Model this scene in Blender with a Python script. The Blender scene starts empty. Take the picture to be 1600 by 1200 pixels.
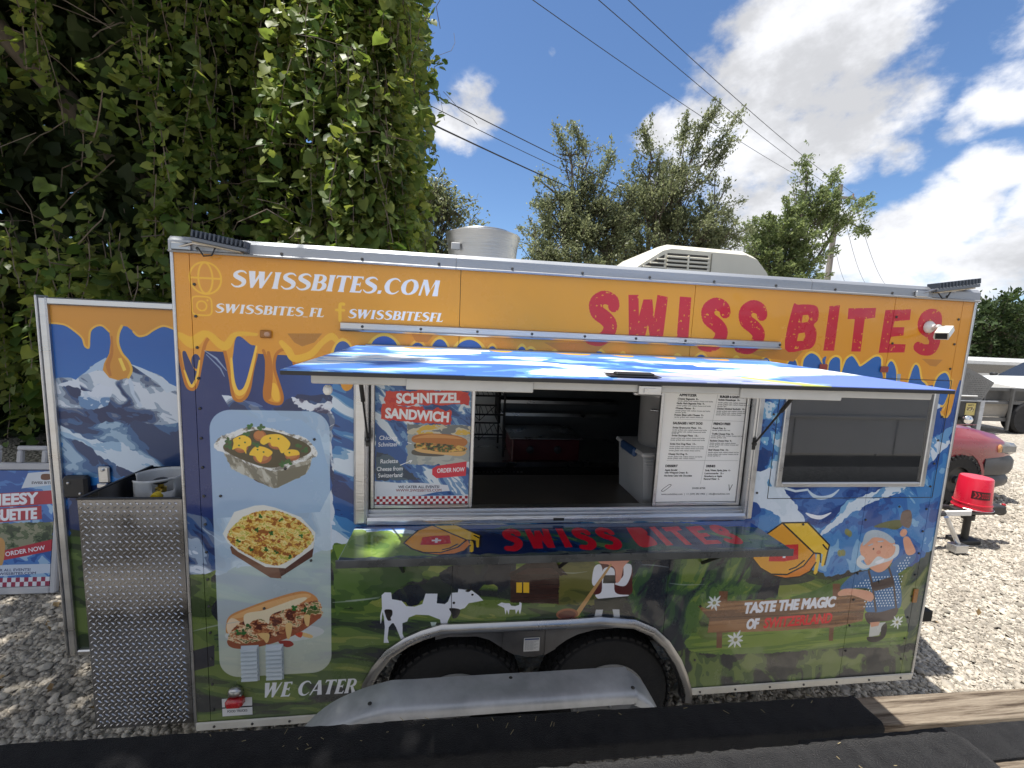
import bpy, bmesh, math, random
import numpy as np
from mathutils import Vector, Matrix

random.seed(3); np.random.seed(3)
scene = bpy.context.scene
COL = scene.collection
R = math.radians

# ------------------------------------------------------------------ camera (wide phone lens, held above head height, slightly tilted and rolled)
cam_d = bpy.data.cameras.new('camera'); cam = bpy.data.objects.new('camera', cam_d); COL.objects.link(cam); scene.camera = cam
cam_d.sensor_width = 36; cam_d.lens = 14.925; cam_d.clip_start = .02; cam_d.clip_end = 2000
_X, _D, _F = [(0.9911,-0.1259,0.044),(0.0281,-0.1253,-0.9917),(0.1303,0.9841,-0.1206)]
cam.matrix_world = Matrix(((_X[0], -_D[0], -_F[0], 1.1153), (_X[1], -_D[1], -_F[1], -1.8664), (_X[2], -_D[2], -_F[2], 2.2415), (0, 0, 0, 1)))

# ------------------------------------------------------------------ daylight: high sun behind the trailer, blue sky with cumulus
SUN = Vector((-.27, .03, 1)).normalized()
sun_d = bpy.data.lights.new('sun', 'SUN'); sun_d.energy = 3.1; sun_d.angle = R(.55); sun_d.color = (1, .955, .88)
sun = bpy.data.objects.new('sun', sun_d); COL.objects.link(sun); sun.rotation_euler = SUN.to_track_quat('Z', 'Y').to_euler(); sun.location = (0, 0, 30)
scene.view_settings.view_transform = 'Standard'; scene.view_settings.look = 'None'; scene.view_settings.gamma = 1; scene.view_settings.exposure = 1.05
scene.view_settings.use_curve_mapping = False
scene.cycles.max_bounces = 10; scene.cycles.transparent_max_bounces = 12; scene.cycles.sample_clamp_indirect = 6; scene.cycles.use_denoising = True
scene.cycles.caustics_reflective = False; scene.cycles.caustics_refractive = False

world = bpy.data.worlds.new('World'); scene.world = world; world.use_nodes = True
wn, wl = world.node_tree.nodes, world.node_tree.links
wn.clear()
def wnode(t, **k):
    n = wn.new(t)
    for a, v in k.items(): setattr(n, a, v)
    return n
def wmath(op, a, b=None, c=None, clamp=False):
    n = wnode('ShaderNodeMath', operation=op, use_clamp=clamp)
    for i, v in enumerate((a, b, c)):
        if v is None: continue
        if isinstance(v, (int, float)): n.inputs[i].default_value = v
        else: wl.new(v, n.inputs[i])
    return n.outputs[0]
tc = wnode('ShaderNodeTexCoord'); DIR = tc.outputs['Generated']
sky = wnode('ShaderNodeTexSky', sky_type='NISHITA', sun_disc=False, sun_elevation=math.asin(SUN.z), sun_rotation=math.atan2(SUN.x, SUN.y), altitude=10, air_density=1., dust_density=.1, ozone_density=8.)
# cloud banks: soft places in the sky where cumulus stands, broken up by noise
BANKS = [(0.4479,0.7847,0.4286,0.1192,1),(0.533,0.707,0.4648,0.1633,1),(0.5992,0.6361,0.4861,0.1276,1),(0.533,0.7669,0.3575,0.1452,1),(0.6158,0.6922,0.3763,0.1395,1),(0.3834,0.826,0.4132,0.0687,0.8),(0.5341,0.8061,0.2549,0.1261,0.9),(0.6205,0.7448,0.2454,0.1112,0.85),(0.6676,0.6328,0.3922,0.0893,0.9),(0.7715,0.5976,0.2182,0.0728,1),(0.7762,0.5714,0.2665,0.0569,0.9),(0.754,0.6329,0.1755,0.0923,1),(0.7197,0.6823,0.128,0.1037,0.9),(0.8145,0.5657,0.1288,0.0987,1),(0.8189,0.5359,0.2056,0.0668,0.9),(0.7553,0.5401,0.3713,0.076,0.85),(0.7477,0.5109,0.4241,0.0769,0.9),(0.7335,0.5879,0.341,0.041,0.5),(0.7003,0.6434,0.3094,0.0428,0.75),(0.0251,0.9005,0.4341,0.0606,0.8),(-0.024,0.9226,0.3851,0.0646,0.7),(0.1574,0.8393,0.5203,0.0141,0.5),(0.8255,0.562,0.0519,0.0718,0.8),(0.78,0.6203,0.0825,0.0769,0.7),(0.4343,0.8507,0.2962,0.1051,0.7),(0.6306,0.7104,0.3125,0.0797,0.9)]
mask = None
for bx, by, bz, br, bw in BANKS:
    d = wnode('ShaderNodeVectorMath', operation='DISTANCE'); wl.new(DIR, d.inputs[0]); d.inputs[1].default_value = (bx, by, bz)
    m = wnode('ShaderNodeMapRange', interpolation_type='SMOOTHSTEP'); wl.new(d.outputs['Value'], m.inputs[0])
    m.inputs[1].default_value = br*1.25; m.inputs[2].default_value = br*.25; m.inputs[3].default_value = 0; m.inputs[4].default_value = bw
    mask = m.outputs[0] if mask is None else wmath('MAXIMUM', mask, m.outputs[0])
def wnoise(scale, detail, rough, vec, off=(0, 0, 0)):
    mp = wnode('ShaderNodeMapping'); mp.inputs['Location'].default_value = off; mp.inputs['Scale'].default_value = (1, 1, 1.5); wl.new(vec, mp.inputs[0])
    n = wnode('ShaderNodeTexNoise'); n.inputs['Scale'].default_value = scale; n.inputs['Detail'].default_value = detail; n.inputs['Roughness'].default_value = rough; wl.new(mp.outputs[0], n.inputs['Vector'])
    return n.outputs['Fac']
# sky out of view: denser cumulus added to fill the shade
far = wnode('ShaderNodeVectorMath', operation='DOT_PRODUCT'); wl.new(DIR, far.inputs[0]); far.inputs[1].default_value = tuple(_F)
rest = wnode('ShaderNodeMapRange'); wl.new(far.outputs['Value'], rest.inputs[0]); rest.inputs[1].default_value = .5; rest.inputs[2].default_value = .1
patch = wnode('ShaderNodeMapRange', interpolation_type='SMOOTHSTEP'); wl.new(wnoise(1.7, 2, .5, DIR, (3, 1, 0)), patch.inputs[0]); patch.inputs[1].default_value = .34; patch.inputs[2].default_value = .52
mask = wmath('MAXIMUM', mask, wmath('MULTIPLY', patch.outputs[0], rest.outputs[0]))
n1 = wnoise(5.5, 9, .58, DIR); n2 = wnoise(14, 6, .6, DIR, (4, 2, 1))
dens = wmath('ADD', wmath('MULTIPLY', mask, 1.12), wmath('MULTIPLY', wmath('SUBTRACT', n1, .5), 3.2))
dens = wmath('ADD', dens, wmath('MULTIPLY', wmath('SUBTRACT', n2, .5), 1.))
cl = wnode('ShaderNodeMapRange', interpolation_type='SMOOTHSTEP'); wl.new(dens, cl.inputs[0]); cl.inputs[1].default_value = .34; cl.inputs[2].default_value = 1.02
cover = wmath('MULTIPLY', cl.outputs[0], wmath('MULTIPLY', mask, 4., clamp=True), clamp=True)
shade = wnode('ShaderNodeMapRange', interpolation_type='SMOOTHSTEP'); wl.new(wmath('ADD', wmath('MULTIPLY', wnoise(5., 6, .6, DIR, (1.7, 5, 2)), 1.), wmath('MULTIPLY', dens, -.03)), shade.inputs[0])
shade.inputs[1].default_value = .36; shade.inputs[2].default_value = .6; shade.inputs[3].default_value = 1.06; shade.inputs[4].default_value = .68
CLOUD = 6.6
cc = wnode('ShaderNodeVectorMath', operation='SCALE'); cc.inputs[0].default_value = (CLOUD*.97, CLOUD*.985, CLOUD*1.03); wl.new(shade.outputs[0], cc.inputs['Scale'])
mx = wnode('ShaderNodeMix', data_type='RGBA'); wl.new(cover, mx.inputs['Factor']); wl.new(sky.outputs[0], mx.inputs[6]); wl.new(cc.outputs[0], mx.inputs[7])
bg = wnode('ShaderNodeBackground'); bg.inputs['Strength'].default_value = .076; wl.new(mx.outputs[2], bg.inputs['Color'])
wo = wnode('ShaderNodeOutputWorld'); wl.new(bg.outputs[0], wo.inputs['Surface'])

# ------------------------------------------------------------------ helpers
class MB:
    """collects shapes and links them as one mesh object"""
    def __init__(s): s.v = []; s.f = []
    def add(s, v, f):
        o = len(s.v); s.v += [tuple(map(float, p)) for p in v]; s.f += [tuple(i+o for i in q) for q in f]; return s
    def box(s, x0, x1, y0, y1, z0, z1, b=0., M=None):
        if b <= 0:
            v = [(x, y, z) for x in (x0, x1) for y in (y0, y1) for z in (z0, z1)]
            f = [(0, 1, 3, 2), (4, 6, 7, 5), (0, 4, 5, 1), (2, 3, 7, 6), (0, 2, 6, 4), (1, 5, 7, 3)]
        else:
            b = min(b, (x1-x0)*.45, (y1-y0)*.45, (z1-z0)*.45); v = []; f = []
            I = {}
            for a, X in enumerate((x0, x1)):
                for c, Y in enumerate((y0, y1)):
                    for d, Zv in enumerate((z0, z1)):
                        sx, sy, sz = (1, -1)[a], (1, -1)[c], (1, -1)[d]
                        for k, p in enumerate(((X, Y+sy*b, Zv+sz*b), (X+sx*b, Y, Zv+sz*b), (X+sx*b, Y+sy*b, Zv))):
                            I[a, c, d, k] = len(v); v.append(p)
            g = lambda *k: I[k]
            f += [tuple(g(a, c, d, 0) for c, d in q) for a, q in ((0, ((0, 0), (0, 1), (1, 1), (1, 0))), (1, ((0, 0), (1, 0), (1, 1), (0, 1))))]
            f += [tuple(g(a, c, d, 1) for a, d in q) for c, q in ((0, ((0, 0), (1, 0), (1, 1), (0, 1))), (1, ((0, 0), (0, 1), (1, 1), (1, 0))))]
            f += [tuple(g(a, c, d, 2) for a, c in q) for d, q in ((0, ((0, 0), (0, 1), (1, 1), (1, 0))), (1, ((0, 0), (1, 0), (1, 1), (0, 1))))]
            for a in (0, 1):
                for c in (0, 1):
                    f.append((g(a, c, 0, 0), g(a, c, 1, 0), g(a, c, 1, 1), g(a, c, 0, 1)))
                for d in (0, 1):
                    f.append((g(a, 0, d, 0), g(a, 1, d, 0), g(a, 1, d, 2), g(a, 0, d, 2)))
            for c in (0, 1):
                for d in (0, 1):
                    f.append((g(0, c, d, 1), g(1, c, d, 1), g(1, c, d, 2), g(0, c, d, 2)))
            f += [tuple(g(a, c, d, k) for k in range(3)) for a in (0, 1) for c in (0, 1) for d in (0, 1)]
        if M is not None: v = [M @ Vector(p) for p in v]
        return s.add(v, f)
    def tube(s, path, r, n=8, caps=True):
        P = [Vector(p) for p in path]; rr = r if hasattr(r, '__len__') else [r]*len(P)
        v = []; f = []; up = None
        for i, p in enumerate(P):
            t = ((P[i+1]-p) if i == 0 else (p-P[i-1]) if i == len(P)-1 else (P[i+1]-P[i-1])).normalized()
            if up is None: up = t.orthogonal()
            up = (up-t*up.dot(t)); up = up.normalized() if up.length > 1e-6 else t.orthogonal().normalized(); w = t.cross(up)
            for k in range(n):
                a = 2*math.pi*k/n; v.append(p+(up*math.cos(a)+w*math.sin(a))*rr[i])
        for i in range(len(P)-1):
            for k in range(n): f.append((i*n+k, i*n+(k+1) % n, (i+1)*n+(k+1) % n, (i+1)*n+k))
        if caps: f += [tuple(range(n))[::-1], tuple((len(P)-1)*n+k for k in range(n))]
        return s.add(v, f)
    def lathe(s, prof, n=32, M=None, caps=True):
        """profile of (radius, height) about z"""
        v = []; f = []; m = len(prof)
        for r, z in prof:
            for k in range(n): a = 2*math.pi*k/n; v.append((r*math.cos(a), r*math.sin(a), z))
        for i in range(m-1):
            for k in range(n): f.append((i*n+k, i*n+(k+1) % n, (i+1)*n+(k+1) % n, (i+1)*n+k))
        if caps: f += [tuple(range(n))[::-1], tuple((m-1)*n+k for k in range(n))]
        if M is not None: v = [M @ Vector(p) for p in v]
        return s.add(v, f)
    def prism(s, poly, d0, d1, axis=1):
        """outline in the plane across the axis, from d0 to d1 along it"""
        n = len(poly)
        def P(a, b, d): return ((d, a, b), (a, d, b), (a, b, d))[axis]
        v = [P(a, b, d0) for a, b in poly]+[P(a, b, d1) for a, b in poly]
        f = [tuple(range(n))[::-1], tuple(range(n, 2*n))]+[(i, (i+1) % n, n+(i+1) % n, n+i) for i in range(n)]
        return s.add(v, f)
    def ball(s, c, r, n=10, M=None):
        rx, ry, rz = r if hasattr(r, '__len__') else (r, r, r); v = []; f = []
        for i in range(1, n):
            a = math.pi*i/n
            for k in range(2*n): b = math.pi*k/n; v.append((c[0]+rx*math.sin(a)*math.cos(b), c[1]+ry*math.sin(a)*math.sin(b), c[2]+rz*math.cos(a)))
        m = 2*n
        for i in range(n-2):
            for k in range(m): f.append((i*m+k, (i+1)*m+k, (i+1)*m+(k+1) % m, i*m+(k+1) % m))
        f += [tuple(range(m))[::-1], tuple((n-2)*m+k for k in range(m))][:]
        f[-2] = tuple(range(m)); f[-1] = tuple((n-2)*m+k for k in range(m))[::-1]
        if M is not None: v = [M @ Vector(p) for p in v]
        return s.add(v, f)

def base_of(parent):
    p = parent; o = Vector((0, 0, 0))
    while p is not None: o += p.location; p = p.parent
    return o
def build(name, mb, m, parent=None, smooth=False, uv=None, fix=True, **props):
    """link the collected shapes as ONE mesh object; coordinates are those of the place"""
    o0 = base_of(parent)
    me = bpy.data.meshes.new(name)
    me.from_pydata([(x-o0.x, y-o0.y, z-o0.z) for x, y, z in mb.v], [], mb.f)
    if fix:
        bm = bmesh.new(); bm.from_mesh(me); bmesh.ops.recalc_face_normals(bm, faces=bm.faces); bm.to_mesh(me); bm.free()
    if smooth is True: me.shade_smooth()
    elif smooth:
        me.shade_smooth(); me.set_sharp_from_angle(angle=R(smooth))
    if uv:
        L = me.uv_layers.new(name='print')
        for l in me.loops:
            v = me.vertices[l.vertex_index].co; L.data[l.index].uv = uv(v.x+o0.x, v.y+o0.y, v.z+o0.z)
    me.materials.append(m)
    o = bpy.data.objects.new(name, me); COL.objects.link(o); o.parent = parent
    for k, v in props.items(): o[k] = v
    return o
def thing(name, label, cat, loc=(0, 0, 0), group=None):
    o = bpy.data.objects.new(name, None); COL.objects.link(o); o.location = loc; o.empty_display_size = .2
    o['label'] = label; o['category'] = cat
    if group: o['group'] = group
    return o
def copy_thing(o, loc, label=None):
    def rec(a, par):
        c = a.copy(); COL.objects.link(c); c.parent = par
        for k in a.children: rec(k, c)
        return c
    c = rec(o, o.parent); c.location = loc
    if label: c['label'] = label
    return c

def mat(name, c=(.5, .5, .5), c2=None, scale=6., rough=.5, metal=0., bump=0., bscale=40., stretch=(1, 1, 1), coat=0., spec=.5, rvar=.1, detail=6, island=0., trans=0., alpha=1.):
    """plain surface with noise-driven colour, gloss and fine relief"""
    m = bpy.data.materials.new(name); m.use_nodes = True; n, l = m.node_tree.nodes, m.node_tree.links
    b = n['Principled BSDF']; b.inputs['Metallic'].default_value = metal; b.inputs['Coat Weight'].default_value = coat; b.inputs['Coat Roughness'].default_value = .08
    b.inputs['Specular IOR Level'].default_value = spec
    t = n.new('ShaderNodeTexCoord'); mp = n.new('ShaderNodeMapping'); mp.inputs['Scale'].default_value = stretch; l.new(t.outputs['Object'], mp.inputs[0])
    nz = n.new('ShaderNodeTexNoise'); nz.inputs['Scale'].default_value = scale; nz.inputs['Detail'].default_value = detail; nz.inputs['Roughness'].default_value = .6; l.new(mp.outputs[0], nz.inputs['Vector'])
    c2 = c2 or tuple(x*.86 for x in c)
    rp = n.new('ShaderNodeValToRGB'); rp.color_ramp.elements[0].position = .32; rp.color_ramp.elements[1].position = .68
    rp.color_ramp.elements[0].color = (*c2, 1); rp.color_ramp.elements[1].color = (*c, 1); l.new(nz.outputs['Fac'], rp.inputs[0])
    out = rp.outputs[0]
    if island:
        g = n.new('ShaderNodeNewGeometry'); hs = n.new('ShaderNodeHueSaturation'); l.new(out, hs.inputs['Color'])
        mr = n.new('ShaderNodeMapRange'); l.new(g.outputs['Random Per Island'], mr.inputs[0]); mr.inputs[3].default_value = 1-island; mr.inputs[4].default_value = 1+island; l.new(mr.outputs[0], hs.inputs['Value'])
        out = hs.outputs[0]
    l.new(out, b.inputs['Base Color'])
    mr = n.new('ShaderNodeMapRange'); l.new(nz.outputs['Fac'], mr.inputs[0]); mr.inputs[1].default_value = .3; mr.inputs[2].default_value = .7; mr.inputs[3].default_value = max(.02, rough-rvar); mr.inputs[4].default_value = min(1, rough+rvar); l.new(mr.outputs[0], b.inputs['Roughness'])
    if bump:
        bn = n.new('ShaderNodeTexNoise'); bn.inputs['Scale'].default_value = bscale; bn.inputs['Detail'].default_value = 4; l.new(mp.outputs[0], bn.inputs['Vector'])
        bp = n.new('ShaderNodeBump'); bp.inputs['Strength'].default_value = bump; bp.inputs['Distance'].default_value = .01; l.new(bn.outputs['Fac'], bp.inputs['Height']); l.new(bp.outputs[0], b.inputs['Normal'])
    if trans: b.inputs['Transmission Weight'].default_value = trans
    if alpha < 1: b.inputs['Alpha'].default_value = alpha
    return m
def leaf_mat(name, c, c2, back=.4, rough=.45, vary=.35):
    m = bpy.data.materials.new(name); m.use_nodes = True; n, l = m.node_tree.nodes, m.node_tree.links; n.clear()
    g = n.new('ShaderNodeNewGeometry'); rp = n.new('ShaderNodeValToRGB'); rp.color_ramp.elements[0].color = (*c, 1); rp.color_ramp.elements[1].color = (*c2, 1); l.new(g.outputs['Random Per Island'], rp.inputs[0])
    t = n.new('ShaderNodeTexCoord'); nz = n.new('ShaderNodeTexNoise'); nz.inputs['Scale'].default_value = 1.1; nz.inputs['Detail'].default_value = 2; l.new(t.outputs['Object'], nz.inputs['Vector'])
    mr = n.new('ShaderNodeMapRange'); l.new(nz.outputs['Fac'], mr.inputs[0]); mr.inputs[1].default_value = .3; mr.inputs[2].default_value = .7; mr.inputs[3].default_value = 1-vary; mr.inputs[4].default_value = 1+vary
    hs = n.new('ShaderNodeHueSaturation'); l.new(rp.outputs[0], hs.inputs['Color']); l.new(mr.outputs[0], hs.inputs['Value'])
    p = n.new('ShaderNodeBsdfPrincipled'); l.new(hs.outputs[0], p.inputs['Base Color']); p.inputs['Roughness'].default_value = rough; p.inputs['Specular IOR Level'].default_value = .22
    tr = n.new('ShaderNodeBsdfTranslucent'); h2 = n.new('ShaderNodeHueSaturation'); h2.inputs['Hue'].default_value = .485; h2.inputs['Saturation'].default_value = 1.15; h2.inputs['Value'].default_value = 1.5; l.new(hs.outputs[0], h2.inputs['Color']); l.new(h2.outputs[0], tr.inputs['Color'])
    mx = n.new('ShaderNodeMixShader'); mx.inputs[0].default_value = back; l.new(p.outputs[0], mx.inputs[1]); l.new(tr.outputs[0], mx.inputs[2])
    o = n.new('ShaderNodeOutputMaterial'); l.new(mx.outputs[0], o.inputs['Surface'])
    return m
def print_mat(name, cv, rough=.28, wave=.25, coat=.35, dirt=.08, grime=0.):
    """printed vinyl: the flat print, a little grime, a slightly wavy glossy skin"""
    m = bpy.data.materials.new(name); m.use_nodes = True; n, l = m.node_tree.nodes, m.node_tree.links; b = n['Principled BSDF']
    u = n.new('ShaderNodeUVMap'); u.uv_map = 'print'
    im = n.new('ShaderNodeTexImage'); im.image = cv.image(name); im.extension = 'EXTEND'; l.new(u.outputs[0], im.inputs['Vector'])
    t = n.new('ShaderNodeTexCoord'); nz = n.new('ShaderNodeTexNoise'); nz.inputs['Scale'].default_value = 2.2; nz.inputs['Detail'].default_value = 8; nz.inputs['Roughness'].default_value = .7; l.new(t.outputs['Object'], nz.inputs['Vector'])
    mr = n.new('ShaderNodeMapRange'); l.new(nz.outputs['Fac'], mr.inputs[0]); mr.inputs[1].default_value = .42; mr.inputs[2].default_value = .75; mr.inputs[3].default_value = 0; mr.inputs[4].default_value = dirt
    mx = n.new('ShaderNodeMix'); mx.data_type = 'RGBA'; l.new(mr.outputs[0], mx.inputs[0]); l.new(im.outputs[0], mx.inputs[6]); mx.inputs[7].default_value = (.22, .2, .17, 1); l.new(mx.outputs[2], b.inputs['Base Color'])
    if grime:                                   # road dust thrown up along the lower edge
        sx = n.new('ShaderNodeSeparateXYZ'); l.new(u.outputs[0], sx.inputs[0]); gr = n.new('ShaderNodeMapRange'); l.new(sx.outputs['Y'], gr.inputs[0]); gr.inputs[1].default_value = .22; gr.inputs[2].default_value = 0.; gr.inputs[3].default_value = 0; gr.inputs[4].default_value = grime
        n3 = n.new('ShaderNodeTexNoise'); n3.inputs['Scale'].default_value = 9; n3.inputs['Detail'].default_value = 8; n3.inputs['Roughness'].default_value = .75; l.new(t.outputs['Object'], n3.inputs['Vector'])
        ml = n.new('ShaderNodeMath'); ml.operation = 'MULTIPLY'; l.new(gr.outputs[0], ml.inputs[0]); l.new(n3.outputs['Fac'], ml.inputs[1])
        m2 = n.new('ShaderNodeMix'); m2.data_type = 'RGBA'; l.new(ml.outputs[0], m2.inputs[0]); l.new(mx.outputs[2], m2.inputs[6]); m2.inputs[7].default_value = (.34, .31, .26, 1); l.new(m2.outputs[2], b.inputs['Base Color'])
    r2 = n.new('ShaderNodeMapRange'); l.new(nz.outputs['Fac'], r2.inputs[0]); r2.inputs[3].default_value = rough-.1; r2.inputs[4].default_value = rough+.14; l.new(r2.outputs[0], b.inputs['Roughness'])
    b.inputs['Coat Weight'].default_value = coat; b.inputs['Coat Roughness'].default_value = .06; b.inputs['Specular IOR Level'].default_value = .4
    if wave:
        w = n.new('ShaderNodeTexNoise'); w.inputs['Scale'].default_value = 3.; w.inputs['Detail'].default_value = 2.5; l.new(t.outputs['Object'], w.inputs['Vector'])
        bp = n.new('ShaderNodeBump'); bp.inputs['Strength'].default_value = wave; bp.inputs['Distance'].default_value = .02; l.new(w.outputs['Fac'], bp.inputs['Height']); l.new(bp.outputs[0], b.inputs['Normal']); l.new(bp.outputs[0], b.inputs['Coat Normal'])
    return m

# ------------------------------------------------------------------ print shop: flat prints (vinyl wrap, posters, stickers)
def smooth(pts, n=6, closed=True):
    """Catmull-Rom curve through the points"""
    P = np.array(pts, float); m = len(P); out = []
    rng = range(m if closed else m-1)
    for i in rng:
        if closed:
            a, b, c, d = P[(i-1) % m], P[i], P[(i+1) % m], P[(i+2) % m]
        else:
            a, b, c, d = P[max(i-1, 0)], P[i], P[i+1], P[min(i+2, m-1)]
        for k in range(n):
            t = k/n
            out.append(.5*((2*b)+(c-a)*t+(2*a-5*b+4*c-d)*t*t+(3*b-a-3*c+d)*t**3))
    if not closed: out.append(P[-1])
    return np.array(out)

_T = np.random.RandomState(7).rand(8, 256, 256).astype(np.float32)
def vnoise(x, y, s=0):
    xi = np.floor(x).astype(np.int32); yi = np.floor(y).astype(np.int32)
    fx = (x-xi).astype(np.float32); fy = (y-yi).astype(np.float32)
    fx = fx*fx*(3-2*fx); fy = fy*fy*(3-2*fy)
    T = _T[s % 8]
    a = T[yi & 255, xi & 255]; b = T[yi & 255, (xi+1) & 255]
    c = T[(yi+1) & 255, xi & 255]; d = T[(yi+1) & 255, (xi+1) & 255]
    return (a*(1-fx)+b*fx)*(1-fy)+(c*(1-fx)+d*fx)*fy
def fbm(x, y, s=0, o=4):
    v = 0; a = .5; t = 0
    for k in range(o):
        v = v+a*vnoise(x*2**k+17*k, y*2**k+5*k, s+k); t += a; a *= .55
    return v/t
def camo(cols, lev, sx, sz, ang=0., seed=0, warp=.6, o=4):
    """hard-edged patches of flat ink, as a posterised painting is printed"""
    cols = np.array(cols, np.float32)/255.; c, s = math.cos(ang), math.sin(ang)
    def fn(X, Z):
        u = (X*c+Z*s)/sx+seed*3.7; v = (-X*s+Z*c)/sz+seed*1.9
        w = fbm(u*.8+9, v*.8+3, seed+3, 3)-.5
        n = fbm(u+warp*2*w, v-warp*2*w, seed, o)
        return cols[np.digitize(n, lev)]
    fn.rough = min(.03, .22*min(sx, sz))
    return fn

def rough(pts, amp):
    """ragged outline, as a brushed patch has"""
    P = np.asarray(pts, float); out = []
    for i in range(len(P)):
        a, b = P[i], P[(i+1) % len(P)]; n = max(1, min(60, int(np.hypot(*(b-a))/(amp*.7+1e-6))))
        out.append(a+(b-a)*(np.arange(n)/n)[:, None])
    Q = np.vstack(out); s = amp*2.2
    d = np.stack([fbm(Q[:, 0]/s, Q[:, 1]/s, 1, 3)-.5, fbm(Q[:, 0]/s+40, Q[:, 1]/s+9, 2, 3)-.5], 1)
    return Q+d*amp*2.6

class Canvas:
    def __init__(self, x0, z0, x1, z1, ppm, base=(255, 255, 255)):
        self.x0, self.z0, self.x1, self.z1, self.ppm = x0, z0, x1, z1, ppm
        self.w = int(round((x1-x0)*ppm)); self.h = int(round((z1-z0)*ppm))
        self.a = np.empty((self.h, self.w, 3), np.float32); self.a[:] = np.array(base, np.float32)/255.
    def _mask(self, polys, evenodd_edges=None):
        if evenodd_edges is None:
            E = []
            for p in polys:
                p = np.asarray(p, float)
                if len(p) < 3: continue
                q = np.roll(p, -1, 0)
                if np.sum(p[:, 0]*q[:, 1]-q[:, 0]*p[:, 1]) < 0: p = p[::-1]; q = np.roll(p, -1, 0)
                E.append(np.hstack([p, q]))
            if not E: return None
            E = np.vstack(E)
        else: E = np.asarray(evenodd_edges, float)
        E = E-np.array([self.x0, self.z0, self.x0, self.z0]); E = E*self.ppm
        bx0 = max(int(np.floor(min(E[:, 0].min(), E[:, 2].min())))-1, 0); bx1 = min(int(np.ceil(max(E[:, 0].max(), E[:, 2].max())))+1, self.w)
        by0 = max(int(np.floor(min(E[:, 1].min(), E[:, 3].min())))-1, 0); by1 = min(int(np.ceil(max(E[:, 1].max(), E[:, 3].max())))+1, self.h)
        if bx1 <= bx0 or by1 <= by0: return None
        w, h = bx1-bx0, by1-by0
        ss = 3 if w*h < 400000 else 2 if w*h < 2000000 else 1
        E = (E-np.array([bx0, by0, bx0, by0]))*ss
        W, Hh = w*ss, h*ss
        up = np.where(E[:, 3] > E[:, 1], 1, -1)
        lo = np.minimum(E[:, 1], E[:, 3]); hi = np.maximum(E[:, 1], E[:, 3])
        r0 = np.clip(np.ceil(lo-.5), 0, Hh).astype(int); r1 = np.clip(np.ceil(hi-.5), 0, Hh).astype(int)
        cnt = np.maximum(r1-r0, 0)
        if cnt.sum() == 0: return None
        idx = np.repeat(np.arange(len(E)), cnt)
        rows = np.arange(cnt.sum())-np.repeat(np.cumsum(cnt)-cnt, cnt)+r0[idx]
        e = E[idx]; t = (rows+.5-e[:, 1])/(e[:, 3]-e[:, 1])
        xc = e[:, 0]+t*(e[:, 2]-e[:, 0])
        col = np.clip(np.ceil(xc-.5), 0, W).astype(int)
        acc = np.zeros((Hh, W+1), np.int16)
        np.add.at(acc, (rows, col), (up[idx] if evenodd_edges is None else 1))
        acc = np.cumsum(acc, 1, dtype=np.int16)[:, :W]
        m = (acc != 0) if evenodd_edges is None else (acc & 1).astype(bool)
        m = m.reshape(h, ss, w, ss).mean((1, 3)).astype(np.float32) if ss > 1 else m.astype(np.float32)
        return m, bx0, by0, bx1, by1
    def _put(self, mk, color, alpha=1., wear=0.):
        if mk is None: return
        m, a, b, c, d = mk
        X, Zz = None, None
        if callable(color) or callable(alpha) or wear:
            X, Zz = np.meshgrid(self.x0+(np.arange(a, c)+.5)/self.ppm, self.z0+(np.arange(b, d)+.5)/self.ppm)
        col = color(X, Zz) if callable(color) else np.array(color, np.float32)/255.
        al = alpha(X, Zz) if callable(alpha) else alpha
        m = m*al
        if wear: m = m*(fbm(X/.012, Zz/.012, 2, 3) < 1-wear)
        s = self.a[b:d, a:c]
        s += m[..., None]*(col-s)
    def fill(self, pts, color, alpha=1., wear=0.):
        if hasattr(color, 'rough'): pts = rough(pts, color.rough)
        self._put(self._mask([pts]), color, alpha, wear)
    def fills(self, polys, color, alpha=1., wear=0.):
        self._put(self._mask(polys), color, alpha, wear)
    def blob(self, pts, color, alpha=1., n=6): self.fill(smooth(pts, n), color, alpha)
    def ell(self, x, z, rx, rz, color, alpha=1., rot=0.):
        t = np.linspace(0, 2*math.pi, 28, endpoint=False); c, s = math.cos(rot), math.sin(rot)
        ex, ez = rx*np.cos(t), rz*np.sin(t)
        self.fill(np.stack([x+ex*c-ez*s, z+ex*s+ez*c], 1), color, alpha)
    def stroke_polys(self, pts, w, sm=0, caps=True, closed=False):
        P = smooth(pts, sm, closed) if sm else np.array(pts, float)
        if closed: P = np.vstack([P, P[:1]])
        if np.isscalar(w): Wd = np.full(len(P), w)
        else: Wd = np.interp(np.linspace(0, 1, len(P)), np.linspace(0, 1, len(w)), w)
        out = []
        for i in range(len(P)-1):
            d = P[i+1]-P[i]; L = math.hypot(*d)
            if L < 1e-9: continue
            n = np.array([-d[1], d[0]])/L
            out.append([P[i]+n*Wd[i]/2, P[i]-n*Wd[i]/2, P[i+1]-n*Wd[i+1]/2, P[i+1]+n*Wd[i+1]/2])
        t = np.linspace(0, 2*math.pi, 10, endpoint=False); cs = np.stack([np.cos(t), np.sin(t)], 1)
        for i in range(len(P)):
            if not caps and i in (0, len(P)-1): continue
            out.append(P[i]+cs*Wd[i]/2)
        return out
    def stroke(self, pts, w, color, alpha=1., sm=0, caps=True, closed=False):
        self.fills(self.stroke_polys(pts, w, sm, caps, closed), color, alpha)
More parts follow.
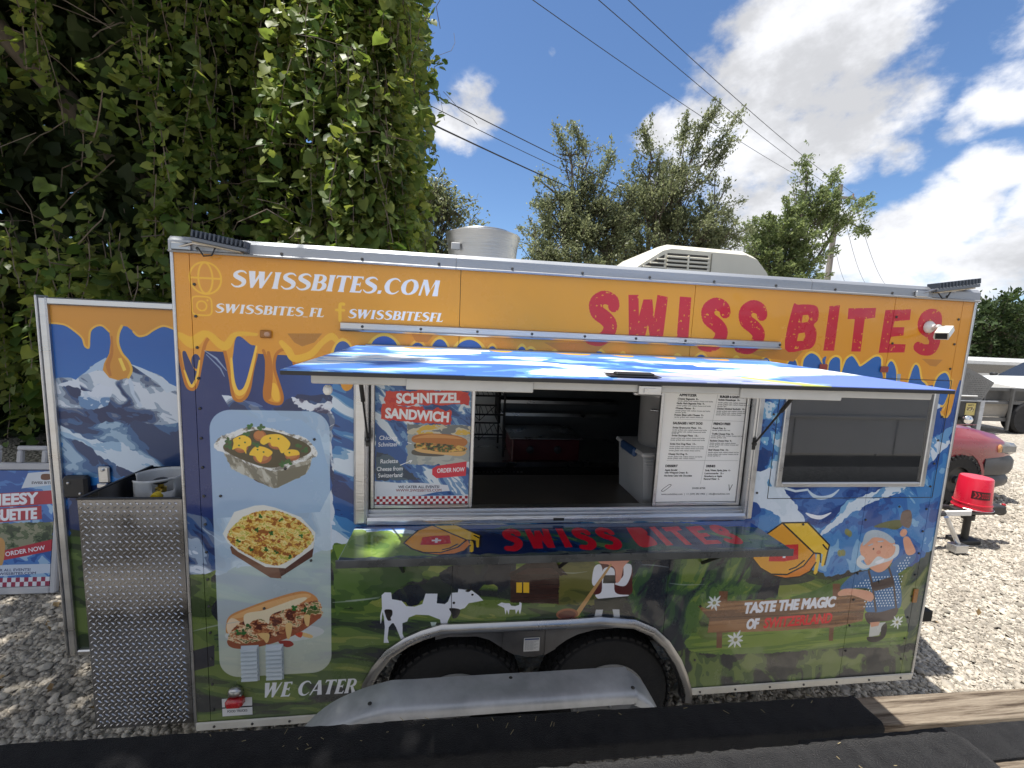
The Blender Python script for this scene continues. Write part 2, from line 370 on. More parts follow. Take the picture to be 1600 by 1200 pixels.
    def text(self, s, x, z, size, color, width=None, bold=0., shear=0., ang=0., center=False, alpha=1.):
        E = text_edges(s, 0., shear)
        if E is None: return
        E = E*size
        x0 = min(E[:, 0].min(), E[:, 2].min()); x1 = max(E[:, 0].max(), E[:, 2].max())
        sc = width/(x1-x0) if width else 1.
        E = E-np.array([x0, 0, x0, 0]); E[:, [0, 2]] *= sc
        if center: E[:, [0, 2]] -= (x1-x0)*sc/2
        c, sn = math.cos(ang), math.sin(ang)
        E = np.stack([E[:, 0]*c-E[:, 1]*sn+x, E[:, 0]*sn+E[:, 1]*c+z, E[:, 2]*c-E[:, 3]*sn+x, E[:, 2]*sn+E[:, 3]*c+z], 1)
        self._put(self._mask(None, E), color, alpha)
        if bold:
            d = E[:, 2:]-E[:, :2]; L = np.hypot(d[:, 0], d[:, 1])+1e-9; w = bold*size; n = np.stack([-d[:, 1], d[:, 0]], 1)/L[:, None]*w/2; t = d/L[:, None]*w*.35
            self._put(self._mask(np.stack([E[:, :2]-t+n, E[:, :2]-t-n, E[:, 2:]+t-n, E[:, 2:]+t+n], 1)), color, alpha)
    def image(self, name):
        im = bpy.data.images.new(name, self.w, self.h, alpha=False)
        px = np.ones((self.h, self.w, 4), np.float32); px[..., :3] = np.clip(self.a, 0, 1)
        im.pixels.foreach_set(px.ravel()); im.update(); im.pack()
        return im

_TX = {}
def text_edges(s, bold=0., shear=0.):
    """outline edges of a line of Blender's built-in lettering, cap height 1"""
    k = (s, bold, shear)
    if k not in _TX:
        cu = bpy.data.curves.new('lettering', 'FONT'); cu.body = s; cu.resolution_u = 4; cu.fill_mode = 'NONE'
        cu.offset = bold; cu.shear = shear; cu.size = 1.
        ob = bpy.data.objects.new('lettering', cu)
        me = bpy.data.meshes.new_from_object(ob)
        v = np.array([q.co[:2] for q in me.vertices], float)
        e = np.array([q.vertices[:] for q in me.edges], int)
        _TX[k] = np.hstack([v[e[:, 0]], v[e[:, 1]]])/.729 if len(e) else None
        bpy.data.objects.remove(ob); bpy.data.curves.remove(cu); bpy.data.meshes.remove(me)
    return _TX[k]

# flared bold-italic capitals, cap height 1, drawn upright and sheared when set
def _stem(x, w=.25, z0=0., z1=1., fl=.035):
    m = (z0+z1)/2
    return [(x-w/2-fl, z0), (x+w/2+fl, z0), (x+w/2, z0+.14), (x+w/2-.01, m), (x+w/2, z1-.14), (x+w/2+fl, z1), (x-w/2-fl, z1), (x-w/2, z1-.14), (x-w/2+.01, m), (x-w/2, z0+.14)]
def _sp(pts, w):
    c = Canvas.__new__(Canvas); return Canvas.stroke_polys(c, pts, w, 6)
def flared_glyphs():
    g = {}
    g['S'] = (.72, _sp([(.66, .84), (.52, .95), (.32, .95), (.16, .82), (.2, .66), (.4, .54), (.6, .4), (.62, .2), (.46, .06), (.24, .05), (.06, .19)], [.05, .09, .14, .19, .24, .25, .24, .19, .13, .09, .05]))
    g['W'] = (1.2, [[(.0, 1), (.32, 1), (.42, .32), (.36, .0), (.24, 0)], [(.36, 0), (.24, 0), (.52, .85), (.6, .72)], [(.48, 1), (.78, 1), (.86, .32), (.8, 0), (.68, 0)], [(.8, 0), (.68, 0), (1.06, 1), (1.16, 1)]])
    g['I'] = (.4, [_stem(.2)])
    g['B'] = (.74, [_stem(.2)]+_sp([(.24, .95), (.48, .94), (.6, .8), (.58, .64), (.42, .53), (.28, .53)], [.08, .1, .2, .22, .1, .07])+_sp([(.28, .53), (.5, .51), (.65, .38), (.64, .2), (.48, .06), (.24, .05)], [.07, .1, .22, .24, .11, .08]))
    g['T'] = (.72, [_stem(.36), [(0, 1), (.72, 1), (.74, .8), (.69, .8), (.64, .9), (.08, .9), (.03, .8), (-.02, .8)]])
    g['E'] = (.64, [_stem(.2), [(.2, 1), (.6, 1), (.62, .81), (.57, .81), (.52, .9), (.2, .9)], [(.2, .56), (.5, .56), (.5, .46), (.2, .46)], [(.48, .64), (.52, .64), (.52, .38), (.48, .38)], [(.2, 0), (.62, 0), (.66, .2), (.61, .2), (.55, .1), (.2, .1)]])
    g['F'] = (.6, [_stem(.2), [(.2, 1), (.6, 1), (.62, .81), (.57, .81), (.52, .9), (.2, .9)], [(.2, .55), (.5, .55), (.5, .45), (.2, .45)], [(.48, .63), (.52, .63), (.52, .37), (.48, .37)]])
    g['L'] = (.6, [_stem(.2), [(.2, 0), (.6, 0), (.64, .22), (.59, .22), (.53, .1), (.2, .1)]])
    g['.'] = (.3, [[(.05, 0), (.23, 0), (.26, .2), (.08, .2)]])
    g['_'] = (.45, [[(0, -.08), (.42, -.08), (.42, -.02), (0, -.02)]])
    g['C'] = (.84, _sp([(.78, .8), (.62, .94), (.4, .94), (.2, .76), (.15, .48), (.24, .2), (.44, .05), (.64, .07), (.8, .22)], [.05, .08, .13, .22, .27, .22, .12, .08, .05]))
    g['O'] = (.95, _sp([(.46, .95), (.22, .78), (.15, .48), (.24, .18), (.47, .05), (.72, .2), (.8, .5), (.7, .82), (.46, .95)], [.08, .2, .27, .2, .08, .2, .27, .2, .08]))
    g['M'] = (1.14, [[(.04, 0), (.16, 0), (.22, .9), (.12, .9)], [(.1, 1), (.34, 1), (.6, .3), (.52, 0), (.46, 0)], [(.52, 0), (.58, .25), (.86, 1), (.76, 1)], [(.74, 1), (1.0, 1), (1.02, .5), (1.08, 0), (.78, 0), (.8, .5)]])
    g['A'] = (.88, [[(0, 0), (.1, 0), (.5, 1), (.38, 1)], [(.36, 1), (.56, 1), (.86, 0), (.54, 0)], [(.2, .36), (.64, .36), (.66, .27), (.16, .27)]])
    g['R'] = (.8, [_stem(.2)]+_sp([(.24, .95), (.5, .94), (.62, .78), (.6, .6), (.44, .49), (.28, .49)], [.08, .1, .2, .22, .1, .07])+[[(.36, .52), (.54, .5), (.86, 0), (.58, 0)]])
    g[' '] = (.4, [])
    return g
GLY = flared_glyphs()
def flared_text(cv, s, p0, p1, cap, color, lean=.24, gap=.03):
    """from p0 to p1 along the baseline"""
    p0 = np.array(p0); p1 = np.array(p1); d = p1-p0; L = math.hypot(*d); d = d/L; n = np.array([-d[1], d[0]])
    tot = sum(GLY[c][0]+gap for c in s); sx = L/tot; x = 0; polys = []
    for c in s:
        for p in GLY[c][1]:
            p = np.asarray(p, float)
            u = (x+p[:, 0])*sx+p[:, 1]*cap*lean; v = p[:, 1]*cap
            polys.append(p0+u[:, None]*d+v[:, None]*n)
        x += GLY[c][0]+gap
    cv.fills(polys, color)

# ------------------------------------------------------------------ the printed wrap on the serving side (metres on the side: x along, z up)
BLUES = [(14, 46, 104), (28, 84, 152), (62, 128, 188), (128, 170, 206), (206, 220, 236)]
ROCKS = [(24, 46, 92), (44, 78, 128), (96, 112, 140), (150, 168, 190), (204, 214, 228)]
GREENS = [(26, 34, 42), (42, 60, 36), (68, 94, 44), (98, 120, 54), (130, 140, 68)]
NEEDLES = [(20, 32, 48), (32, 56, 54), (50, 84, 54), (78, 112, 56), (112, 134, 62)]
ORANGE, ORANGE_DK, YELLOW = (220, 150, 42), (188, 112, 26), (238, 186, 52)
INK, RED, WHITE = (30, 26, 24), (194, 26, 48), (234, 236, 244)

LOGO_S1 = [(1.8098,2.3732),(1.8,2.4037),(1.7582,2.4147),(1.7266,2.3893),(1.735,2.349),(1.7742,2.3225),(1.799,2.2924),(1.7888,2.2515),(1.7532,2.2247),(1.7032,2.2298)]
LOGO_W = [(1.8738,2.4325),(1.9209,2.4351),(1.9309,2.339),(1.9463,2.4159),(1.9882,2.4182),(2.0028,2.3407),(2.0112,2.44),(2.062,2.4329),(2.0541,2.2243),(1.9987,2.2221),(1.977,2.305),(1.963,2.2206),(1.8929,2.2196)]
LOGO_I = [(2.1197,2.4387),(2.1756,2.4372),(2.1801,2.2257),(2.1229,2.2234)]
LOGO_S2 = [(2.3529,2.3714),(2.3395,2.4011),(2.298,2.4136),(2.2649,2.3872),(2.2733,2.3463),(2.3144,2.3187),(2.3422,2.2865),(2.3327,2.245),(2.297,2.2192),(2.2442,2.2246)]
LOGO_S3 = [(2.5412,2.3685),(2.529,2.3996),(2.4864,2.4123),(2.4528,2.3856),(2.4618,2.3441),(2.5043,2.3162),(2.5332,2.2835),(2.5239,2.2415),(2.4877,2.2154),(2.4334,2.2208)]
LOGO_B = [(2.6937,2.4209),(2.7196,2.4324),(2.7907,2.4361),(2.823,2.4258),(2.8351,2.3957),(2.8331,2.3629),(2.8159,2.3415),(2.8345,2.3138),(2.8375,2.2662),(2.8245,2.2352),(2.7876,2.2216),(2.679,2.22)]
LOGO_B_EYES = [[(2.752,2.3848),(2.7785,2.3878),(2.7884,2.372),(2.7814,2.3536),(2.7494,2.3487)], [(2.7413,2.2968),(2.7731,2.3034),(2.7795,2.2855),(2.771,2.2635),(2.7368,2.2604)]]
LOGO_IT = [[(2.8875,2.4343),(2.943,2.4414),(2.9441,2.2223),(2.8853,2.2201)], [(2.991,2.4292),(3.1415,2.4386),(3.1433,2.3916),(3.0878,2.3819),(3.0905,2.2235),(3.0387,2.2215),(3.0335,2.3794),(2.9942,2.3775)],
           [(3.1951,2.4308),(3.3378,2.4424),(3.3401,2.3895),(3.2548,2.3793),(3.2518,2.35),(3.3158,2.3529),(3.3178,2.3129),(3.2497,2.3028),(3.2435,2.2678),(3.3381,2.2689),(3.3381,2.2284),(3.1922,2.2211)]]
LOGO_S4 = [(3.5009,2.3702),(3.4933,2.4102),(3.4586,2.4218),(3.4258,2.4025),(3.4253,2.3605),(3.4794,2.3288),(3.5029,2.2937),(3.4907,2.2524),(3.4445,2.246),(3.4047,2.2626)]
def logo_polys():
    c = Canvas.__new__(Canvas); out = []
    for s in (LOGO_S1, LOGO_S2, LOGO_S3, LOGO_S4):
        out.append(c.stroke_polys(s, [.052, .056, .06, .064, .066, .066, .064, .06, .056, .05], 5, caps=False))
    out += [[LOGO_W], [LOGO_I], [smooth(LOGO_B, 4)]]+[[p] for p in LOGO_IT]
    return out

def cheese(cv, T, lw):
    """a wedge of cheese with a melted edge and a flag; T maps the drawing to the print"""
    f = lambda *p: [T(*q) for q in p]
    cv.fill(f((145, 215), (230, 150), (450, 340), (460, 350), (470, 400), (440, 455), (380, 487), (290, 494), (210, 474), (130, 425), (75, 362), (110, 280)), (222, 130, 40))
    cv.fill(f((145, 215), (230, 150), (450, 340), (395, 420), (300, 470), (200, 465), (130, 425), (75, 362), (110, 280)), (226, 158, 46))
    cv.fill(f((230, 150), (385, 150), (540, 292), (528, 415), (516, 428), (506, 420), (506, 350), (494, 345), (488, 465), (476, 477), (464, 468), (470, 345), (450, 340)), (236, 194, 62))
    cv.fill(f((180, 300), (250, 285), (345, 283), (356, 375), (270, 388), (175, 384)), (196, 26, 40))
    cv.fill(f((258, 312), (276, 312), (276, 330), (296, 330), (296, 348), (276, 348), (276, 366), (258, 366), (258, 348), (238, 348), (238, 330), (258, 330)), WHITE)
    for s in ([(145, 215), (230, 150), (385, 150), (540, 292), (528, 415)], [(230, 150), (450, 340), (490, 345), (500, 400)], [(450, 340), (395, 420), (300, 470), (200, 465), (130, 425), (75, 362), (110, 280), (145, 215)], [(130, 425), (210, 474), (290, 494), (380, 487), (440, 455), (470, 400)], [(310, 440), (350, 425), (395, 385)], [(500, 290), (530, 320)]):
        cv.stroke(f(*s), lw, INK)

def flower(cv, x, z, r, rot=0.):
    for k in range(9):
        a = rot+k*2*math.pi/9; L = r*(1 if k % 2 else .78)
        c, s = math.cos(a), math.sin(a)
        cv.blob([(x, z), (x+c*L*.5-s*r*.13, z+s*L*.5+c*r*.13), (x+c*L, z+s*L), (x+c*L*.5+s*r*.13, z+s*L*.5-c*r*.13)], (226, 232, 232), n=3)
    cv.ell(x, z, r*.2, r*.2, (150, 150, 96))

def parsley(cv, x, z, r, seed=0):
    rs = np.random.RandomState(seed)
    for k in range(5):
        a = rs.rand()*6.3; cv.ell(x+math.cos(a)*r*.55, z+math.sin(a)*r*.5, r*.5, r*.36, (40+rs.randint(20), 84+rs.randint(24), 44), rot=a)

def paint_side():
    cv = Canvas(0, .42, 3.702, 2.5, 760, (34, 78, 152))
    F32 = np.float32
    def sky(X, Z):
        t = np.clip((X-.25)/.45, 0, 1)[..., None]; a = np.array((18, 44, 104), F32)/255; b = np.array((26, 92, 172), F32)/255; c = np.array((42, 102, 182), F32)/255
        s = np.clip((X-2.4)/.6, 0, 1)[..., None]
        return (a*(1-t)+b*t)*(1-s)+c*s
    cv.fill([(0, .4), (3.71, .4), (3.71, 2.51), (0, 2.51)], sky)
    # snow and rock on the left
    cv.fill([(0.0389,1.9753),(0.3398,1.8756),(0.4678,1.9385),(0.5448,1.9349),(0.6228,1.9506),(0.8076,1.9971),(0.8141,1.1156),(-0.0411,1.0703),(-0.016,1.3453)], camo(ROCKS, [.4, .47, .53, .6], .16, .11, -.6, 1))
    cv.fill([(0.015,2.0788),(0.1218,2.004),(0.1903,1.8725),(0.3385,1.8209),(0.4662,1.8368),(0.5431,1.7683),(0.594,1.5402),(0.5396,1.4239),(0.0987,1.4006),(-0.0072,1.4303)], sky)
    cv.fill([(0.4294,1.9295),(0.4724,1.9255),(0.5106,1.9032),(0.5445,1.9065),(0.6031,1.9208),(0.6966,1.9074),(0.7016,1.8708),(0.6126,1.869),(0.5684,1.863),(0.5247,1.8725),(0.4717,1.8817),(0.4385,1.9016)], camo([(60, 62, 96), (120, 122, 148), (206, 212, 226), (214, 222, 236)], [.4, .46, .52], .05, .035, .4, 2))
    cv.fill([(0.582,1.7106),(0.6216,1.7002),(0.6513,1.6414),(0.7017,1.6199),(0.7017,1.5654),(0.6411,1.5764),(0.5912,1.6089)], camo([(40, 70, 128), (160, 176, 200), (206, 216, 230)], [.42, .5], .06, .03, -.5, 3))
    cv.fill([(0.5876,1.811),(0.6173,1.8272),(0.5876,1.8084),(0.5753,1.7993)], WHITE)
    # behind and around the serving window
    cv.fill([(0.597,1.9911),(2.7306,2.1765),(3.1665,0.6692),(0.5892,0.8108)], camo(BLUES, [.38, .46, .54, .6], .3, .09, -.35, 4))
    # right of the window: blue peaks with snow
    cv.fill([(2.4583,1.9192),(3.8213,2.2158),(3.8695,0.7862),(2.5588,1.0582)], camo([(22, 72, 146), (40, 102, 174), (66, 130, 192), (124, 172, 212)], [.45, .55, .66], .22, .16, -.7, 5))
    cv.fill([(2.5472,1.964),(2.7262,1.9682),(2.7401,1.5272),(2.5407,1.4894)], camo([(30, 64, 124), (52, 108, 176), (116, 172, 212), (204, 220, 234)], [.4, .5, .57], .13, .1, -.8, 6, .8))
    cv.fill([(2.5842,1.5971),(2.7186,1.628),(2.7546,1.5428),(2.8297,1.4797),(2.8851,1.3839),(2.9488,1.2943),(3.0198,1.1618),(2.9003,1.214),(2.7998,1.3291),(2.6708,1.4259),(2.5881,1.4658)], camo([(92, 150, 196), (206, 220, 234), (214, 226, 240)], [.36, .45], .09, .2, .6, 7))
    cv.fill([(3.4803,1.5407),(3.331,1.525),(3.2318,1.4851),(3.1507,1.4453),(3.1234,1.3971),(3.0625,1.3411),(2.9892,1.2529),(3.0687,1.3003),(3.161,1.3804),(3.2751,1.4361),(3.3661,1.4761),(3.4613,1.4959)], camo([(98, 150, 198), (206, 220, 234)], [.42], .08, .05, .6, 8))
    cv.fill([(2.7639,1.535),(3.3474,1.533),(3.2068,1.4772),(3.1314,1.4576),(3.1035,1.4135),(3.0625,1.3411),(2.9993,1.3015),(2.9162,1.3433),(2.8542,1.4241),(2.7952,1.4878)], camo([(26, 62, 130), (44, 86, 154), (66, 110, 176)], [.45, .58], .1, .06, .3, 9))
    cv.stroke([(2.7738,1.5232),(2.8343,1.5072),(2.9004,1.5148)], .012, (206, 220, 234)); cv.stroke([(2.9004,1.5148),(2.9388,1.4829),(2.9831,1.4707),(3.0412,1.4823),(3.0794,1.514)], [.006, .018, .02, .018, .006], (196, 214, 232), sm=4)
    cv.stroke([(2.9096,1.39),(2.946,1.3735),(2.9984,1.3663),(3.0517,1.3899)], [.006, .02, .022, .006], WHITE, sm=4)
    cv.fill([(3.5635,1.7748),(3.6838,1.8561),(3.6935,1.7601),(3.5801,1.6382)], camo([(96, 150, 200), (206, 218, 232)], [.43], .06, .12, .8, 10))
    cv.fill([(3.5665,1.9955),(3.6216,1.9655),(3.5769,1.941)], (206, 218, 232))
    # hills
    cv.fill([(-0.0384,1.129),(0.3237,1.1916),(0.7018,1.2721),(1.0987,1.2633),(1.7014,1.3144),(2.6489,1.1944),(3.1105,1.0401),(3.4868,1.1011),(3.9076,1.0138),(3.7411,0.3614),(-0.0469,0.3757)], camo(GREENS, [.37, .45, .54, .66], .42, .075, -.16, 11, .5))
    cv.fill([(-0.0258,1.1286),(0.1026,1.1685),(0.0879,0.7767),(-0.03,0.753)], camo([(52, 70, 36), (84, 104, 48), (100, 118, 56)], [.42, .52], .2, .12, -.2, 12))
    cv.fill([(-0.0286,0.7837),(0.0893,0.8137),(0.0856,0.7147),(-0.0173,0.6903)], (34, 36, 48))
    cv.fill([(0.5923,1.2745),(1.0979,1.2944),(0.9862,1.0942),(0.8149,1.006),(0.59,0.9371)], camo([(52, 80, 40), (66, 94, 44), (84, 112, 52)], [.46, .6], .22, .1, -.2, 13))
    cv.fill([(0.5922,1.2685),(0.9254,1.304),(0.9557,1.1891),(0.619,1.1771)], (112, 142, 62))
    # dark ridge, cabin meadow, spruces on the right
    cv.fill([(0.829,1.0291),(0.9865,1.0784),(1.1017,1.1457),(1.1891,1.1827),(1.4148,1.1765),(1.4248,0.9566),(1.346,1.0008),(1.3205,1.0667),(1.2758,1.0481),(1.2388,1.0293),(1.1935,1.0391),(1.149,1.0327),(1.0914,0.9666),(1.0543,0.9762),(1.0022,1.0144),(0.9593,0.9682),(0.9158,0.9661),(0.8938,0.9909),(0.8507,1.0006)], camo([(18, 26, 42), (26, 36, 48), (36, 48, 46)], [.45, .62], .08, .14, .4, 14))
    cv.fill([(1.6249,1.1544),(1.8067,1.1657),(1.8888,0.9285),(1.6372,0.9435)], camo([(70, 76, 38), (92, 94, 44), (106, 104, 50)], [.42, .55], .14, .05, -.1, 15))
    cv.fill([(1.9107,1.1794),(2.7049,1.1757),(2.8116,1.0499),(2.8098,0.9252),(2.4152,0.9236),(2.3801,0.7572),(2.3762,0.449),(2.2367,0.6131),(2.0542,0.8351),(2.0162,0.8887)], camo(NEEDLES, [.43, .5, .58, .68], .07, .17, -.45, 16, 1.))
    cv.fill([(3.5397,1.0259),(3.6751,1.1603),(3.7712,1.1855),(3.7354,0.6185),(3.7053,0.4435),(3.587,0.5297)], camo([(40, 60, 64), (66, 88, 62), (96, 112, 70), (124, 132, 84)], [.4, .5, .62], .06, .2, -.6, 17, 1.))
    cv.fill([(2.215,0.6592),(4.2297,0.5908),(4.2896,0.3122),(2.2405,0.3852)], camo([(26, 34, 42), (40, 50, 42), (74, 98, 50), (106, 126, 62)], [.47, .53, .63], .13, .11, -.7, 18, 1.))
    # meadow under the wooden sign
    cv.blob([(2.3163,0.6936),(2.3387,0.7326),(2.3552,0.7851),(2.3819,0.7392),(2.4999,0.7149),(2.7937,0.9079),(2.9913,0.954),(3.1983,0.9644),(3.4578,0.9269),(3.5867,0.8182),(3.6109,0.6255),(3.213,0.6194),(2.832,0.6136),(2.4105,0.6341)], camo([(74, 104, 46), (98, 130, 54), (128, 152, 64)], [.4, .56], .6, .03, .03, 19, .3))
    cv.blob([(2.884,0.9222),(3.0095,0.9579),(3.116,1.0037),(3.2254,1.0363),(3.3059,1.0154),(3.2608,0.9345),(3.1326,0.8938)], (78, 110, 52))
    # cabin and its lit window
    cv.fill([(1.3947,1.1127),(1.4847,1.1584),(1.6011,1.1591),(1.6638,1.0959),(1.6326,1.0903),(1.6396,0.9434),(1.4029,0.9616)], camo([(48, 26, 26), (58, 32, 30)], [.5], .5, .016, 0, 20, .1))
    cv.fill([(1.38,1.101),(1.4767,1.1627),(1.6087,1.163),(1.676,1.0914),(1.6361,1.0968),(1.5949,1.1308),(1.4781,1.1343),(1.4031,1.0962)], (38, 20, 24))
    cv.fill([(1.4253,1.063),(1.488,1.0608),(1.4906,1.0066),(1.4277,1.0107)], (238, 190, 48)); cv.stroke([(1.4561,1.0636),(1.4588,1.0062)], .006, (48, 26, 26))
    # cows
    cv.fill([(0.8041,1.0222),(0.8182,1.0358),(0.8468,1.0339),(0.8507,1.0006),(0.8938,0.9909),(0.9158,0.9637),(0.9522,0.959),(0.9884,0.971),(1.002,1.0223),(1.057,1.0202),(1.0544,0.9722),(1.0914,0.9666),(1.106,0.9781),(1.1211,1.0217),(1.1508,1.023),(1.1525,1.0406),(1.1825,1.0354),(1.2163,1.0301),(1.2472,1.0047),(1.2724,0.9769),(1.2258,0.9691),(1.2033,0.9659),(1.1853,0.9423),(1.163,0.9352),(1.118,0.9421),(1.1261,0.9206),(1.1085,0.8807),(1.1016,0.8549),(1.0777,0.8578),(1.0711,0.889),(1.0188,0.9134),(0.9601,0.9185),(0.9275,0.9056),(0.9205,0.8858),(0.8996,0.8788),(0.9002,0.8262),(0.9138,0.7914),(0.8963,0.7891),(0.8701,0.8601),(0.859,0.8807),(0.8518,0.8811),(0.8376,0.8617),(0.8323,0.8056),(0.8397,0.7825),(0.8151,0.7839),(0.8196,0.8626),(0.8156,0.9108),(0.8068,0.951)], (226, 230, 240))
    cv.blob([(0.8189,0.9489),(0.8497,0.9475),(0.8528,0.9235),(0.8458,0.9094),(0.8473,0.8957),(0.8329,0.8964),(0.8227,0.9225)], INK)
    cv.blob([(1.1143,0.9438),(1.163,0.9352),(1.1528,0.899),(1.1306,0.8919),(1.1254,0.9166)], (22, 24, 30)); cv.blob([(1.1849,1.0297),(1.216,1.0382),(1.2015,1.0226)], INK)
    cv.ell(*(1.2192,1.0082), .006, .005, INK); cv.ell(*(1.1337,0.9705), .006, .006, INK)
    cv.stroke([(0.8082,0.9509),(0.8027,0.9194),(0.8015,0.8836)], [.006, .008, .003], WHITE); cv.fill([(1.0269,0.8782),(1.055,0.8768),(1.0497,0.8486),(1.0349,0.8493)], (186, 204, 196))
    cv.stroke([(1.1212,1.0177),(1.1232,0.9451)], .003, (80, 84, 96))
    cv.fill([(1.3388,0.952),(1.359,0.9635),(1.3784,0.9586),(1.3977,0.9578),(1.406,0.945),(1.4254,0.9417),(1.4445,0.9475),(1.4462,0.9623),(1.4574,0.9552),(1.4558,0.9222),(1.4508,0.8975),(1.4418,0.9228),(1.4312,0.9001),(1.4263,0.9235),(1.3991,0.9247),(1.3964,0.8984),(1.386,0.9253),(1.3809,0.8991),(1.3733,0.9341),(1.3599,0.9413)], (226, 230, 240))
    # horn player
    cv.blob([(1.8211,1.1323),(1.8807,1.1471),(1.9877,1.1357),(2.0052,1.0427),(1.9941,0.9753),(1.8318,0.9817),(1.8091,1.0161)], (84, 30, 34))
    cv.blob([(1.8053,1.1286),(1.8367,1.1401),(1.8484,1.0899),(1.8201,1.0325),(1.7987,1.0499)], WHITE); cv.blob([(1.9548,1.1366),(1.9919,1.1355),(1.996,1.0851),(1.9718,1.027),(1.9219,1.033),(1.921,1.0456),(1.9554,1.0781)], WHITE)
    cv.blob([(1.8196,0.9821),(1.8507,1.002),(1.8506,1.1148),(1.9076,1.113),(1.9207,0.9951),(1.9941,0.9753),(1.9282,0.9507),(1.8542,0.9537)], WHITE); cv.fill([(1.8568,1.0855),(1.914,1.0836),(1.9172,1.0416),(1.8542,1.0438)], (40, 40, 40))
    cv.blob([(1.8262,1.1734),(1.8857,1.1883),(1.985,1.1691),(1.9555,1.1283),(1.9443,1.0616),(1.921,1.0456),(1.9117,1.1129),(1.8813,1.1388),(1.8321,1.1485)], (220, 150, 128)); cv.ell(*(1.9041,1.1588), .04, .028, (222, 150, 128))
    cv.fill([(1.817,0.9612),(1.9945,0.971),(1.9744,0.942),(1.9611,0.8998),(1.8208,0.906)], (38, 44, 42)); cv.fills([[(1.829,0.9057),(1.8659,0.904),(1.8608,0.8616),(1.8238,0.8633)], [(1.9137,0.9036),(1.9502,0.902),(1.9562,0.8571),(1.9254,0.8585)]], (196, 200, 206))
    cv.stroke([(1.8878,1.1386),(1.733,0.8845)], [.01, .026], (190, 146, 92)); cv.ell(*(1.6844,0.8885), .055, .03, (150, 92, 62)); cv.ell(*(1.6846,0.8851), .044, .022, (104, 56, 44))
    # wooden sign
    WOOD = camo([(112, 76, 52), (140, 98, 64), (158, 114, 76)], [.42, .56], .3, .012, .03, 21, .3)
    cv.fills([[(2.4752,0.9782),(2.5239,0.9763),(2.527,0.9101),(2.4825,0.912)], [(2.4839,0.7787),(2.5153,0.7771),(2.5258,0.6591),(2.4951,0.6609)], [(3.1219,0.9963),(3.1669,0.9947),(3.1741,0.9104),(3.1346,0.912)], [(3.1378,0.7643),(3.1668,0.7628),(3.1731,0.6642),(3.1477,0.6656)]], (118, 76, 52))
    cv.fill([(2.3649,0.9038),(2.4332,0.8788),(2.4329,0.9229),(2.7557,0.9184),(3.1476,0.9206),(3.3244,0.932),(3.3467,0.8849),(3.3362,0.8295),(2.7856,0.8289),(2.4291,0.8348)], WOOD)
    cv.fill([(2.438,0.8344),(2.7858,0.827),(3.337,0.8247),(3.3355,0.7733),(3.1746,0.7438),(2.797,0.74),(2.4356,0.7498)], WOOD)
    cv.stroke([(2.4291,0.8348),(2.7857,0.828),(3.3365,0.8276)], .004, (70, 44, 32))
    cv.text('TASTE THE MAGIC', *(2.6316,0.8504), .058, WHITE, width=0.5225, bold=.15, shear=.15, ang=.03)
    cv.text('OF', *(2.655,0.761), .055, WHITE, width=.066, bold=.15, shear=.15, ang=.03)
    cv.text('SWITZERLAND', *(2.752,0.7606), .058, (228, 30, 42), width=0.3954, bold=.09, shear=.15, ang=.03)
    # man leaning on the sign
    SK, BLU, HR = (222, 162, 134), (58, 108, 160), (176, 190, 202)
    cv.blob([(3.2984,1.0612),(3.3651,1.0682),(3.4158,1.0575),(3.4793,1.0876),(3.5313,0.9892),(3.5614,0.8759),(3.5344,0.83),(3.3568,0.8239),(3.3515,0.9032),(3.3549,0.9539),(3.2751,0.9661),(3.1714,0.9654),(3.2254,1.0363)], BLU)
    cv.blob([(3.4588,1.0928),(3.5366,1.1546),(3.6022,1.1483),(3.5865,1.0983),(3.4982,1.0365)], BLU)
    rs = np.random.RandomState(4)
    for i in range(22):
        for j in range(20):
            px, pz = 1.*i*18+620+9*(j % 2), 350+j*17
            inside = (770 < px < 985 and 470 < pz < 690) or (650 < px < 800 and 480 < pz < 550 and pz > 560-(px-640)*.5) or (940 < px < 1060 and 350 < pz < 460 and abs((pz-350)-(1060-px)*.75) < 38)
            if inside: cv.ell(M8[0]+(px-800)*M8[2], M8[1]-(pz-600)*M8[3], .0042, .0046, (206, 220, 232))
    cv.fill([(3.3488,0.991),(3.4802,1.026),(3.4979,0.9811),(3.4954,0.9673),(3.386,0.9435),(3.3567,0.9723)], (72, 58, 58)); cv.stroke([(3.3276,1.0603),(3.3613,0.9859),(3.4106,0.8261)], .012, (72, 58, 58)); cv.stroke([(3.4463,1.0794),(3.4913,0.9906),(3.5347,0.8394)], .011, (72, 58, 58))
    cv.blob([(3.346,0.8178),(3.4365,0.8193),(3.5448,0.839),(3.5326,0.7828),(3.5005,0.7654),(3.4359,0.7637),(3.3781,0.7543)], (70, 54, 56))
    cv.blob([(3.1614,0.9429),(3.1983,0.9644),(3.2762,0.9596),(3.3569,0.9419),(3.3839,0.9093),(3.3665,0.884),(3.3041,0.907),(3.2429,0.926),(3.176,0.9232)], SK)
    cv.blob([(3.5071,1.2369),(3.5372,1.2499),(3.5781,1.1991),(3.5967,1.1622),(3.5681,1.1446),(3.5378,1.1591)], SK); cv.ell(*(3.5036,1.273), .022, .022, SK)
    cv.blob([(3.2537,1.1886),(3.286,1.2548),(3.3593,1.2757),(3.4433,1.2382),(3.474,1.1743),(3.4572,1.102),(3.4158,1.0575),(3.367,1.0572),(3.3007,1.1065)], SK)
    cv.blob([(3.2671,1.2062),(3.2734,1.2729),(3.3276,1.2923),(3.4037,1.2704),(3.4599,1.2271),(3.4374,1.2159),(3.384,1.2439),(3.3252,1.2496),(3.2956,1.2252)], HR)
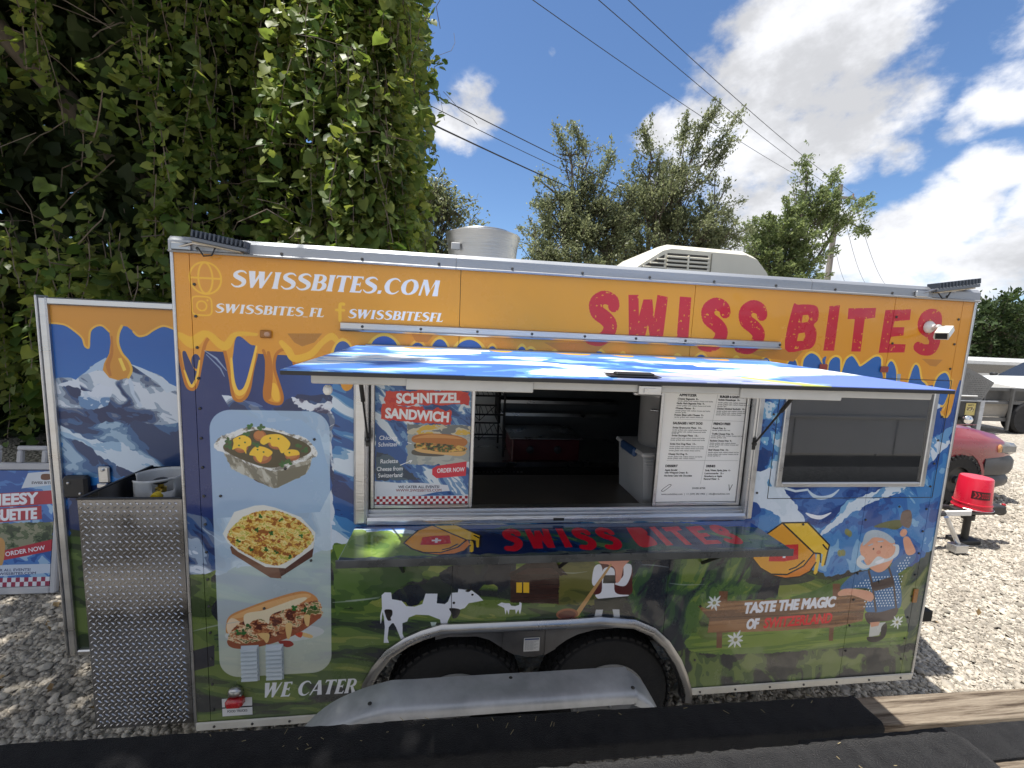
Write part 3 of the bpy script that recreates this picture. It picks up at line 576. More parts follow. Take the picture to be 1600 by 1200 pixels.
    cv.blob([(3.2425,1.1216),(3.2643,1.1525),(3.2946,1.1319),(3.2718,1.1181),(3.3219,1.095),(3.3672,1.1426),(3.4232,1.1284),(3.4632,1.1519),(3.4688,1.1926),(3.4468,1.2066),(3.4866,1.203),(3.4928,1.1512),(3.454,1.1203),(3.4076,1.1052),(3.352,1.0886),(3.2962,1.0749),(3.2569,1.0914)], (208, 216, 222))
    cv.blob([(3.3598,1.112),(3.4085,1.1288),(3.4067,1.1107),(3.3792,1.1006)], WHITE, n=3); cv.ell(*(3.3358,1.1858), .0045, .006, INK); cv.ell(*(3.3805,1.1964), .0045, .006, INK); cv.ell(*(3.3701,1.166), .014, .011, (208, 132, 108))
    cv.stroke([(3.3037,1.2054),(3.3263,1.2138)], .007, HR); cv.stroke([(3.3579,1.2266),(3.3866,1.2287)], .007, HR)
    cv.blob([(3.317,1.3102),(3.3873,1.3375),(3.4683,1.3452),(3.4885,1.3136),(3.4534,1.2919),(3.3934,1.3018)], (96, 100, 58)); cv.blob([(3.4764,1.3272),(3.4751,1.3895),(3.5223,1.3978),(3.5418,1.3441),(3.5303,1.2995)], (112, 92, 84))
    cv.fill([(3.388,0.7538),(3.4817,0.7587),(3.4847,0.7234),(3.4585,0.7009),(3.4547,0.6821),(3.3913,0.674)], (204, 208, 206)); cv.blob([(3.3813,0.6746),(3.4308,0.6757),(3.4618,0.6817),(3.4617,0.7293),(3.4828,0.752),(3.497,0.7275),(3.4917,0.6705),(3.4464,0.6424),(3.3954,0.649)], (44, 40, 40)); cv.fill([(3.3848,0.7615),(3.446,0.7633),(3.44,0.7399),(3.3965,0.7326)], SK)
    for p, r, k in ((2.4557,0.9149), .05, .2), ((2.5985,0.7023), .058, .5), ((3.5556,0.7551), .046, .1): flower(cv, p[0], p[1], r, k)
    for p in [(3.1627,1.2837),(3.157,1.1687),(3.1783,1.2746),(3.1385,1.1665)]: cv.ell(p[0], p[1], .014, .02, (140, 132, 60), .8, .5)
    cv.ell(*(2.814,1.0321), .2, .035, (24, 34, 52), .7)
    cheese(cv, lambda a, b: (CH[0]+(a-300)*CH[2], CH[1]-(b-320)*CH[3]), .008)
    # melted cheese border
    cv.fill([(-0.0148,2.5272),(3.7591,2.6007),(3.8028,2.3951),(2.8043,2.1417),(2.4395,2.0803),(1.651,2.1028),(0.8601,2.1037),(0.6494,2.1016),(-0.035,2.1155)], ORANGE)
    cv.fill([(2.5137,2.2902),(3.7224,2.5035),(3.7713,2.0811),(3.7402,1.9455),(3.6173,2.0767),(3.4309,2.0583),(3.2439,2.0661),(2.9098,2.1358),(2.5343,2.1234)], ORANGE)
    cv.fill([(-0.0184,2.2526),(0.0041,2.1106),(0.0155,2.0383),(0.0275,1.9733),(0.0453,1.9533),(0.0648,1.9703),(0.083,2.0487),(0.0969,2.1141),(0.1095,2.151),(0.129,2.1719),(0.1511,2.1648),(0.1691,2.1413),(0.1822,2.0848),(0.1946,2.0029),(0.2036,1.9282),(0.2262,1.9103),(0.2498,1.9252),(0.2664,1.9633),(0.2801,2.0387),(0.2973,2.1054),(0.3043,2.1385),(0.3247,2.1229),(0.3353,2.082),(0.332,2.007),(0.3245,1.9565),(0.3275,1.9186),(0.3545,1.9023),(0.3861,1.903),(0.3946,1.9329),(0.3801,1.9917),(0.3657,2.0498),(0.3707,2.0999),(0.3907,2.1254),(0.4141,2.128),(0.4333,2.1021),(0.4445,2.0692),(0.4921,2.0834),(0.54,2.0977),(0.5564,2.1401),(0.5726,2.1616),(0.5965,2.1542),(0.6122,2.1003),(0.6525,2.0593),(0.6852,2.1367),(0.734,2.1892),(0.7338,2.2894)], ORANGE)
    cv.blob([(0.632,1.9989),(0.6769,2.0002),(0.6728,1.9743),(0.6523,1.9626),(0.636,1.9733)], ORANGE)
    side_blue = (26, 86, 168)
    cv.blob([(0.0184,2.1015),(0.0298,2.1075),(0.0411,2.0797),(0.06,2.0357),(0.0729,2.0222),(0.0581,1.989),(0.0462,1.9738),(0.0323,1.998),(0.0233,2.0467)], (26, 46, 104)); cv.ell(*(0.0674,2.0685), .017, .03, (26, 46, 104))
    cv.blob([(0.2096,2.1103),(0.2189,2.1636),(0.2367,2.1765),(0.2754,2.1455),(0.2958,2.1365),(0.2812,2.0801),(0.2681,2.0217),(0.2473,1.9712),(0.2238,1.9563),(0.2055,1.9867),(0.2024,2.0527)], (32, 70, 146))
    EDGE = (240, 192, 70)
    for s, w in (([(0.0041,2.1106),(0.0155,2.0383),(0.0275,1.9733),(0.0453,1.9533),(0.0648,1.9703),(0.083,2.0487),(0.0969,2.1141),(0.1095,2.151),(0.129,2.1719),(0.1511,2.1648),(0.1691,2.1413),(0.1822,2.0848),(0.1946,2.0029),(0.2036,1.9282),(0.2262,1.9103),(0.2498,1.9252),(0.2664,1.9633),(0.2801,2.0387),(0.2973,2.1054)], .013), ([(0.3247,2.1229),(0.3353,2.082),(0.332,2.007),(0.3245,1.9565),(0.3275,1.9186),(0.3545,1.9023),(0.3861,1.903),(0.3946,1.9329),(0.3801,1.9917),(0.3657,2.0498),(0.3707,2.0999),(0.3907,2.1254),(0.4141,2.128),(0.4333,2.1021),(0.4445,2.0692)], .012)):
        cv.stroke(s, w, ORANGE_DK, sm=4)
    cv.stroke([(0.0108,2.1749),(0.0573,2.1448),(0.1108,2.1832),(0.1763,2.1334),(0.2195,2.1839),(0.2995,2.1873)], [.02, .05, .025, .035, .02, .012], (230, 178, 48), sm=5)
    cv.stroke([(0.3953,2.1586),(0.4219,2.1266),(0.4449,2.0942),(0.5084,2.1132),(0.5566,2.1652),(0.5967,2.1918),(0.6286,2.1513)], [.02, .03, .03, .028, .022, .03, .012], (236, 182, 52), sm=5)
    cv.stroke([(0.2012,2.0855),(0.2055,1.9867),(0.2248,1.9413),(0.255,1.9714),(0.2851,2.0802),(0.2982,2.1383)], [.008, .014, .02, .016, .012, .008], EDGE, sm=5)
    cv.stroke([(0.0226,2.0304),(0.0437,1.9672),(0.066,1.9991),(0.0803,2.073)], [.006, .012, .01, .006], EDGE, sm=5)
    cv.blob([(0.3525,1.9825),(0.3682,1.9871),(0.3809,1.958),(0.3824,1.9157),(0.3627,1.9135),(0.3515,1.9403)], (242, 186, 56)); cv.stroke([(0.3439,2.1154),(0.3499,2.041),(0.3356,1.9315)], [.012, .02, .03], ORANGE_DK, sm=4)
    cv.fill([(0.4193,2.1966),(0.557,2.2025),(0.5249,2.1639),(0.4772,2.1453),(0.446,2.1606)], (176, 118, 40))
    cv.stroke([(0.1006,2.1143),(0.1444,2.0834),(0.1805,2.0355)], [.002, .008, .003], (170, 186, 210), .8); cv.stroke([(0.1074,2.0983),(0.158,2.043),(0.172,2.0105)], [.003, .006, .003], (170, 186, 210), .7)
    cv.stroke([(0.2417,1.9124),(0.2839,1.8965),(0.315,1.8887)], [.003, .02, .004], (120, 146, 190), .6)
    for cx, top, hw in ((500+140/4, 533, 11), (606, 525, 17), (655, 535, 11), (688, 530, 11), (733, 531, 18), (768, 541, 8), (820, 541, 8), (740+93, 545, 10), (868, 550, 8), (935, 549, 12), (972, 553, 7), (1060, 556, 10), (1096, 554, 12), (1150, 560, 9), (1197, 560, 9), (1240, 562, 9)):
        x, z = side_px(cx, top); hx = hw*.0031
        cv.blob([(x-hx*1.6, z-.13), (x-hx*1.25, z-.03), (x, z+.014), (x+hx*1.25, z-.03), (x+hx*1.6, z-.13)], EDGE)
        cv.blob([(x-hx*1.3, z-.15), (x-hx, z-.035), (x, z), (x+hx, z-.035), (x+hx*1.3, z-.15)], side_blue)
    for p in ([(0.9119,2.2286),(1.0197,2.2252),(0.988,2.1827),(0.9394,2.1835)], [(1.4978,2.2035),(1.7934,2.2155),(1.7368,2.164),(1.5882,2.1584)], [(2.6904,2.2214),(2.7767,2.2154),(2.7327,2.1611),(2.5954,2.1717),(2.4753,2.1978)], [(3.4441,2.2005),(3.5673,2.1996),(3.5343,2.1641),(3.4986,2.1667)]): cv.fill(p, (190, 126, 46))
    for h in ([(2.7876,2.0511),(2.786,2.1317),(2.7887,2.1755),(2.8185,2.2042),(2.8566,2.1925),(2.8862,2.157),(2.912,2.1212),(2.9382,2.0553)], [(2.9423,2.0554),(2.9255,2.151),(2.947,2.1885),(2.9778,2.1859),(2.9878,2.1532),(2.9959,2.057)], [(3.0208,2.0577),(3.0113,2.1614),(3.0443,2.1994),(3.0799,2.1696),(3.0998,2.1496),(3.1363,2.1731),(3.174,2.1997),(3.2067,2.1964),(3.2174,2.1535),(3.2269,2.062)], [(3.2689,2.0419),(3.2511,2.1359),(3.2663,2.1814),(3.2925,2.1635),(3.3128,2.1114),(3.3118,2.043)], [(3.3937,2.0222),(3.3946,2.1139),(3.411,2.1676),(3.4354,2.1532),(3.4596,2.093),(3.4922,2.0694),(3.5281,2.0101)], [(3.5458,2.0106),(3.5511,2.0996),(3.5916,2.1339),(3.6239,2.1056),(3.6365,2.0595),(3.6293,2.0048),(3.6082,1.9652)]):
        cv.stroke(h, .022, EDGE, sm=4); cv.blob(h, (44, 102, 178), n=4)
    cv.fill([(3.3157,2.1191),(3.3372,2.1197),(3.3406,2.0514),(3.3246,2.0586)], (150, 170, 190)); cv.blob([(2.887,2.179),(2.9054,2.1928),(2.9038,2.165),(2.9128,2.1433),(2.8954,2.15)], (56, 98, 168))
    cv.fill([(3.6897,2.0998),(3.7047,2.0925),(3.6968,1.9514),(3.6738,2.0215)], (52, 92, 164))
    cv.stroke([(3.6583,2.1221),(3.6559,2.0523),(3.6559,1.9976),(3.6394,1.9345)], [.05, .034, .036, .062], ORANGE, sm=5); cv.stroke([(3.6651,1.9507),(3.6511,1.9071),(3.6233,1.9105),(3.6053,1.9338)], [.004, .012, .012, .004], (232, 180, 70), sm=4); cv.stroke([(3.6468,2.0986),(3.6396,2.044),(3.6433,1.9973),(3.6199,1.9419)], [.012, .008, .008, .01], (232, 180, 70), sm=4)
    # lettering
    flared_text(cv, 'SWISSBITES.COM', (0.204,2.3729), (1.0339,2.38), 0.0668, WHITE)
    flared_text(cv, 'SWISSBITES_FL', (0.1438,2.2685), (0.5616,2.2695), 0.0365, WHITE)
    flared_text(cv, 'SWISSBITESFL', (0.6572,2.2708), (1.0491,2.2726), 0.0379, WHITE)
    flared_text(cv, 'WE CATER', (0.2755,0.5412), (0.6876,0.5366), .074, WHITE)
    (gx, gz), = [(0.1158,2.4022)]; IC = (240, 186, 44)
    t = np.linspace(0, 2*math.pi, 40)[:-1]
    cv.stroke(np.stack([gx+.058*np.cos(t), gz+.062*np.sin(t)], 1), .007, IC, closed=True); cv.stroke(np.stack([gx+.026*np.cos(t), gz+.06*np.sin(t)], 1), .007, IC, closed=True); cv.stroke([(gx-.056, gz), (gx+.056, gz)], .007, IC)
    (gx, gz), = [(0.0981,2.2924)]
    cv.stroke(np.stack([gx+.037*np.sign(np.cos(t))*np.abs(np.cos(t))**.45, gz+.037*np.sign(np.sin(t))*np.abs(np.sin(t))**.45], 1), .006, IC, closed=True)
    cv.stroke(np.stack([gx+.018*np.cos(t), gz+.019*np.sin(t)], 1), .006, IC, closed=True); cv.ell(gx+.022, gz+.023, .004, .004, IC)
    (gx, gz), = [(0.6277,2.2941)]
    cv.stroke([(gx+.015, gz+.033), (gx+.004, gz+.033), (gx, gz+.022), (gx, gz-.034)], .013, IC, sm=3); cv.stroke([(gx-.015, gz+.008), (gx+.016, gz+.008)], .01, IC)
    for ps in logo_polys(): cv.fills(ps, RED, wear=.24)
    for e in LOGO_B_EYES: cv.fill(e, ORANGE)
    # pale menu panel with three dishes
    x0, z0, x1, z1, r = .107, .652, .583, 1.872, .085
    a = np.linspace(0, math.pi/2, 10); pan = []
    for cx, cz, k in ((x1-r, z1-r, 0), (x0+r, z1-r, 1), (x0+r, z0+r, 2), (x1-r, z0+r, 3)): pan += [(cx+r*math.cos(q+k*math.pi/2), cz+r*math.sin(q+k*math.pi/2)) for q in a]
    cv.fill(pan, lambda X, Z: (np.array((176, 204, 230), np.float32)*np.clip((Z-.75)/.9, 0, 1)[..., None]+np.array((210, 216, 212), np.float32)*(1-np.clip((Z-.75)/.9, 0, 1)[..., None]))/255., .82)
    # dish 1: loaded potatoes in a foil tray
    cv.ell(*(0.3223,1.6085), .083, .042, (206, 196, 182)); cv.ell(*(0.3408,1.5767), .074, .03, (78, 60, 56), rot=-.12)
    cv.ell(*(0.3364,1.5979), .078, .04, (78, 60, 56))
    cv.fill([(0.1591,1.6863),(0.2161,1.7126),(0.5228,1.7048),(0.4948,1.6194),(0.4822,1.5953),(0.3664,1.5355),(0.3446,1.5356),(0.1872,1.6177)], camo([(120, 116, 102), (156, 152, 138), (188, 186, 174)], [.42, .56], .02, .06, .4, 22)); cv.fill([(0.3664,1.5355),(0.4822,1.5953),(0.4975,1.6408),(0.3679,1.6059)], (112, 108, 92))
    cv.blob([(0.1242,1.7221),(0.143,1.753),(0.1996,1.7794),(0.2656,1.7998),(0.3506,1.7959),(0.4266,1.7721),(0.4796,1.7571),(0.5229,1.7101),(0.5274,1.6782),(0.4978,1.6621),(0.4242,1.6326),(0.3656,1.6096),(0.3368,1.6128),(0.2704,1.6321),(0.196,1.671),(0.1318,1.7016)], camo([(128, 124, 116), (196, 196, 190), (222, 224, 224)], [.4, .5], .02, .02, .8, 23))
    cv.blob([(0.1604,1.7224),(0.2651,1.7829),(0.3598,1.7816),(0.4793,1.736),(0.5031,1.694),(0.4245,1.6512),(0.3563,1.6244),(0.2895,1.6348),(0.187,1.6813)], (74, 66, 44))
    for q, p in enumerate([(0.2257,1.7179),(0.3023,1.7627),(0.3095,1.6716),(0.3682,1.7297),(0.4298,1.6776)]):
        rx, rz = ((.03, .03), (.026, .024), (.037, .03), (.034, .026), (.03, .022))[q]
        cv.ell(p[0], p[1], rx, rz, (164, 92, 52)); cv.ell(p[0]-.003, p[1]+.003, rx*.8, rz*.75, (186, 118, 64))
    for b in ([(0.1986,1.7486),(0.2365,1.7645),(0.2642,1.7493),(0.2658,1.7234),(0.249,1.7129),(0.2458,1.6843),(0.2346,1.7024),(0.2113,1.71),(0.1924,1.7021),(0.1979,1.7279)], [(0.3017,1.7394),(0.3261,1.7656),(0.3834,1.7689),(0.4212,1.7354),(0.4109,1.7038),(0.3865,1.6879),(0.3726,1.714),(0.3488,1.719),(0.3396,1.7346),(0.3156,1.7239)], [(0.2576,1.6818),(0.2822,1.7158),(0.3201,1.7135),(0.3506,1.6929),(0.3334,1.6718),(0.3144,1.6769),(0.3041,1.648),(0.29,1.6558),(0.281,1.6741)], [(0.3961,1.688),(0.4158,1.7039),(0.4496,1.7015),(0.459,1.6831),(0.4346,1.6777),(0.4104,1.6749)]): cv.blob(b, (240, 194, 50))
    for k, p in enumerate([(0.222,1.7514),(0.2187,1.7204),(0.2426,1.7336),(0.3424,1.7528),(0.3758,1.7506),(0.2913,1.7029),(0.3148,1.6926),(0.4179,1.6907)]): cv.ell(p[0], p[1], .0036, .0036, (52, 96, 40))
    for k, p in enumerate([(0.1796,1.7406),(0.1764,1.7123),(0.268,1.8009),(0.308,1.7989),(0.2485,1.7749),(0.4547,1.7147),(0.4788,1.7044),(0.3904,1.6404),(0.4147,1.6485),(0.2824,1.7236)]): parsley(cv, p[0], p[1], .016, k)
    # dish 2: pasta in a box
    cv.fill([(0.1688,1.2694),(0.1834,1.2836),(0.498,1.2915),(0.5147,1.2837),(0.5052,1.2166),(0.3617,1.1192),(0.3287,1.1241),(0.1755,1.24)], (88, 58, 50)); cv.fill([(0.1701,1.2708),(0.3628,1.1718),(0.375,1.1188),(0.3287,1.1241),(0.1755,1.24)], (120, 84, 66))
    cv.fill([(0.1416,1.3309),(0.1906,1.428),(0.2732,1.4558),(0.3093,1.4583),(0.3556,1.4463),(0.4596,1.4015),(0.5199,1.3298),(0.511,1.2584),(0.3919,1.1657),(0.3548,1.1698),(0.3101,1.1741),(0.2002,1.2481),(0.1606,1.29)], (222, 222, 214))
    cv.blob([(0.1619,1.3306),(0.2256,1.4046),(0.3035,1.4324),(0.3812,1.4258),(0.4593,1.3809),(0.5091,1.3181),(0.4951,1.2707),(0.3897,1.1897),(0.3235,1.1856),(0.2462,1.2293),(0.1757,1.2838)], camo([(150, 92, 46), (196, 142, 60), (220, 182, 92), (232, 212, 140), (178, 170, 72)], [.38, .46, .56, .66], .016, .014, .3, 24, 1.2))
    rs = np.random.RandomState(9)
    for k in range(46):
        a = rs.rand()*6.28; q = math.sqrt(rs.rand()); px, pz = (0.3369,1.3097); cv.ell(px+math.cos(a)*q*.052, pz+math.sin(a)*q*.05, .0055, .0028, ((232, 206, 132), (196, 150, 70), (164, 68, 40), (220, 190, 110))[k % 4], rot=rs.rand()*3)
    for k, p in enumerate([(0.2977,1.4094),(0.3753,1.3909),(0.3374,1.3302),(0.2805,1.3458),(0.2017,1.2949),(0.4583,1.3131),(0.3147,1.2571),(0.3564,1.2443),(0.4089,1.2191),(0.2522,1.2586)]): parsley(cv, p[0], p[1], .011, 20+k)
    # dish 3: filled roll
    cv.ell(*(0.3427,0.8556), .21, .045, (214, 216, 216), .7)
    cv.blob([(0.1393,0.897),(0.1561,0.9495),(0.2261,0.9844),(0.3599,1.0321),(0.4611,1.0549),(0.5152,1.0297),(0.523,0.9946),(0.4599,0.9741),(0.2905,0.9202),(0.2102,0.8934),(0.1468,0.8659)], (204, 140, 84)); cv.blob([(0.1591,0.9418),(0.2391,0.98),(0.3596,1.0206),(0.461,1.0434),(0.4981,1.0304),(0.4537,1.0091),(0.2919,0.9738),(0.205,0.9396)], (222, 170, 112))
    cv.blob([(0.1413,0.8969),(0.159,0.938),(0.1914,0.925),(0.2036,0.8937),(0.1565,0.8616)], (232, 206, 172))
    cv.blob([(0.1498,0.8581),(0.2111,0.924),(0.3586,0.9709),(0.5183,1.0064),(0.5433,0.9627),(0.5346,0.9241),(0.4241,0.8592),(0.3149,0.8181),(0.2008,0.8012),(0.1551,0.8193)], camo([(92, 46, 36), (150, 84, 52), (190, 128, 84), (226, 200, 160), (104, 108, 60)], [.38, .47, .57, .66], .022, .018, .4, 25, 1.2))
    cv.blob([(0.1457,0.8352),(0.2011,0.8128),(0.3152,0.8337),(0.4243,0.8748),(0.5279,0.94),(0.5311,0.9203),(0.4376,0.8506),(0.3145,0.8041),(0.2004,0.7895),(0.1512,0.804)], (150, 80, 50))
    cv.blob([(0.2186,0.9542),(0.3052,0.9733),(0.4403,1.0212),(0.481,1.0195),(0.4262,0.9833),(0.3313,0.9491),(0.3169,0.9035),(0.2907,0.9279),(0.2507,0.9221),(0.2234,0.8927)], (230, 214, 180))
    for b in ([(0.2723,0.8593),(0.3158,0.857),(0.315,0.8259),(0.3046,0.8109),(0.2949,0.827),(0.2818,0.8394)], [(0.3874,0.8961),(0.4146,0.8987),(0.4067,0.8366),(0.3929,0.8295)], [(0.4662,0.9351),(0.4901,0.9379),(0.4861,0.8873),(0.4724,0.8919)], [(0.4514,0.8577),(0.4992,0.8395),(0.4956,0.8255),(0.4579,0.8377)]): cv.blob(b, (226, 188, 124))
    for k, p in enumerate([(0.2368,0.8997),(0.2095,0.8703),(0.426,0.9756),(0.4666,0.9661),(0.1897,0.8714),(0.5077,0.972)]): parsley(cv, p[0], p[1], .015, 40+k)
    cv.blob([(0.3553,0.8159),(0.4029,0.8172),(0.4196,0.7965),(0.3887,0.7865)], (150, 46, 36)); cv.blob([(0.4273,0.8472),(0.4582,0.8574),(0.451,0.8303)], (190, 70, 40)); cv.ell(*(0.2365,0.7718), .008, .006, (160, 50, 40))
    # old sticker shapes and scuffs
    for s in ([(2.0457,1.134),(2.1042,1.1306),(2.1894,1.1171)], [(2.2017,1.0315),(2.2839,1.02),(2.392,1.0187)], [(0.0047,0.8848),(0.0927,0.9054),(0.2111,0.924)], [(0.6459,1.0012),(0.73,1.0055),(0.8006,1.0145)], [(1.6433,1.1089),(1.6992,1.1013),(1.7706,1.1073)], [(0.5904,0.9957),(0.6878,0.9994),(0.7936,1.0084)]):
        cv.stroke(s, [.003, .007, .002], (176, 184, 186), .55, sm=4)
    return cv

M8 = (3.3603,0.9214,0.001,0.0009)
CH = (2.8476,1.1896,0.000925,0.000884)
_HS = [(0.5475,2.2046,500,520),(0.5463,2.0844,500,565),(1.0741,2.2275,700,520),(1.0773,2.1031,700,565),(1.6414,2.2522,900,520),(1.6497,2.1231,900,565),(2.2545,2.2789,1100,520),(2.2686,2.1448,1100,565),(2.7477,2.3004,1250,520),(2.7669,2.1623,1250,565)]
def side_px(u, v):
    """where a mark of the border drawing sits on the side (metres)"""
    k = min(range(0, len(_HS), 2), key=lambda i: abs(_HS[i][2]-u)); k = min(k, len(_HS)-4)
    a, b, c = _HS[k], _HS[k+1], _HS[k+2]
    s = (u-a[2])/(c[2]-a[2]); t = (v-a[3])/(b[3]-a[3])
    return a[0]+s*(c[0]-a[0])+t*(b[0]-a[0]), a[1]+s*(c[1]-a[1])+t*(b[1]-a[1])

def paint_door():
    cv = Canvas(-.9, .44, .0, 2.32, 620, (42, 92, 166))
    def sky(X, Z):
        t = np.clip((Z-1.6)/.5, 0, 1)[..., None]; return np.array((50, 124, 196), np.float32)/255*(1-t)+np.array((28, 92, 172), np.float32)/255*t
    cv.fill([(-.9, 1.2), (0, 1.2), (0, 2.33), (-.9, 2.33)], sky)
    cv.fill([(-0.8433,1.9068),(-0.7872,1.9116),(-0.7175,1.9455),(-0.6575,1.9982),(-0.6102,2.0284),(-0.5656,2.0141),(-0.5032,2.0035),(-0.4529,1.9731),(-0.3841,1.9495),(-0.339,1.9117),(-0.2695,1.8743),(-0.2687,1.6272),(-0.8651,1.6201)], camo(ROCKS, [.4, .48, .55, .63], .16, .09, -.5, 31, .8))
    cv.fill([(-0.8445,1.8909),(-0.7423,1.9129),(-0.7237,1.8559),(-0.7509,1.7909),(-0.6958,1.7662),(-0.6084,1.7875),(-0.5854,1.8789),(-0.6529,1.8963),(-0.6897,1.8568),(-0.7341,1.8684)], camo([(96, 136, 182), (188, 204, 224), (206, 216, 232)], [.4, .5], .08, .05, .4, 32))
    cv.fill([(-0.6575,1.9982),(-0.6073,2.0304),(-0.5893,2.0006),(-0.6259,1.9611),(-0.6483,1.9668),(-0.7179,1.9391)], (168, 194, 222)); cv.fill([(-0.5032,2.0035),(-0.4522,1.9847),(-0.384,1.9527),(-0.3331,1.9119),(-0.275,1.884),(-0.3416,1.8593),(-0.3803,1.9106),(-0.4478,1.9604)], (196, 212, 230))
    cv.fill([(-0.5069,1.9392),(-0.4918,1.9009),(-0.4889,1.849),(-0.4571,1.7908),(-0.4696,1.7774),(-0.506,1.855),(-0.5142,1.9132)], (190, 206, 226))
    cv.fill([(-0.8479,1.6984),(-0.2711,1.708),(-0.2822,1.4632),(-0.5431,1.4218),(-0.847,1.4085)], camo([(30, 58, 104), (52, 96, 146), (96, 134, 172), (150, 180, 206)], [.42, .52, .6], .2, .1, -.45, 33, .8))
    cv.fill([(-0.8348,1.6857),(-0.7943,1.6602),(-0.706,1.6154),(-0.6201,1.6031),(-0.5567,1.5904),(-0.5001,1.5507),(-0.4196,1.497),(-0.3618,1.4493),(-0.5066,1.4354),(-0.5984,1.4827),(-0.6767,1.536),(-0.7414,1.6018),(-0.7976,1.6143),(-0.8354,1.6401)], camo([(150, 184, 214), (200, 216, 232)], [.42], .12, .05, -.5, 34))
    cv.fill([(-0.8375,1.3816),(-0.2859,1.3801),(-0.2974,1.1267),(-0.8323,1.1361)], camo([(24, 48, 96), (44, 88, 150)], [.5], .2, .12, .3, 35))
    cv.fill([(-0.8318,1.143),(-0.2971,1.1338),(-0.3731,-0.5451),(-0.9495,-0.4779)], camo([(40, 56, 36), (70, 92, 46), (100, 120, 64)], [.42, .55], .3, .12, -.2, 36))
    cv.fill([(-0.8577,2.2868),(-0.2387,2.2941),(-0.2452,2.1478),(-0.2791,2.1783),(-0.3365,2.1979),(-0.3839,2.1768),(-0.42,2.1499),(-0.455,2.1421),(-0.4767,2.1632),(-0.5038,2.1871),(-0.5264,2.1892),(-0.5428,2.154),(-0.5487,2.1035),(-0.5346,2.0534),(-0.5082,2.0161),(-0.4964,1.9717),(-0.5131,1.9326),(-0.56,1.9183),(-0.5994,1.93),(-0.6255,1.9675),(-0.6178,1.9996),(-0.5917,2.0513),(-0.5813,2.1084),(-0.585,2.1585),(-0.6114,2.1854),(-0.6395,2.1841),(-0.666,2.1642),(-0.6772,2.1233),(-0.6774,2.0795),(-0.6862,2.0728),(-0.7013,2.0973),(-0.7103,2.1281),(-0.7052,2.1221),(-0.736,2.158),(-0.7783,2.1839),(-0.8381,2.1903)], (206, 142, 52))
    cv.stroke([(-0.8382,2.1891),(-0.7783,2.1839),(-0.7362,2.1549),(-0.7052,2.1221),(-0.6966,2.085),(-0.6804,2.0762),(-0.6744,2.1234),(-0.6662,2.1611),(-0.6395,2.1841),(-0.6114,2.1854),(-0.585,2.1585)], .009, (226, 174, 70), sm=4); cv.stroke([(-0.5264,2.1892),(-0.5428,2.154),(-0.5487,2.1035),(-0.5346,2.0534),(-0.5082,2.0161),(-0.4964,1.9717),(-0.5131,1.9326)], .012, (230, 180, 70), sm=4); cv.stroke([(-0.4767,2.1632),(-0.455,2.1421),(-0.42,2.1499),(-0.3839,2.1768),(-0.3365,2.1979),(-0.2791,2.1783)], .01, (226, 174, 70), sm=4)
    cv.stroke([(-0.5752,2.1338),(-0.5804,2.0517),(-0.6011,1.9938),(-0.5929,1.943)], [.01, .014, .02, .012], (186, 116, 44), sm=4); cv.fill([(-0.5534,2.0273),(-0.5388,2.031),(-0.5195,1.971),(-0.5343,1.9641)], (240, 204, 84))
    return cv

def paint_awning():
    cv = Canvas(.68, 0, 2.6, .82, 500, (60, 120, 206))
    cv.fill([(.68, 0), (2.6, 0), (2.6, .82), (.68, .82)], camo([(62, 112, 192), (98, 152, 218), (150, 194, 232), (226, 236, 244), (242, 246, 250)], [.41, .47, .51, .57], .26, .1, -.1, 41, .8))
    cv.fill([(1.25, .0), (2.6, .0), (2.6, .2), (1.9, .24), (1.2, .2)], camo([(78, 130, 206), (96, 148, 216), (214, 228, 242)], [.5, .68], .3, .1, .1, 42))
    cv.fill([(1.45, .3), (2.0, .32), (2.05, .5), (1.6, .52), (1.4, .42)], camo([(50, 104, 196), (78, 140, 216), (150, 196, 232)], [.5, .62], .2, .1, .1, 43))
    cv.fill([(2.1, .55), (2.6, .3), (2.6, .82), (2.15, .82)], camo([(104, 130, 204), (134, 164, 222), (234, 240, 246)], [.44, .54], .36, .1, -.12, 44))
    cv.fill([(1.5, .82), (1.62, .66), (1.8, .6), (2.0, .64), (2.15, .82)], camo([(120, 134, 178), (160, 172, 196), (190, 178, 206)], [.45, .58], .2, .05, .1, 45))
    cv.fill([(2.0, .64), (2.2, .82), (2.1, .82), (1.97, .67)], (190, 200, 110))
    for x, w in ((.95, .07), (1.3, .05), (1.62, .08), (1.85, .05), (2.05, .05), (2.3, .06)):
        cv.blob([(x-w, -.02), (x+w, -.02), (x+w*.9, .05), (x+w*.2, .085), (x-w*.6, .06)], (226, 164, 54))
    return cv

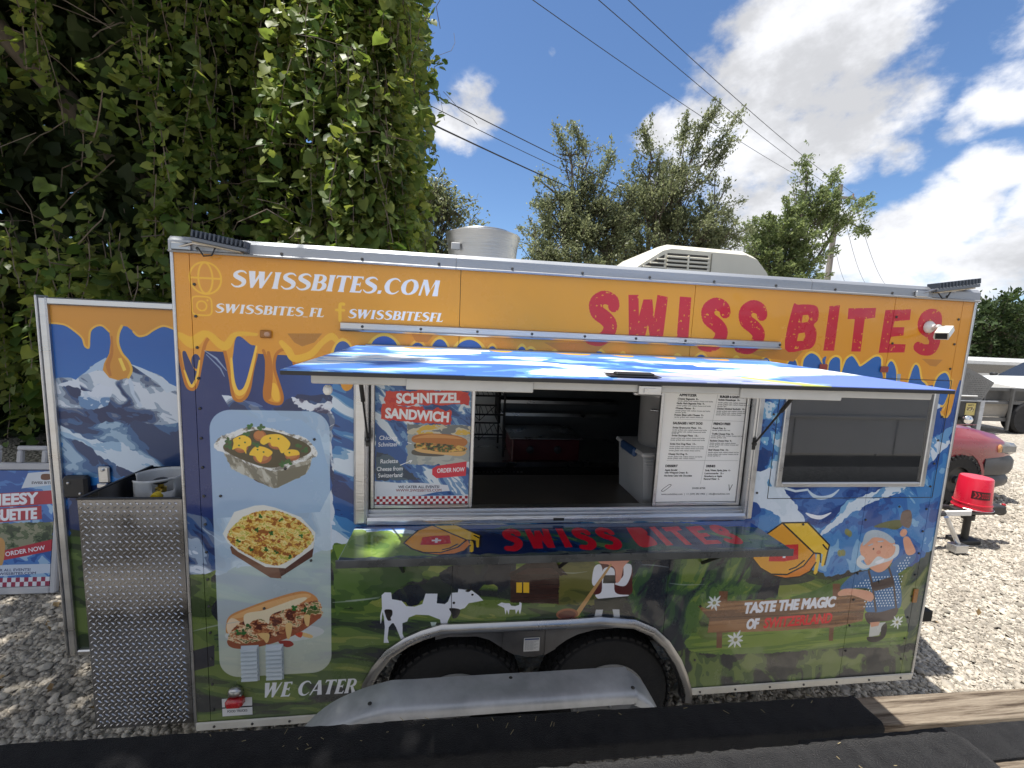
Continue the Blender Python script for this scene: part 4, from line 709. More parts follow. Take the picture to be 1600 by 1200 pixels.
def paint_shelf():
    """fold-down shelf; the outer edge is at 0"""
    cv = Canvas(.66, 0, 2.6, .34, 700, (24, 36, 56))
    cv.fill([(.66, 0), (2.6, 0), (2.6, .34), (.66, .34)], camo([(16, 36, 82), (24, 58, 104), (44, 84, 74), (82, 112, 74)], [.47, .57, .66], .1, .3, 1.1, 51, .8))
    cv.fill([(.66, .34), (1.5, .34), (1.3, .24), (1.1, .2), (.66, .22)], camo([(22, 60, 132), (60, 110, 170), (186, 206, 222)], [.5, .58], .2, .05, .1, 52))
    cv.fill([(1.9, .34), (2.6, .34), (2.6, .2), (2.1, .28)], camo([(20, 74, 160), (34, 92, 184), (80, 130, 190)], [.5, .66], .2, .06, .2, 53))
    cv.blob([(.66, .22), (.8, .24), (.95, .18), (1.1, .14), (1.02, -.02), (.66, -.02)], camo([(88, 120, 52), (112, 142, 62), (130, 156, 76)], [.42, .58], .2, .1, .1, 54))
    cv.fill([(.66, 0), (2.6, 0), (2.6, .025), (.66, .025)], camo([(70, 82, 84), (92, 100, 92), (44, 56, 70)], [.45, .6], .2, .1, 0, 55))
    cheese(cv, lambda a, b: (.925+(a-80)*.00068, .285-(b-150)*.00075), .008)
    k = 1.06/1.83
    for ps in logo_polys(): cv.fills([[(1.335+(q[0]-1.7)*k, .055+(q[1]-2.215)*.8) for q in p] for p in ps], RED)
    return cv

def paint_poster():
    """sandwich poster in the left sash, 0.5 x 0.6 m; drawing units 1/1668 m"""
    k = .5/830
    L = lambda *p: [((a-100)*k, (1062-b)*k) for a, b in p]
    P1 = lambda a, b: L((a, b))[0]
    cv = Canvas(0, 0, .5, 1012*k, 1500, (48, 92, 150))
    cv.fill(L((90, 40), (940, 40), (940, 1070), (90, 1070)), camo([(30, 66, 124), (52, 98, 160), (110, 150, 192), (206, 218, 230)], [.42, .54, .62], .12, .05, -.6, 61, .9))
    cv.fill(L((110, 380), (380, 640), (360, 860), (110, 860)), (40, 84, 148)); cv.fill(L((110, 620), (240, 640), (380, 780), (500, 850), (110, 860)), camo([(42, 60, 84), (70, 92, 110)], [.5], .06, .04, .3, 62))
    cv.fill(L((375, 390), (930, 390), (930, 700), (860, 720), (375, 725)), camo([(150, 158, 160), (176, 180, 176)], [.5], .1, .04, 0, 63)); cv.fill(L((375, 390), (930, 390), (930, 470), (375, 470)), camo([(110, 116, 120), (196, 190, 170), (210, 172, 70)], [.45, .62], .06, .03, 0, 64))
    cv.blob(L((415, 620), (460, 600), (700, 640), (620, 655), (450, 645)), (84, 80, 76))
    cv.blob(L((415, 520), (440, 480), (560, 462), (760, 470), (880, 500), (905, 540), (850, 570), (650, 555), (470, 545)), (178, 110, 52)); cv.blob(L((430, 505), (560, 470), (750, 478), (860, 505), (700, 500), (520, 500)), (206, 146, 84))
    cv.blob(L((435, 560), (500, 540), (700, 550), (880, 570), (900, 600), (820, 630), (640, 630), (480, 605)), camo([(58, 44, 34), (90, 110, 48), (176, 110, 60), (216, 178, 90)], [.4, .5, .6], .018, .012, .2, 65))
    cv.blob(L((435, 590), (560, 600), (700, 620), (890, 610), (850, 650), (700, 640), (500, 622)), (214, 170, 110))
    for q, t, z0, w in (([(190, 120), (905, 100), (900, 215), (185, 240)], 'SCHNITZEL', (285, 215), 540), ([(160, 230), (765, 270), (750, 385), (150, 350)], 'SANDWICH', (190, 335), 540)):
        cv.fill(L(*q), camo([(196, 44, 44), (206, 62, 48)], [.5], .05, .05, 0, 66))
        cv.text(t, *P1(*z0), 80*k, WHITE, width=w*k, bold=.13, ang=(.03 if t[1] == 'C' else -.05))
    for t, a, b, w in (('Chicken', 140, 520, 150), ('Schnitzel', 130, 575, 160), ('Raclette', 150, 715, 150), ('Cheese from', 120, 780, 220), ('Switzerland', 130, 835, 210)): cv.text(t, *P1(a, b), 36*k, WHITE, width=w*k, bold=.03, shear=.1, ang=.03)
    for s in ([(380, 540), (412, 548)], [(320, 730), (420, 690)], [(420, 690), (398, 692)], [(420, 690), (405, 710)]): cv.stroke(L(*s), 6*k, WHITE)
    cv.fill(L((600, 760), (640, 735), (905, 695), (900, 820), (640, 840), (600, 810)), (206, 32, 62)); cv.text('ORDER NOW', *P1(645, 795), 38*k, WHITE, width=245*k, bold=.06, shear=.12, ang=.06)
    cv.fill(L((95, 865), (300, 880), (500, 880), (740, 900), (760, 950), (640, 960), (500, 990), (95, 1000)), (206, 212, 226))
    cv.text('WE CATER ALL EVENTS!', *P1(305, 925), 22*k, (40, 50, 74), width=360*k, bold=.08); cv.text('WWW.SWISSBITES.COM', *P1(285, 955), 24*k, (120, 60, 70), width=400*k, bold=.04)
    cv.fill(L((90, 995), (940, 990), (940, 1070), (90, 1070)), (226, 226, 232))
    for i in range(32):
        for j in range(3):
            if (i+j) % 2: cv.fill(L((92+i*26, 995+j*23), (118+i*26, 995+j*23), (118+i*26, 1018+j*23), (92+i*26, 1018+j*23)), (156, 26, 50))
    return cv

def paint_menu():
    k = .5/680
    cv = Canvas(0, 0, .5, 930*k, 1500, (244, 245, 246))
    X = lambda a: (a-680)*k
    Zc = lambda b: (1075-b)*k
    ink = (26, 27, 32)
    def head(t, a, b, w): cv.text(t, X(a), Zc(b), 19*k, ink, width=w*k, bold=.15)
    def item(t, a, b, w): cv.text(t, X(a), Zc(b), 14*k, ink, width=w*k, bold=.12)
    def line(t, a, b, w): cv.text(t, X(a), Zc(b), 10*k, (70, 72, 78), width=w*k, bold=.06)
    head('APPETIZER', 800, 190, 140); head('BURGER & SANDWICH', 1135, 195, 215); head('SAUSAGES / HOT DOG', 770, 420, 240); head('FRENCH FRIES', 1105, 420, 140); head('DESSERT', 740, 778, 100); head('DRINKS', 1080, 778, 75)
    for t, a, b, w in (('Cheesy Baguette  8.-', 790, 218, 170), ('Garlic Herb Baguette Fries  9.-', 785, 255, 230), ('Cheese Platter  9.-', 780, 295, 160), ('Potato Bites with Cheese  9.-', 775, 350, 240), ('Raclette Cheeseburger  14.-', 1125, 218, 180), ('Chicken Schnitzel Sandwich  14.-', 1120, 292, 235), ('Swiss Bratwurst Plate  14.-', 770, 455, 240), ('Swiss Sausage Plate  13.-', 768, 520, 220), ('Swiss Hot Dog Plate  13.-', 760, 590, 215), ('Cheesy Hot Dog  9.-', 755, 675, 160), ('French Fries  6.-', 1102, 455, 110), ('Truffle Cheese Fries  9.-', 1098, 502, 185), ('Raclette Cheese Fries  9.-', 1090, 560, 185), ('Beef Cheese Fries  12.-', 1085, 637, 170), ('Apple Strudel', 738, 810, 100), ('with Whipped Cream  8.-', 738, 832, 195), ('Hot Swiss Cake with Chocolate', 736, 858, 230), ('Soda, Water, Spritz, Juice  4.-', 1075, 812, 215), ('Lemonade  3.-', 1073, 838, 160), ('Strawberry or Apple', 1072, 862, 150), ('Flavored Water  4.-', 1070, 886, 135)): item(t, a, b, w)
    for a, b, w in ((790, 234, 290), (785, 272, 280), (780, 313, 285), (778, 328, 90), (775, 366, 235), (1122, 240, 265), (1122, 256, 265), (1120, 270, 75), (1118, 310, 265), (1116, 325, 265), (1115, 340, 215), (768, 472, 285), (766, 488, 280), (764, 498, 60), (762, 540, 280), (760, 556, 285), (758, 610, 285), (757, 626, 285), (755, 644, 260), (752, 695, 285), (750, 710, 230), (1098, 470, 150), (1094, 517, 265), (1092, 532, 130), (1088, 578, 220), (1087, 592, 245), (1086, 608, 80), (1083, 656, 260), (1082, 672, 260), (1081, 686, 110)): line('tender grilled with melted cheese and herbs'[:int(w/6.5)], a, b, w)
    for p in ([(1115, 165), (1045, 920)], [(770, 378), (1370, 388)], [(745, 722), (1345, 722)]): cv.stroke([(X(a), Zc(b)) for a, b in p], 1.6*k, (110, 112, 118))
    cv.text('SWISS BITES', X(980), Zc(966), 14*k, ink, width=110*k, bold=.08); cv.text('www.swissbites.com  |  +1 (239) 292 4905  |  info@swissbites.com', X(725), Zc(1016), 15*k, ink, width=580*k, bold=.03)
    cv.stroke(smooth([(X(725), Zc(975)), (X(780), Zc(930)), (X(800), Zc(935)), (X(745), Zc(982))], 5), 4*k, ink, closed=True); cv.stroke([(X(1290), Zc(930)), (X(1300), Zc(980)), (X(1320), Zc(930))], 5*k, ink)
    return cv

def paint_sign():
    cv = Canvas(0, 0, .6, .9, 700, (56, 104, 176))
    cv.fill([(0, 0), (.6, 0), (.6, .9), (0, .9)], camo([(40, 86, 160), (72, 122, 190), (150, 184, 216)], [.5, .64], .2, .1, -.3, 71))
    cv.fill([(0, .26), (.6, .3), (.6, .5), (0, .48)], camo([(50, 66, 48), (90, 104, 76), (140, 140, 116)], [.42, .58], .05, .04, .2, 72))
    cv.fill([(.36, .76), (.6, .79), (.6, .9), (.4, .88)], (206, 212, 222)); cv.blob([(.5, .83), (.56, .83), (.56, .87), (.5, .87)], (110, 70, 50)); cv.text('SWISS BITES', .43, .795, .02, (50, 50, 60), width=.16, bold=.06)
    for z, t, x1 in ((.62, 'CHEESY', .6), (.5, 'BAGUETTE', .52)):
        cv.fill([(0, z-.02), (x1, z+.02), (x1-.01, z+.125), (0, z+.09)], (170, 44, 62)); cv.text(t, .06, z+.005, .085, WHITE, width=.42, bold=.13, ang=.05)
    cv.fill([(.24, .2), (.6, .27), (.6, .36), (.26, .28)], (180, 40, 60)); cv.text('ORDER NOW', .28, .235, .035, WHITE, width=.28, bold=.06, ang=.17)
    cv.blob([(.2, .18), (.26, .17), (.27, .33), (.23, .38), (.2, .3)], (200, 150, 90))
    cv.fill([(0, .07), (.6, .1), (.6, .17), (.3, .17), (0, .15)], (196, 208, 226)); cv.text('WE CATER ALL EVENTS!', .1, .12, .02, (60, 70, 110), width=.36, bold=.06); cv.text('WWW.SWISSBITES.COM', .1, .092, .02, (60, 70, 110), width=.4, bold=.06)
    cv.fill([(0, 0), (.6, 0), (.6, .07), (0, .07)], (220, 222, 230))
    for i in range(20):
        for j in range(2):
            if (i+j) % 2: cv.fill([(i*.03, j*.035), (i*.03+.03, j*.035), (i*.03+.03, j*.035+.035), (i*.03, j*.035+.035)], (150, 50, 80))
    return cv

def paint_sticker():
    cv = Canvas(0, 0, .12, .08, 1500, (214, 214, 214))
    cv.fill([(0, .036), (.12, .036), (.12, .042), (0, .042)], (40, 40, 44)); cv.stroke([(.03, .06), (.05, .055), (.06, .065), (.075, .055), (.09, .062)], .006, (60, 50, 54), sm=4); cv.stroke([(.05, .052), (.07, .06), (.085, .056)], .005, (190, 40, 50), sm=4)
    cv.text('FOOD TRUCKS', .02, .016, .011, (80, 80, 84), width=.08, bold=.06)
    return cv

# ==== END ART
# ------------------------------------------------------------------ ground: gravel yard
def gravel_mat():
    m = bpy.data.materials.new('gravel'); m.use_nodes = True; n, l = m.node_tree.nodes, m.node_tree.links; b = n['Principled BSDF']; b.inputs['Roughness'].default_value = .9; b.inputs['Specular IOR Level'].default_value = .2
    t = n.new('ShaderNodeTexCoord')
    v = n.new('ShaderNodeTexVoronoi'); v.inputs['Scale'].default_value = 26; l.new(t.outputs['Object'], v.inputs['Vector'])
    r = n.new('ShaderNodeValToRGB'); e = r.color_ramp.elements; e[0].color = (.3, .265, .22, 1); e[1].color = (.62, .57, .49, 1); e[1].position = .9
    l.new(v.outputs['Color'], r.inputs[0])
    nz = n.new('ShaderNodeTexNoise'); nz.inputs['Scale'].default_value = .5; nz.inputs['Detail'].default_value = 5; l.new(t.outputs['Object'], nz.inputs['Vector'])
    mr = n.new('ShaderNodeMapRange'); l.new(nz.outputs['Fac'], mr.inputs[0]); mr.inputs[1].default_value = .3; mr.inputs[2].default_value = .7; mr.inputs[3].default_value = .82; mr.inputs[4].default_value = 1.1
    hs = n.new('ShaderNodeHueSaturation'); l.new(r.outputs[0], hs.inputs['Color']); l.new(mr.outputs[0], hs.inputs['Value']); l.new(hs.outputs[0], b.inputs['Base Color'])
    bp = n.new('ShaderNodeBump'); bp.inputs['Strength'].default_value = 1; bp.inputs['Distance'].default_value = .03; bp.invert = True; l.new(v.outputs['Distance'], bp.inputs['Height']); l.new(bp.outputs[0], b.inputs['Normal'])
    return m
g = MB(); g.add([(-400, -400, 0), (400, -400, 0), (400, 400, 0), (-400, 400, 0)], [(0, 1, 2, 3)])
ground = build('ground', g, gravel_mat(), kind='structure')
def mass(name, V, F, m, parent=None, smooth=False, **props):
    """one object from number arrays: V (n,3), F (m,k)"""
    o0 = base_of(parent); V = np.asarray(V, np.float32)-np.array(o0, np.float32); F = np.asarray(F, np.int32)
    me = bpy.data.meshes.new(name); me.vertices.add(len(V)); me.vertices.foreach_set('co', V.ravel()); k = F.shape[1]
    me.loops.add(F.size); me.loops.foreach_set('vertex_index', F.ravel()); me.polygons.add(len(F)); me.polygons.foreach_set('loop_start', np.arange(len(F), dtype=np.int32)*k)
    me.update(calc_edges=True); me.materials.append(m)
    if smooth: me.shade_smooth()
    o = bpy.data.objects.new(name, me); COL.objects.link(o); o.parent = parent
    for a, b in props.items(): o[a] = b
    return o
def scatter_stones(rects):
    rs = np.random.RandomState(5); base = np.array([(1, 0, 0), (0, 1, 0), (-1, 0, 0), (0, -1, 0), (0, 0, 1), (.7, .7, .5), (-.6, .7, .6), (-.7, -.6, .5), (.6, -.7, .6)])
    tri = np.array([(0, 5, 1), (1, 6, 2), (2, 7, 3), (3, 8, 0), (4, 5, 0), (4, 1, 5), (4, 6, 1), (4, 2, 6), (4, 7, 2), (4, 3, 7), (4, 8, 3), (4, 0, 8)])
    tri = tri[:, ::1]
    VV = []; FF = []; o = 0
    for x0, x1, y0, y1, den, sz in rects:
        n = int((x1-x0)*(y1-y0)*den); c = np.stack([rs.uniform(x0, x1, n), rs.uniform(y0, y1, n), np.zeros(n)], 1)
        ok = (c[:, 0] < 3.7) | (c[:, 0] > 3.3+1.3*c[:, 1]); c = c[ok]; n = len(c)
        s = sz*rs.lognormal(0, .36, n); k = base[None]*(1+rs.uniform(-.28, .28, (n, 9, 3))); k[:, :, 2] *= rs.uniform(.5, .95, (n, 1)); k[:, :, 0] *= rs.uniform(.75, 1.25, (n, 1))
        a = rs.uniform(0, 6.28, n); ca, sa = np.cos(a)[:, None], np.sin(a)[:, None]
        t = rs.normal(0, .35, (n, 1)); k[:, :, 2] += k[:, :, 0]*t
        v = np.stack([k[:, :, 0]*ca-k[:, :, 1]*sa, k[:, :, 0]*sa+k[:, :, 1]*ca, k[:, :, 2]], 2)*s[:, None, None]+c[:, None, :]
        v[:, :, 2] += s[:, None]*rs.uniform(-.1, .35, (n, 1))
        VV.append(v.reshape(-1, 3)); FF.append((tri[None]+(np.arange(n)*9)[:, None, None]).reshape(-1, 3)+o); o += n*9
    return np.vstack(VV), np.vstack(FF)
V, F = scatter_stones([(-3.2, .2, -.7, 3.2, 3000, .0135), (.2, 4.2, -.3, .7, 2600, .0125), (3.7, 7.8, -.4, 3.4, 5200, .0105), (7.8, 12, .6, 5.5, 2600, .0135)])
stone_m = mat('gravel stone', (.52, .475, .4), (.36, .32, .265), scale=3, rough=.85, rvar=.1, island=.45, spec=.25, bump=.3, bscale=120)
mass('gravel', V, F, stone_m, kind='stuff', label='loose beige crushed stone covering the yard', category='gravel')

# ------------------------------------------------------------------ foliage helpers
def leaves(P, size, dirs=None, up=.3, droop=0., shape='oval', seed=0, aspect=.55, face=None):
    """small folded leaf blades at points P; returns arrays"""
    rs = np.random.RandomState(seed); n = len(P); P = np.asarray(P, float)
    d = rs.normal(size=(n, 3)) if dirs is None else np.asarray(dirs, float)+rs.normal(size=(n, 3))*.6
    d[:, 2] -= droop; d /= np.linalg.norm(d, axis=1)[:, None]
    nn = rs.normal(size=(n, 3)); nn[:, 2] += up*3
    if face is not None: nn = nn*.45+np.array(face)
    nn -= d*np.sum(nn*d, 1)[:, None]; nn /= np.linalg.norm(nn, axis=1)[:, None]; w = np.cross(d, nn)
    s = np.asarray(size)*rs.lognormal(0, .22, n)
    if shape == 'oval':
        T = np.array([(0, 0, 0), (.5, -.5*aspect, .1), (1, 0, 0), (.5, .5*aspect, .1)]); F = np.array([(0, 1, 2), (0, 2, 3)])
    else:
        T = np.array([(0, 0, 0), (-.22, -.34, .06), (.18, -.56, .1), (.62, -.38, .03), (1, 0, -.14), (.62, .38, .03), (.18, .56, .1), (-.22, .34, .06), (.4, 0, -.02)])
        F = np.array([(8, 0, 1), (8, 1, 2), (8, 2, 3), (8, 3, 4), (8, 4, 5), (8, 5, 6), (8, 6, 7), (8, 7, 0)])
    V = P[:, None, :]+s[:, None, None]*(T[None, :, 0:1]*d[:, None]+T[None, :, 1:2]*w[:, None]+T[None, :, 2:3]*nn[:, None])
    Fa = (F[None]+(np.arange(n)*len(T))[:, None, None]).reshape(-1, 3)
    return V.reshape(-1, 3), Fa, (d, w, nn, s)
BARK = mat('bark', (.16, .13, .1), (.08, .065, .05), scale=9, rough=.9, bump=.8, bscale=30, stretch=(1, 1, .25))

def make_tree(name, label, base, blobs, nleaf, lsize, lm, trunk_r=.14, seed=0, twig=.8, group=None, spikes=(), lean=(0, 0)):
    """tapered trunk, limbs into each part of the crown, twigs, leaves along the twigs"""
    rs = np.random.RandomState(seed); t = thing(name, label, 'tree', base, group)
    tr = MB(); br = MB(); B = Vector(base)
    zc = min(b[2]-b[5]*.6 for b in blobs); fork = B+Vector((lean[0], lean[1], max(.8, (zc-B.z)*.55)))
    tr.tube([B, B.lerp(fork, .5)+Vector((.06, .03, 0)), fork], [trunk_r*1.25, trunk_r, trunk_r*.85], 10)
    tips = []; vol = np.array([b[3]*b[4]*b[5] for b in blobs])**.8; vol = vol/vol.sum()
    for bi, (cx, cy, cz, rx, ry, rz) in enumerate(blobs):
        c = Vector((cx, cy, cz)); mid = fork.lerp(c, .5)+Vector(rs.normal(0, .12, 3)); br.tube([fork, mid, c], [trunk_r*.6, trunk_r*.42, trunk_r*.16], 6)
        for k in range(max(10, int(110*vol[bi]*len(blobs)**.5))):
            u = rs.normal(size=3); u /= np.linalg.norm(u); u[2] = u[2]*.8+.25; q = rs.uniform(.45, 1.06)
            e = c+Vector((u[0]*rx*q, u[1]*ry*q, u[2]*rz*q)); st = fork.lerp(c, rs.uniform(.6, 1.)) if rs.rand() < .5 else c+Vector(u*np.array((rx, ry, rz))*.15)
            m = st.lerp(e, .55)+Vector(rs.normal(0, .12, 3))
            br.tube([st, m, e], [trunk_r*.13, trunk_r*.08, .006], 4, False); tips.append((m, e, vol[bi]))
    for s0, s1 in spikes:
        a, b2 = Vector(s0), Vector(s1); br.tube([a, a.lerp(b2, .5)+Vector((.05, 0, .05)), b2], [.035, .02, .006], 4, False)
        for k in range(3): tips.append((a.lerp(b2, .2+.2*k), a.lerp(b2, .5+.25*k), .12))
        for k in range(6):
            p = a.lerp(b2, rs.uniform(.2, .9)); tips.append((p, p+Vector(rs.normal(0, .28, 3))+(b2-a)*.12, .05))
    w = np.array([q[2] for q in tips]); w = w/w.sum(); idx = rs.choice(len(tips), nleaf, p=w)
    M0 = np.array([q[0] for q in tips]); E0 = np.array([q[1] for q in tips])
    tt = rs.uniform(-.1, 1.08, nleaf)[:, None]; spread = twig*.16*(1.25-tt)
    P = M0[idx]*(1-tt)+E0[idx]*tt+rs.normal(size=(nleaf, 3))*spread
    d = (E0[idx]-M0[idx]); d /= np.linalg.norm(d, axis=1)[:, None]+1e-6
    V, F, _ = leaves(P, lsize, d, up=0., seed=seed+1, face=(-.2, -.5, .75))
    build('trunk', tr, BARK, t, smooth=True); build('branch', br, BARK, t, smooth=True)
    mass('crown', V, F, lm, t)
    return t

OAK = leaf_mat('oak leaf', (.14, .165, .09), (.25, .275, .16), .5, .34, .3)
OAK2 = leaf_mat('light oak leaf', (.13, .175, .07), (.24, .285, .14), .5, .36, .3)
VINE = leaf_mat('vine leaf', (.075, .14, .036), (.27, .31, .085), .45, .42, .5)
VINE_SHADE = leaf_mat('shade-dark vine leaf', (.018, .034, .012), (.05, .07, .024), .2, .6, .4)  # darker copy of the vine leaf: shade of the thicket put into the colour
FARL = leaf_mat('far leaf', (.035, .06, .022), (.07, .1, .04), .3, .5, .3)

# ------------------------------------------------------------------ vine-smothered tree on the left
def vine_front(x, z):
    """how far back the hanging curtain stands"""
    n = fbm(x*.7+20, z*.45+7, 1, 3)-.5+.45*(fbm(x*1.9+3, z*.9+1, 5, 3)-.5)
    edge = np.clip((x+.2)/.9, 0, 1)
    return 3.45+n*1.5+1.5*np.clip((2.75-z)/.7, 0, 1)*np.clip((.1-x)/.6, 0, 1)+edge**2*1.2+np.clip(-1.2-x, 0, 3)*.14+np.clip(z-2.6, 0, 6)*np.clip((x+3.4)/1.5, 0, 1)*.2
def vine_right(z, y=0): return .27+.36*(fbm(z*.9+3, y*.7+z*.2, 4, 3)-.5)*2-.045*np.maximum(z-3.5, 0)
def build_vine():
    rs = np.random.RandomState(11)
    t = thing('vine_covered_tree', 'huge tree smothered in hanging grape vines left behind the trailer', 'tree', (-2.2, 5.2, 0))
    tr = MB(); tr.tube([(-2.2, 5.2, 0), (-2.1, 5.2, 2.5), (-1.8, 5.3, 5), (-1.2, 5.2, 8)], [.32, .27, .22, .12], 12)
    tr.tube([(-2.1, 5.2, 2.6), (-3.6, 4.6, 4.6), (-5.2, 4., 6.6)], [.2, .15, .08], 8); tr.tube([(-1.9, 5.2, 4.4), (-.6, 5., 5.8), (.2, 4.8, 7.6)], [.18, .12, .06], 8)
    build('trunk', tr, BARK, t, smooth=True)
    P = []; D = []; S = []; st = MB()
    def strand(x, y, z, L, lat=(0, 0)):
        p = np.array((x, y, z)); d = np.array((rs.normal(0, .12), rs.normal(0, .12), -1.)); path = [tuple(p)]; k = 0.
        while k < L:
            step = rs.uniform(.04, .075); d += rs.normal(0, .09, 3); d[2] -= .12; d /= np.linalg.norm(d); p = p+d*step; k += step
            side = rs.normal(size=3); P.append(p+side*.035); D.append((side[0]*.7+lat[0], side[1]*.4-.75+lat[1], -.75)); S.append(rs.uniform(.05, .135))
            if int(k*8) != int((k-step)*8): path.append(tuple(p))
        if len(path) > 2 and rs.rand() < .5: st.tube(path, .006, 3, False)
    # draped strands on the front
    for k in range(1000):
        x = rs.uniform(-7.2, 1.) if rs.rand() < .4 else rs.uniform(-2.6, .5); z = rs.uniform(2.6, 8.4); L = rs.uniform(.6, 2.3)
        if x > vine_right(z): x -= .5
        if x < -1.9 and rs.rand() < .5: continue
        if float(fbm(np.float64(x*1.3+31), np.float64(z*.8+4), 6, 3)) < .43 and rs.rand() < .8: continue
        strand(x, vine_front(x, z)+abs(rs.normal(0, .22)), z, L)
    # lower left: the curtain reaches down behind the open door
    for k in range(330):
        x = rs.uniform(-6.5, 1.0); z = rs.uniform(1.2, 3.4); strand(x, vine_front(x, z)+abs(rs.normal(0, .3)), z, rs.uniform(.5, 1.4))
    # right flank, turning away from the yard
    for k in range(330):
        z = rs.uniform(2.8, 8.4); y = rs.uniform(3.9, 7.5); strand(vine_right(z, y)+rs.normal(-.05, .12), y, z, rs.uniform(.6, 1.8), (.5, .3))
    # loose tendrils reaching out at the right edge
    for (x, z, dx) in ((.45, 5.2, .5), (.5, 4.9, .35), (.4, 4.4, .4), (.45, 3.8, .4), (.4, 3.3, .35), (.35, 6.2, .4), (.5, 5.6, .4), (.52, 5.4, .25), (.5, 4.7, .22), (.5, 4.1, .25), (.48, 3.6, .15), (.44, 6.0, .22)):
        for q in range(16): P.append(np.array((x+dx*q/16, 3.9+rs.normal(0, .05), z+.12*math.sin(q*.4)+rs.normal(0, .03)))); D.append((.3, -.7, -.5)); S.append(rs.uniform(.06, .1))
    P = np.array(P); D = np.array(D); S = np.array(S)
    V, F, (d, w, nn, s) = leaves(P, S, D, up=.0, shape='heart', seed=12, face=(.1, -.5, .75))
    # the 300 leaves that show largest are parts of their own
    camp = np.array(cam.location); q = P-camp; dep = q@np.array(_F); u = (q@np.array(_X))/dep; v = (q@np.array(_D))/dep
    vis = (dep > 1) & (np.abs(u) < 1.2) & (v > -.9) & (v < -.28)
    score = np.where(vis, s/dep, 0); top = np.argsort(-score)[:300]
    keep = np.ones(len(P), bool); keep[top] = False
    F3 = F.reshape(len(P), 8, 3)[keep].reshape(-1, 3); used = np.unique(F3); remap = np.full(len(V), -1); remap[used] = np.arange(len(used))
    mass('foliage', V[used], remap[F3], VINE, t, kind='stuff')
    T = np.array([(0, 0, 0), (-.22, -.34, .06), (.18, -.56, .1), (.62, -.38, .03), (1, 0, -.14), (.62, .38, .03), (.18, .56, .1), (-.22, .34, .06), (.4, 0, -.02)])
    tones = []
    for k in range(3):
        me = bpy.data.meshes.new('leaf'); me.from_pydata([tuple(a*np.array((1, 1+.1*k, 1))) for a in T], [], [(8, i, (i+1) % 8) for i in range(8)])
        me.materials.append((VINE, VINE, VINE)[k]); tones.append(me)
    for i in top:
        o = bpy.data.objects.new('leaf', tones[i % 3]); COL.objects.link(o); o.parent = t
        M = Matrix(((d[i][0], w[i][0], nn[i][0], 0), (d[i][1], w[i][1], nn[i][1], 0), (d[i][2], w[i][2], nn[i][2], 0), (0, 0, 0, 1)))
        loc = P[i]-np.array(t.location); o.matrix_local = Matrix.Translation(Vector(loc)) @ M @ Matrix.Scale(s[i], 4)
    # inner thicket: larger leaves with deep shade put into their colour, and bare stems
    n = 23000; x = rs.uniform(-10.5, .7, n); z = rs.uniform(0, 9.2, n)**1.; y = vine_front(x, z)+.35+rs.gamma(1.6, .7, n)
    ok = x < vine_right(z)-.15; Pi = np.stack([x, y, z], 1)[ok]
    V, F, _ = leaves(Pi, .15, None, up=.2, shape='heart', seed=13); mass('inner_foliage', V, F, VINE_SHADE, t, kind='stuff')
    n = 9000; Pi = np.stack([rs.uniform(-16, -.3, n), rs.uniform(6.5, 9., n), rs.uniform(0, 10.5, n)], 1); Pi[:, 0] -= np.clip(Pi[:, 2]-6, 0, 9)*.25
    V, F, _ = leaves(Pi, .34, None, up=.2, shape='heart', seed=15); mass('back_foliage', V, F, VINE_SHADE, t, kind='stuff')
    # roof of the crown over the left yard, out of view; outline shaped to shade
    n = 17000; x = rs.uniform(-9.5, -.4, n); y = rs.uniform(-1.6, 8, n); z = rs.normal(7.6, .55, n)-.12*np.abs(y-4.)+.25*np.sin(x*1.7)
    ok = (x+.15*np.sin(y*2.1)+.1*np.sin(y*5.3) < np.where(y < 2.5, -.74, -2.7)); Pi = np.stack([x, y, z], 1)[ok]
    V, F, _ = leaves(Pi, .17, None, up=.5, shape='heart', seed=14); mass('upper_foliage', V, F, VINE_SHADE, t, kind='stuff')
    for k in range(170):
        x = rs.uniform(-6.5, .8); z = rs.uniform(2.4, 7); y = vine_front(x, z)+rs.uniform(-.05, .7); a = np.array((x, y, z)); path = [tuple(a)]; dd = rs.normal(size=3)*np.array((.8, .35, .8))
        for q in range(4): dd += rs.normal(0, .35, 3); a = a+dd/np.linalg.norm(dd)*rs.uniform(.12, .3); path.append(tuple(a))
        st.tube(path, rs.uniform(.003, .008), 3, False)
    build('stem', st, mat('dry vine stem', (.2, .16, .12), (.11, .085, .065), rough=.85), t, fix=False, kind='stuff')
    return t
build_vine()

_rs = np.random.RandomState(8); _P = np.stack([np.r_[_rs.uniform(-3.2, .1, 170), _rs.uniform(3.8, 9, 60)], np.r_[_rs.uniform(-.4, 3., 170), _rs.uniform(.2, 4, 60)], np.full(230, .03)], 1)
V, F, _ = leaves(_P, .055, None, up=2., seed=9); mass('leaf_litter', V, F, leaf_mat('dry leaf', (.16, .1, .045), (.34, .24, .12), .1, .7, .2), kind='stuff', label='dry brown leaves lying on the gravel', category='leaves')

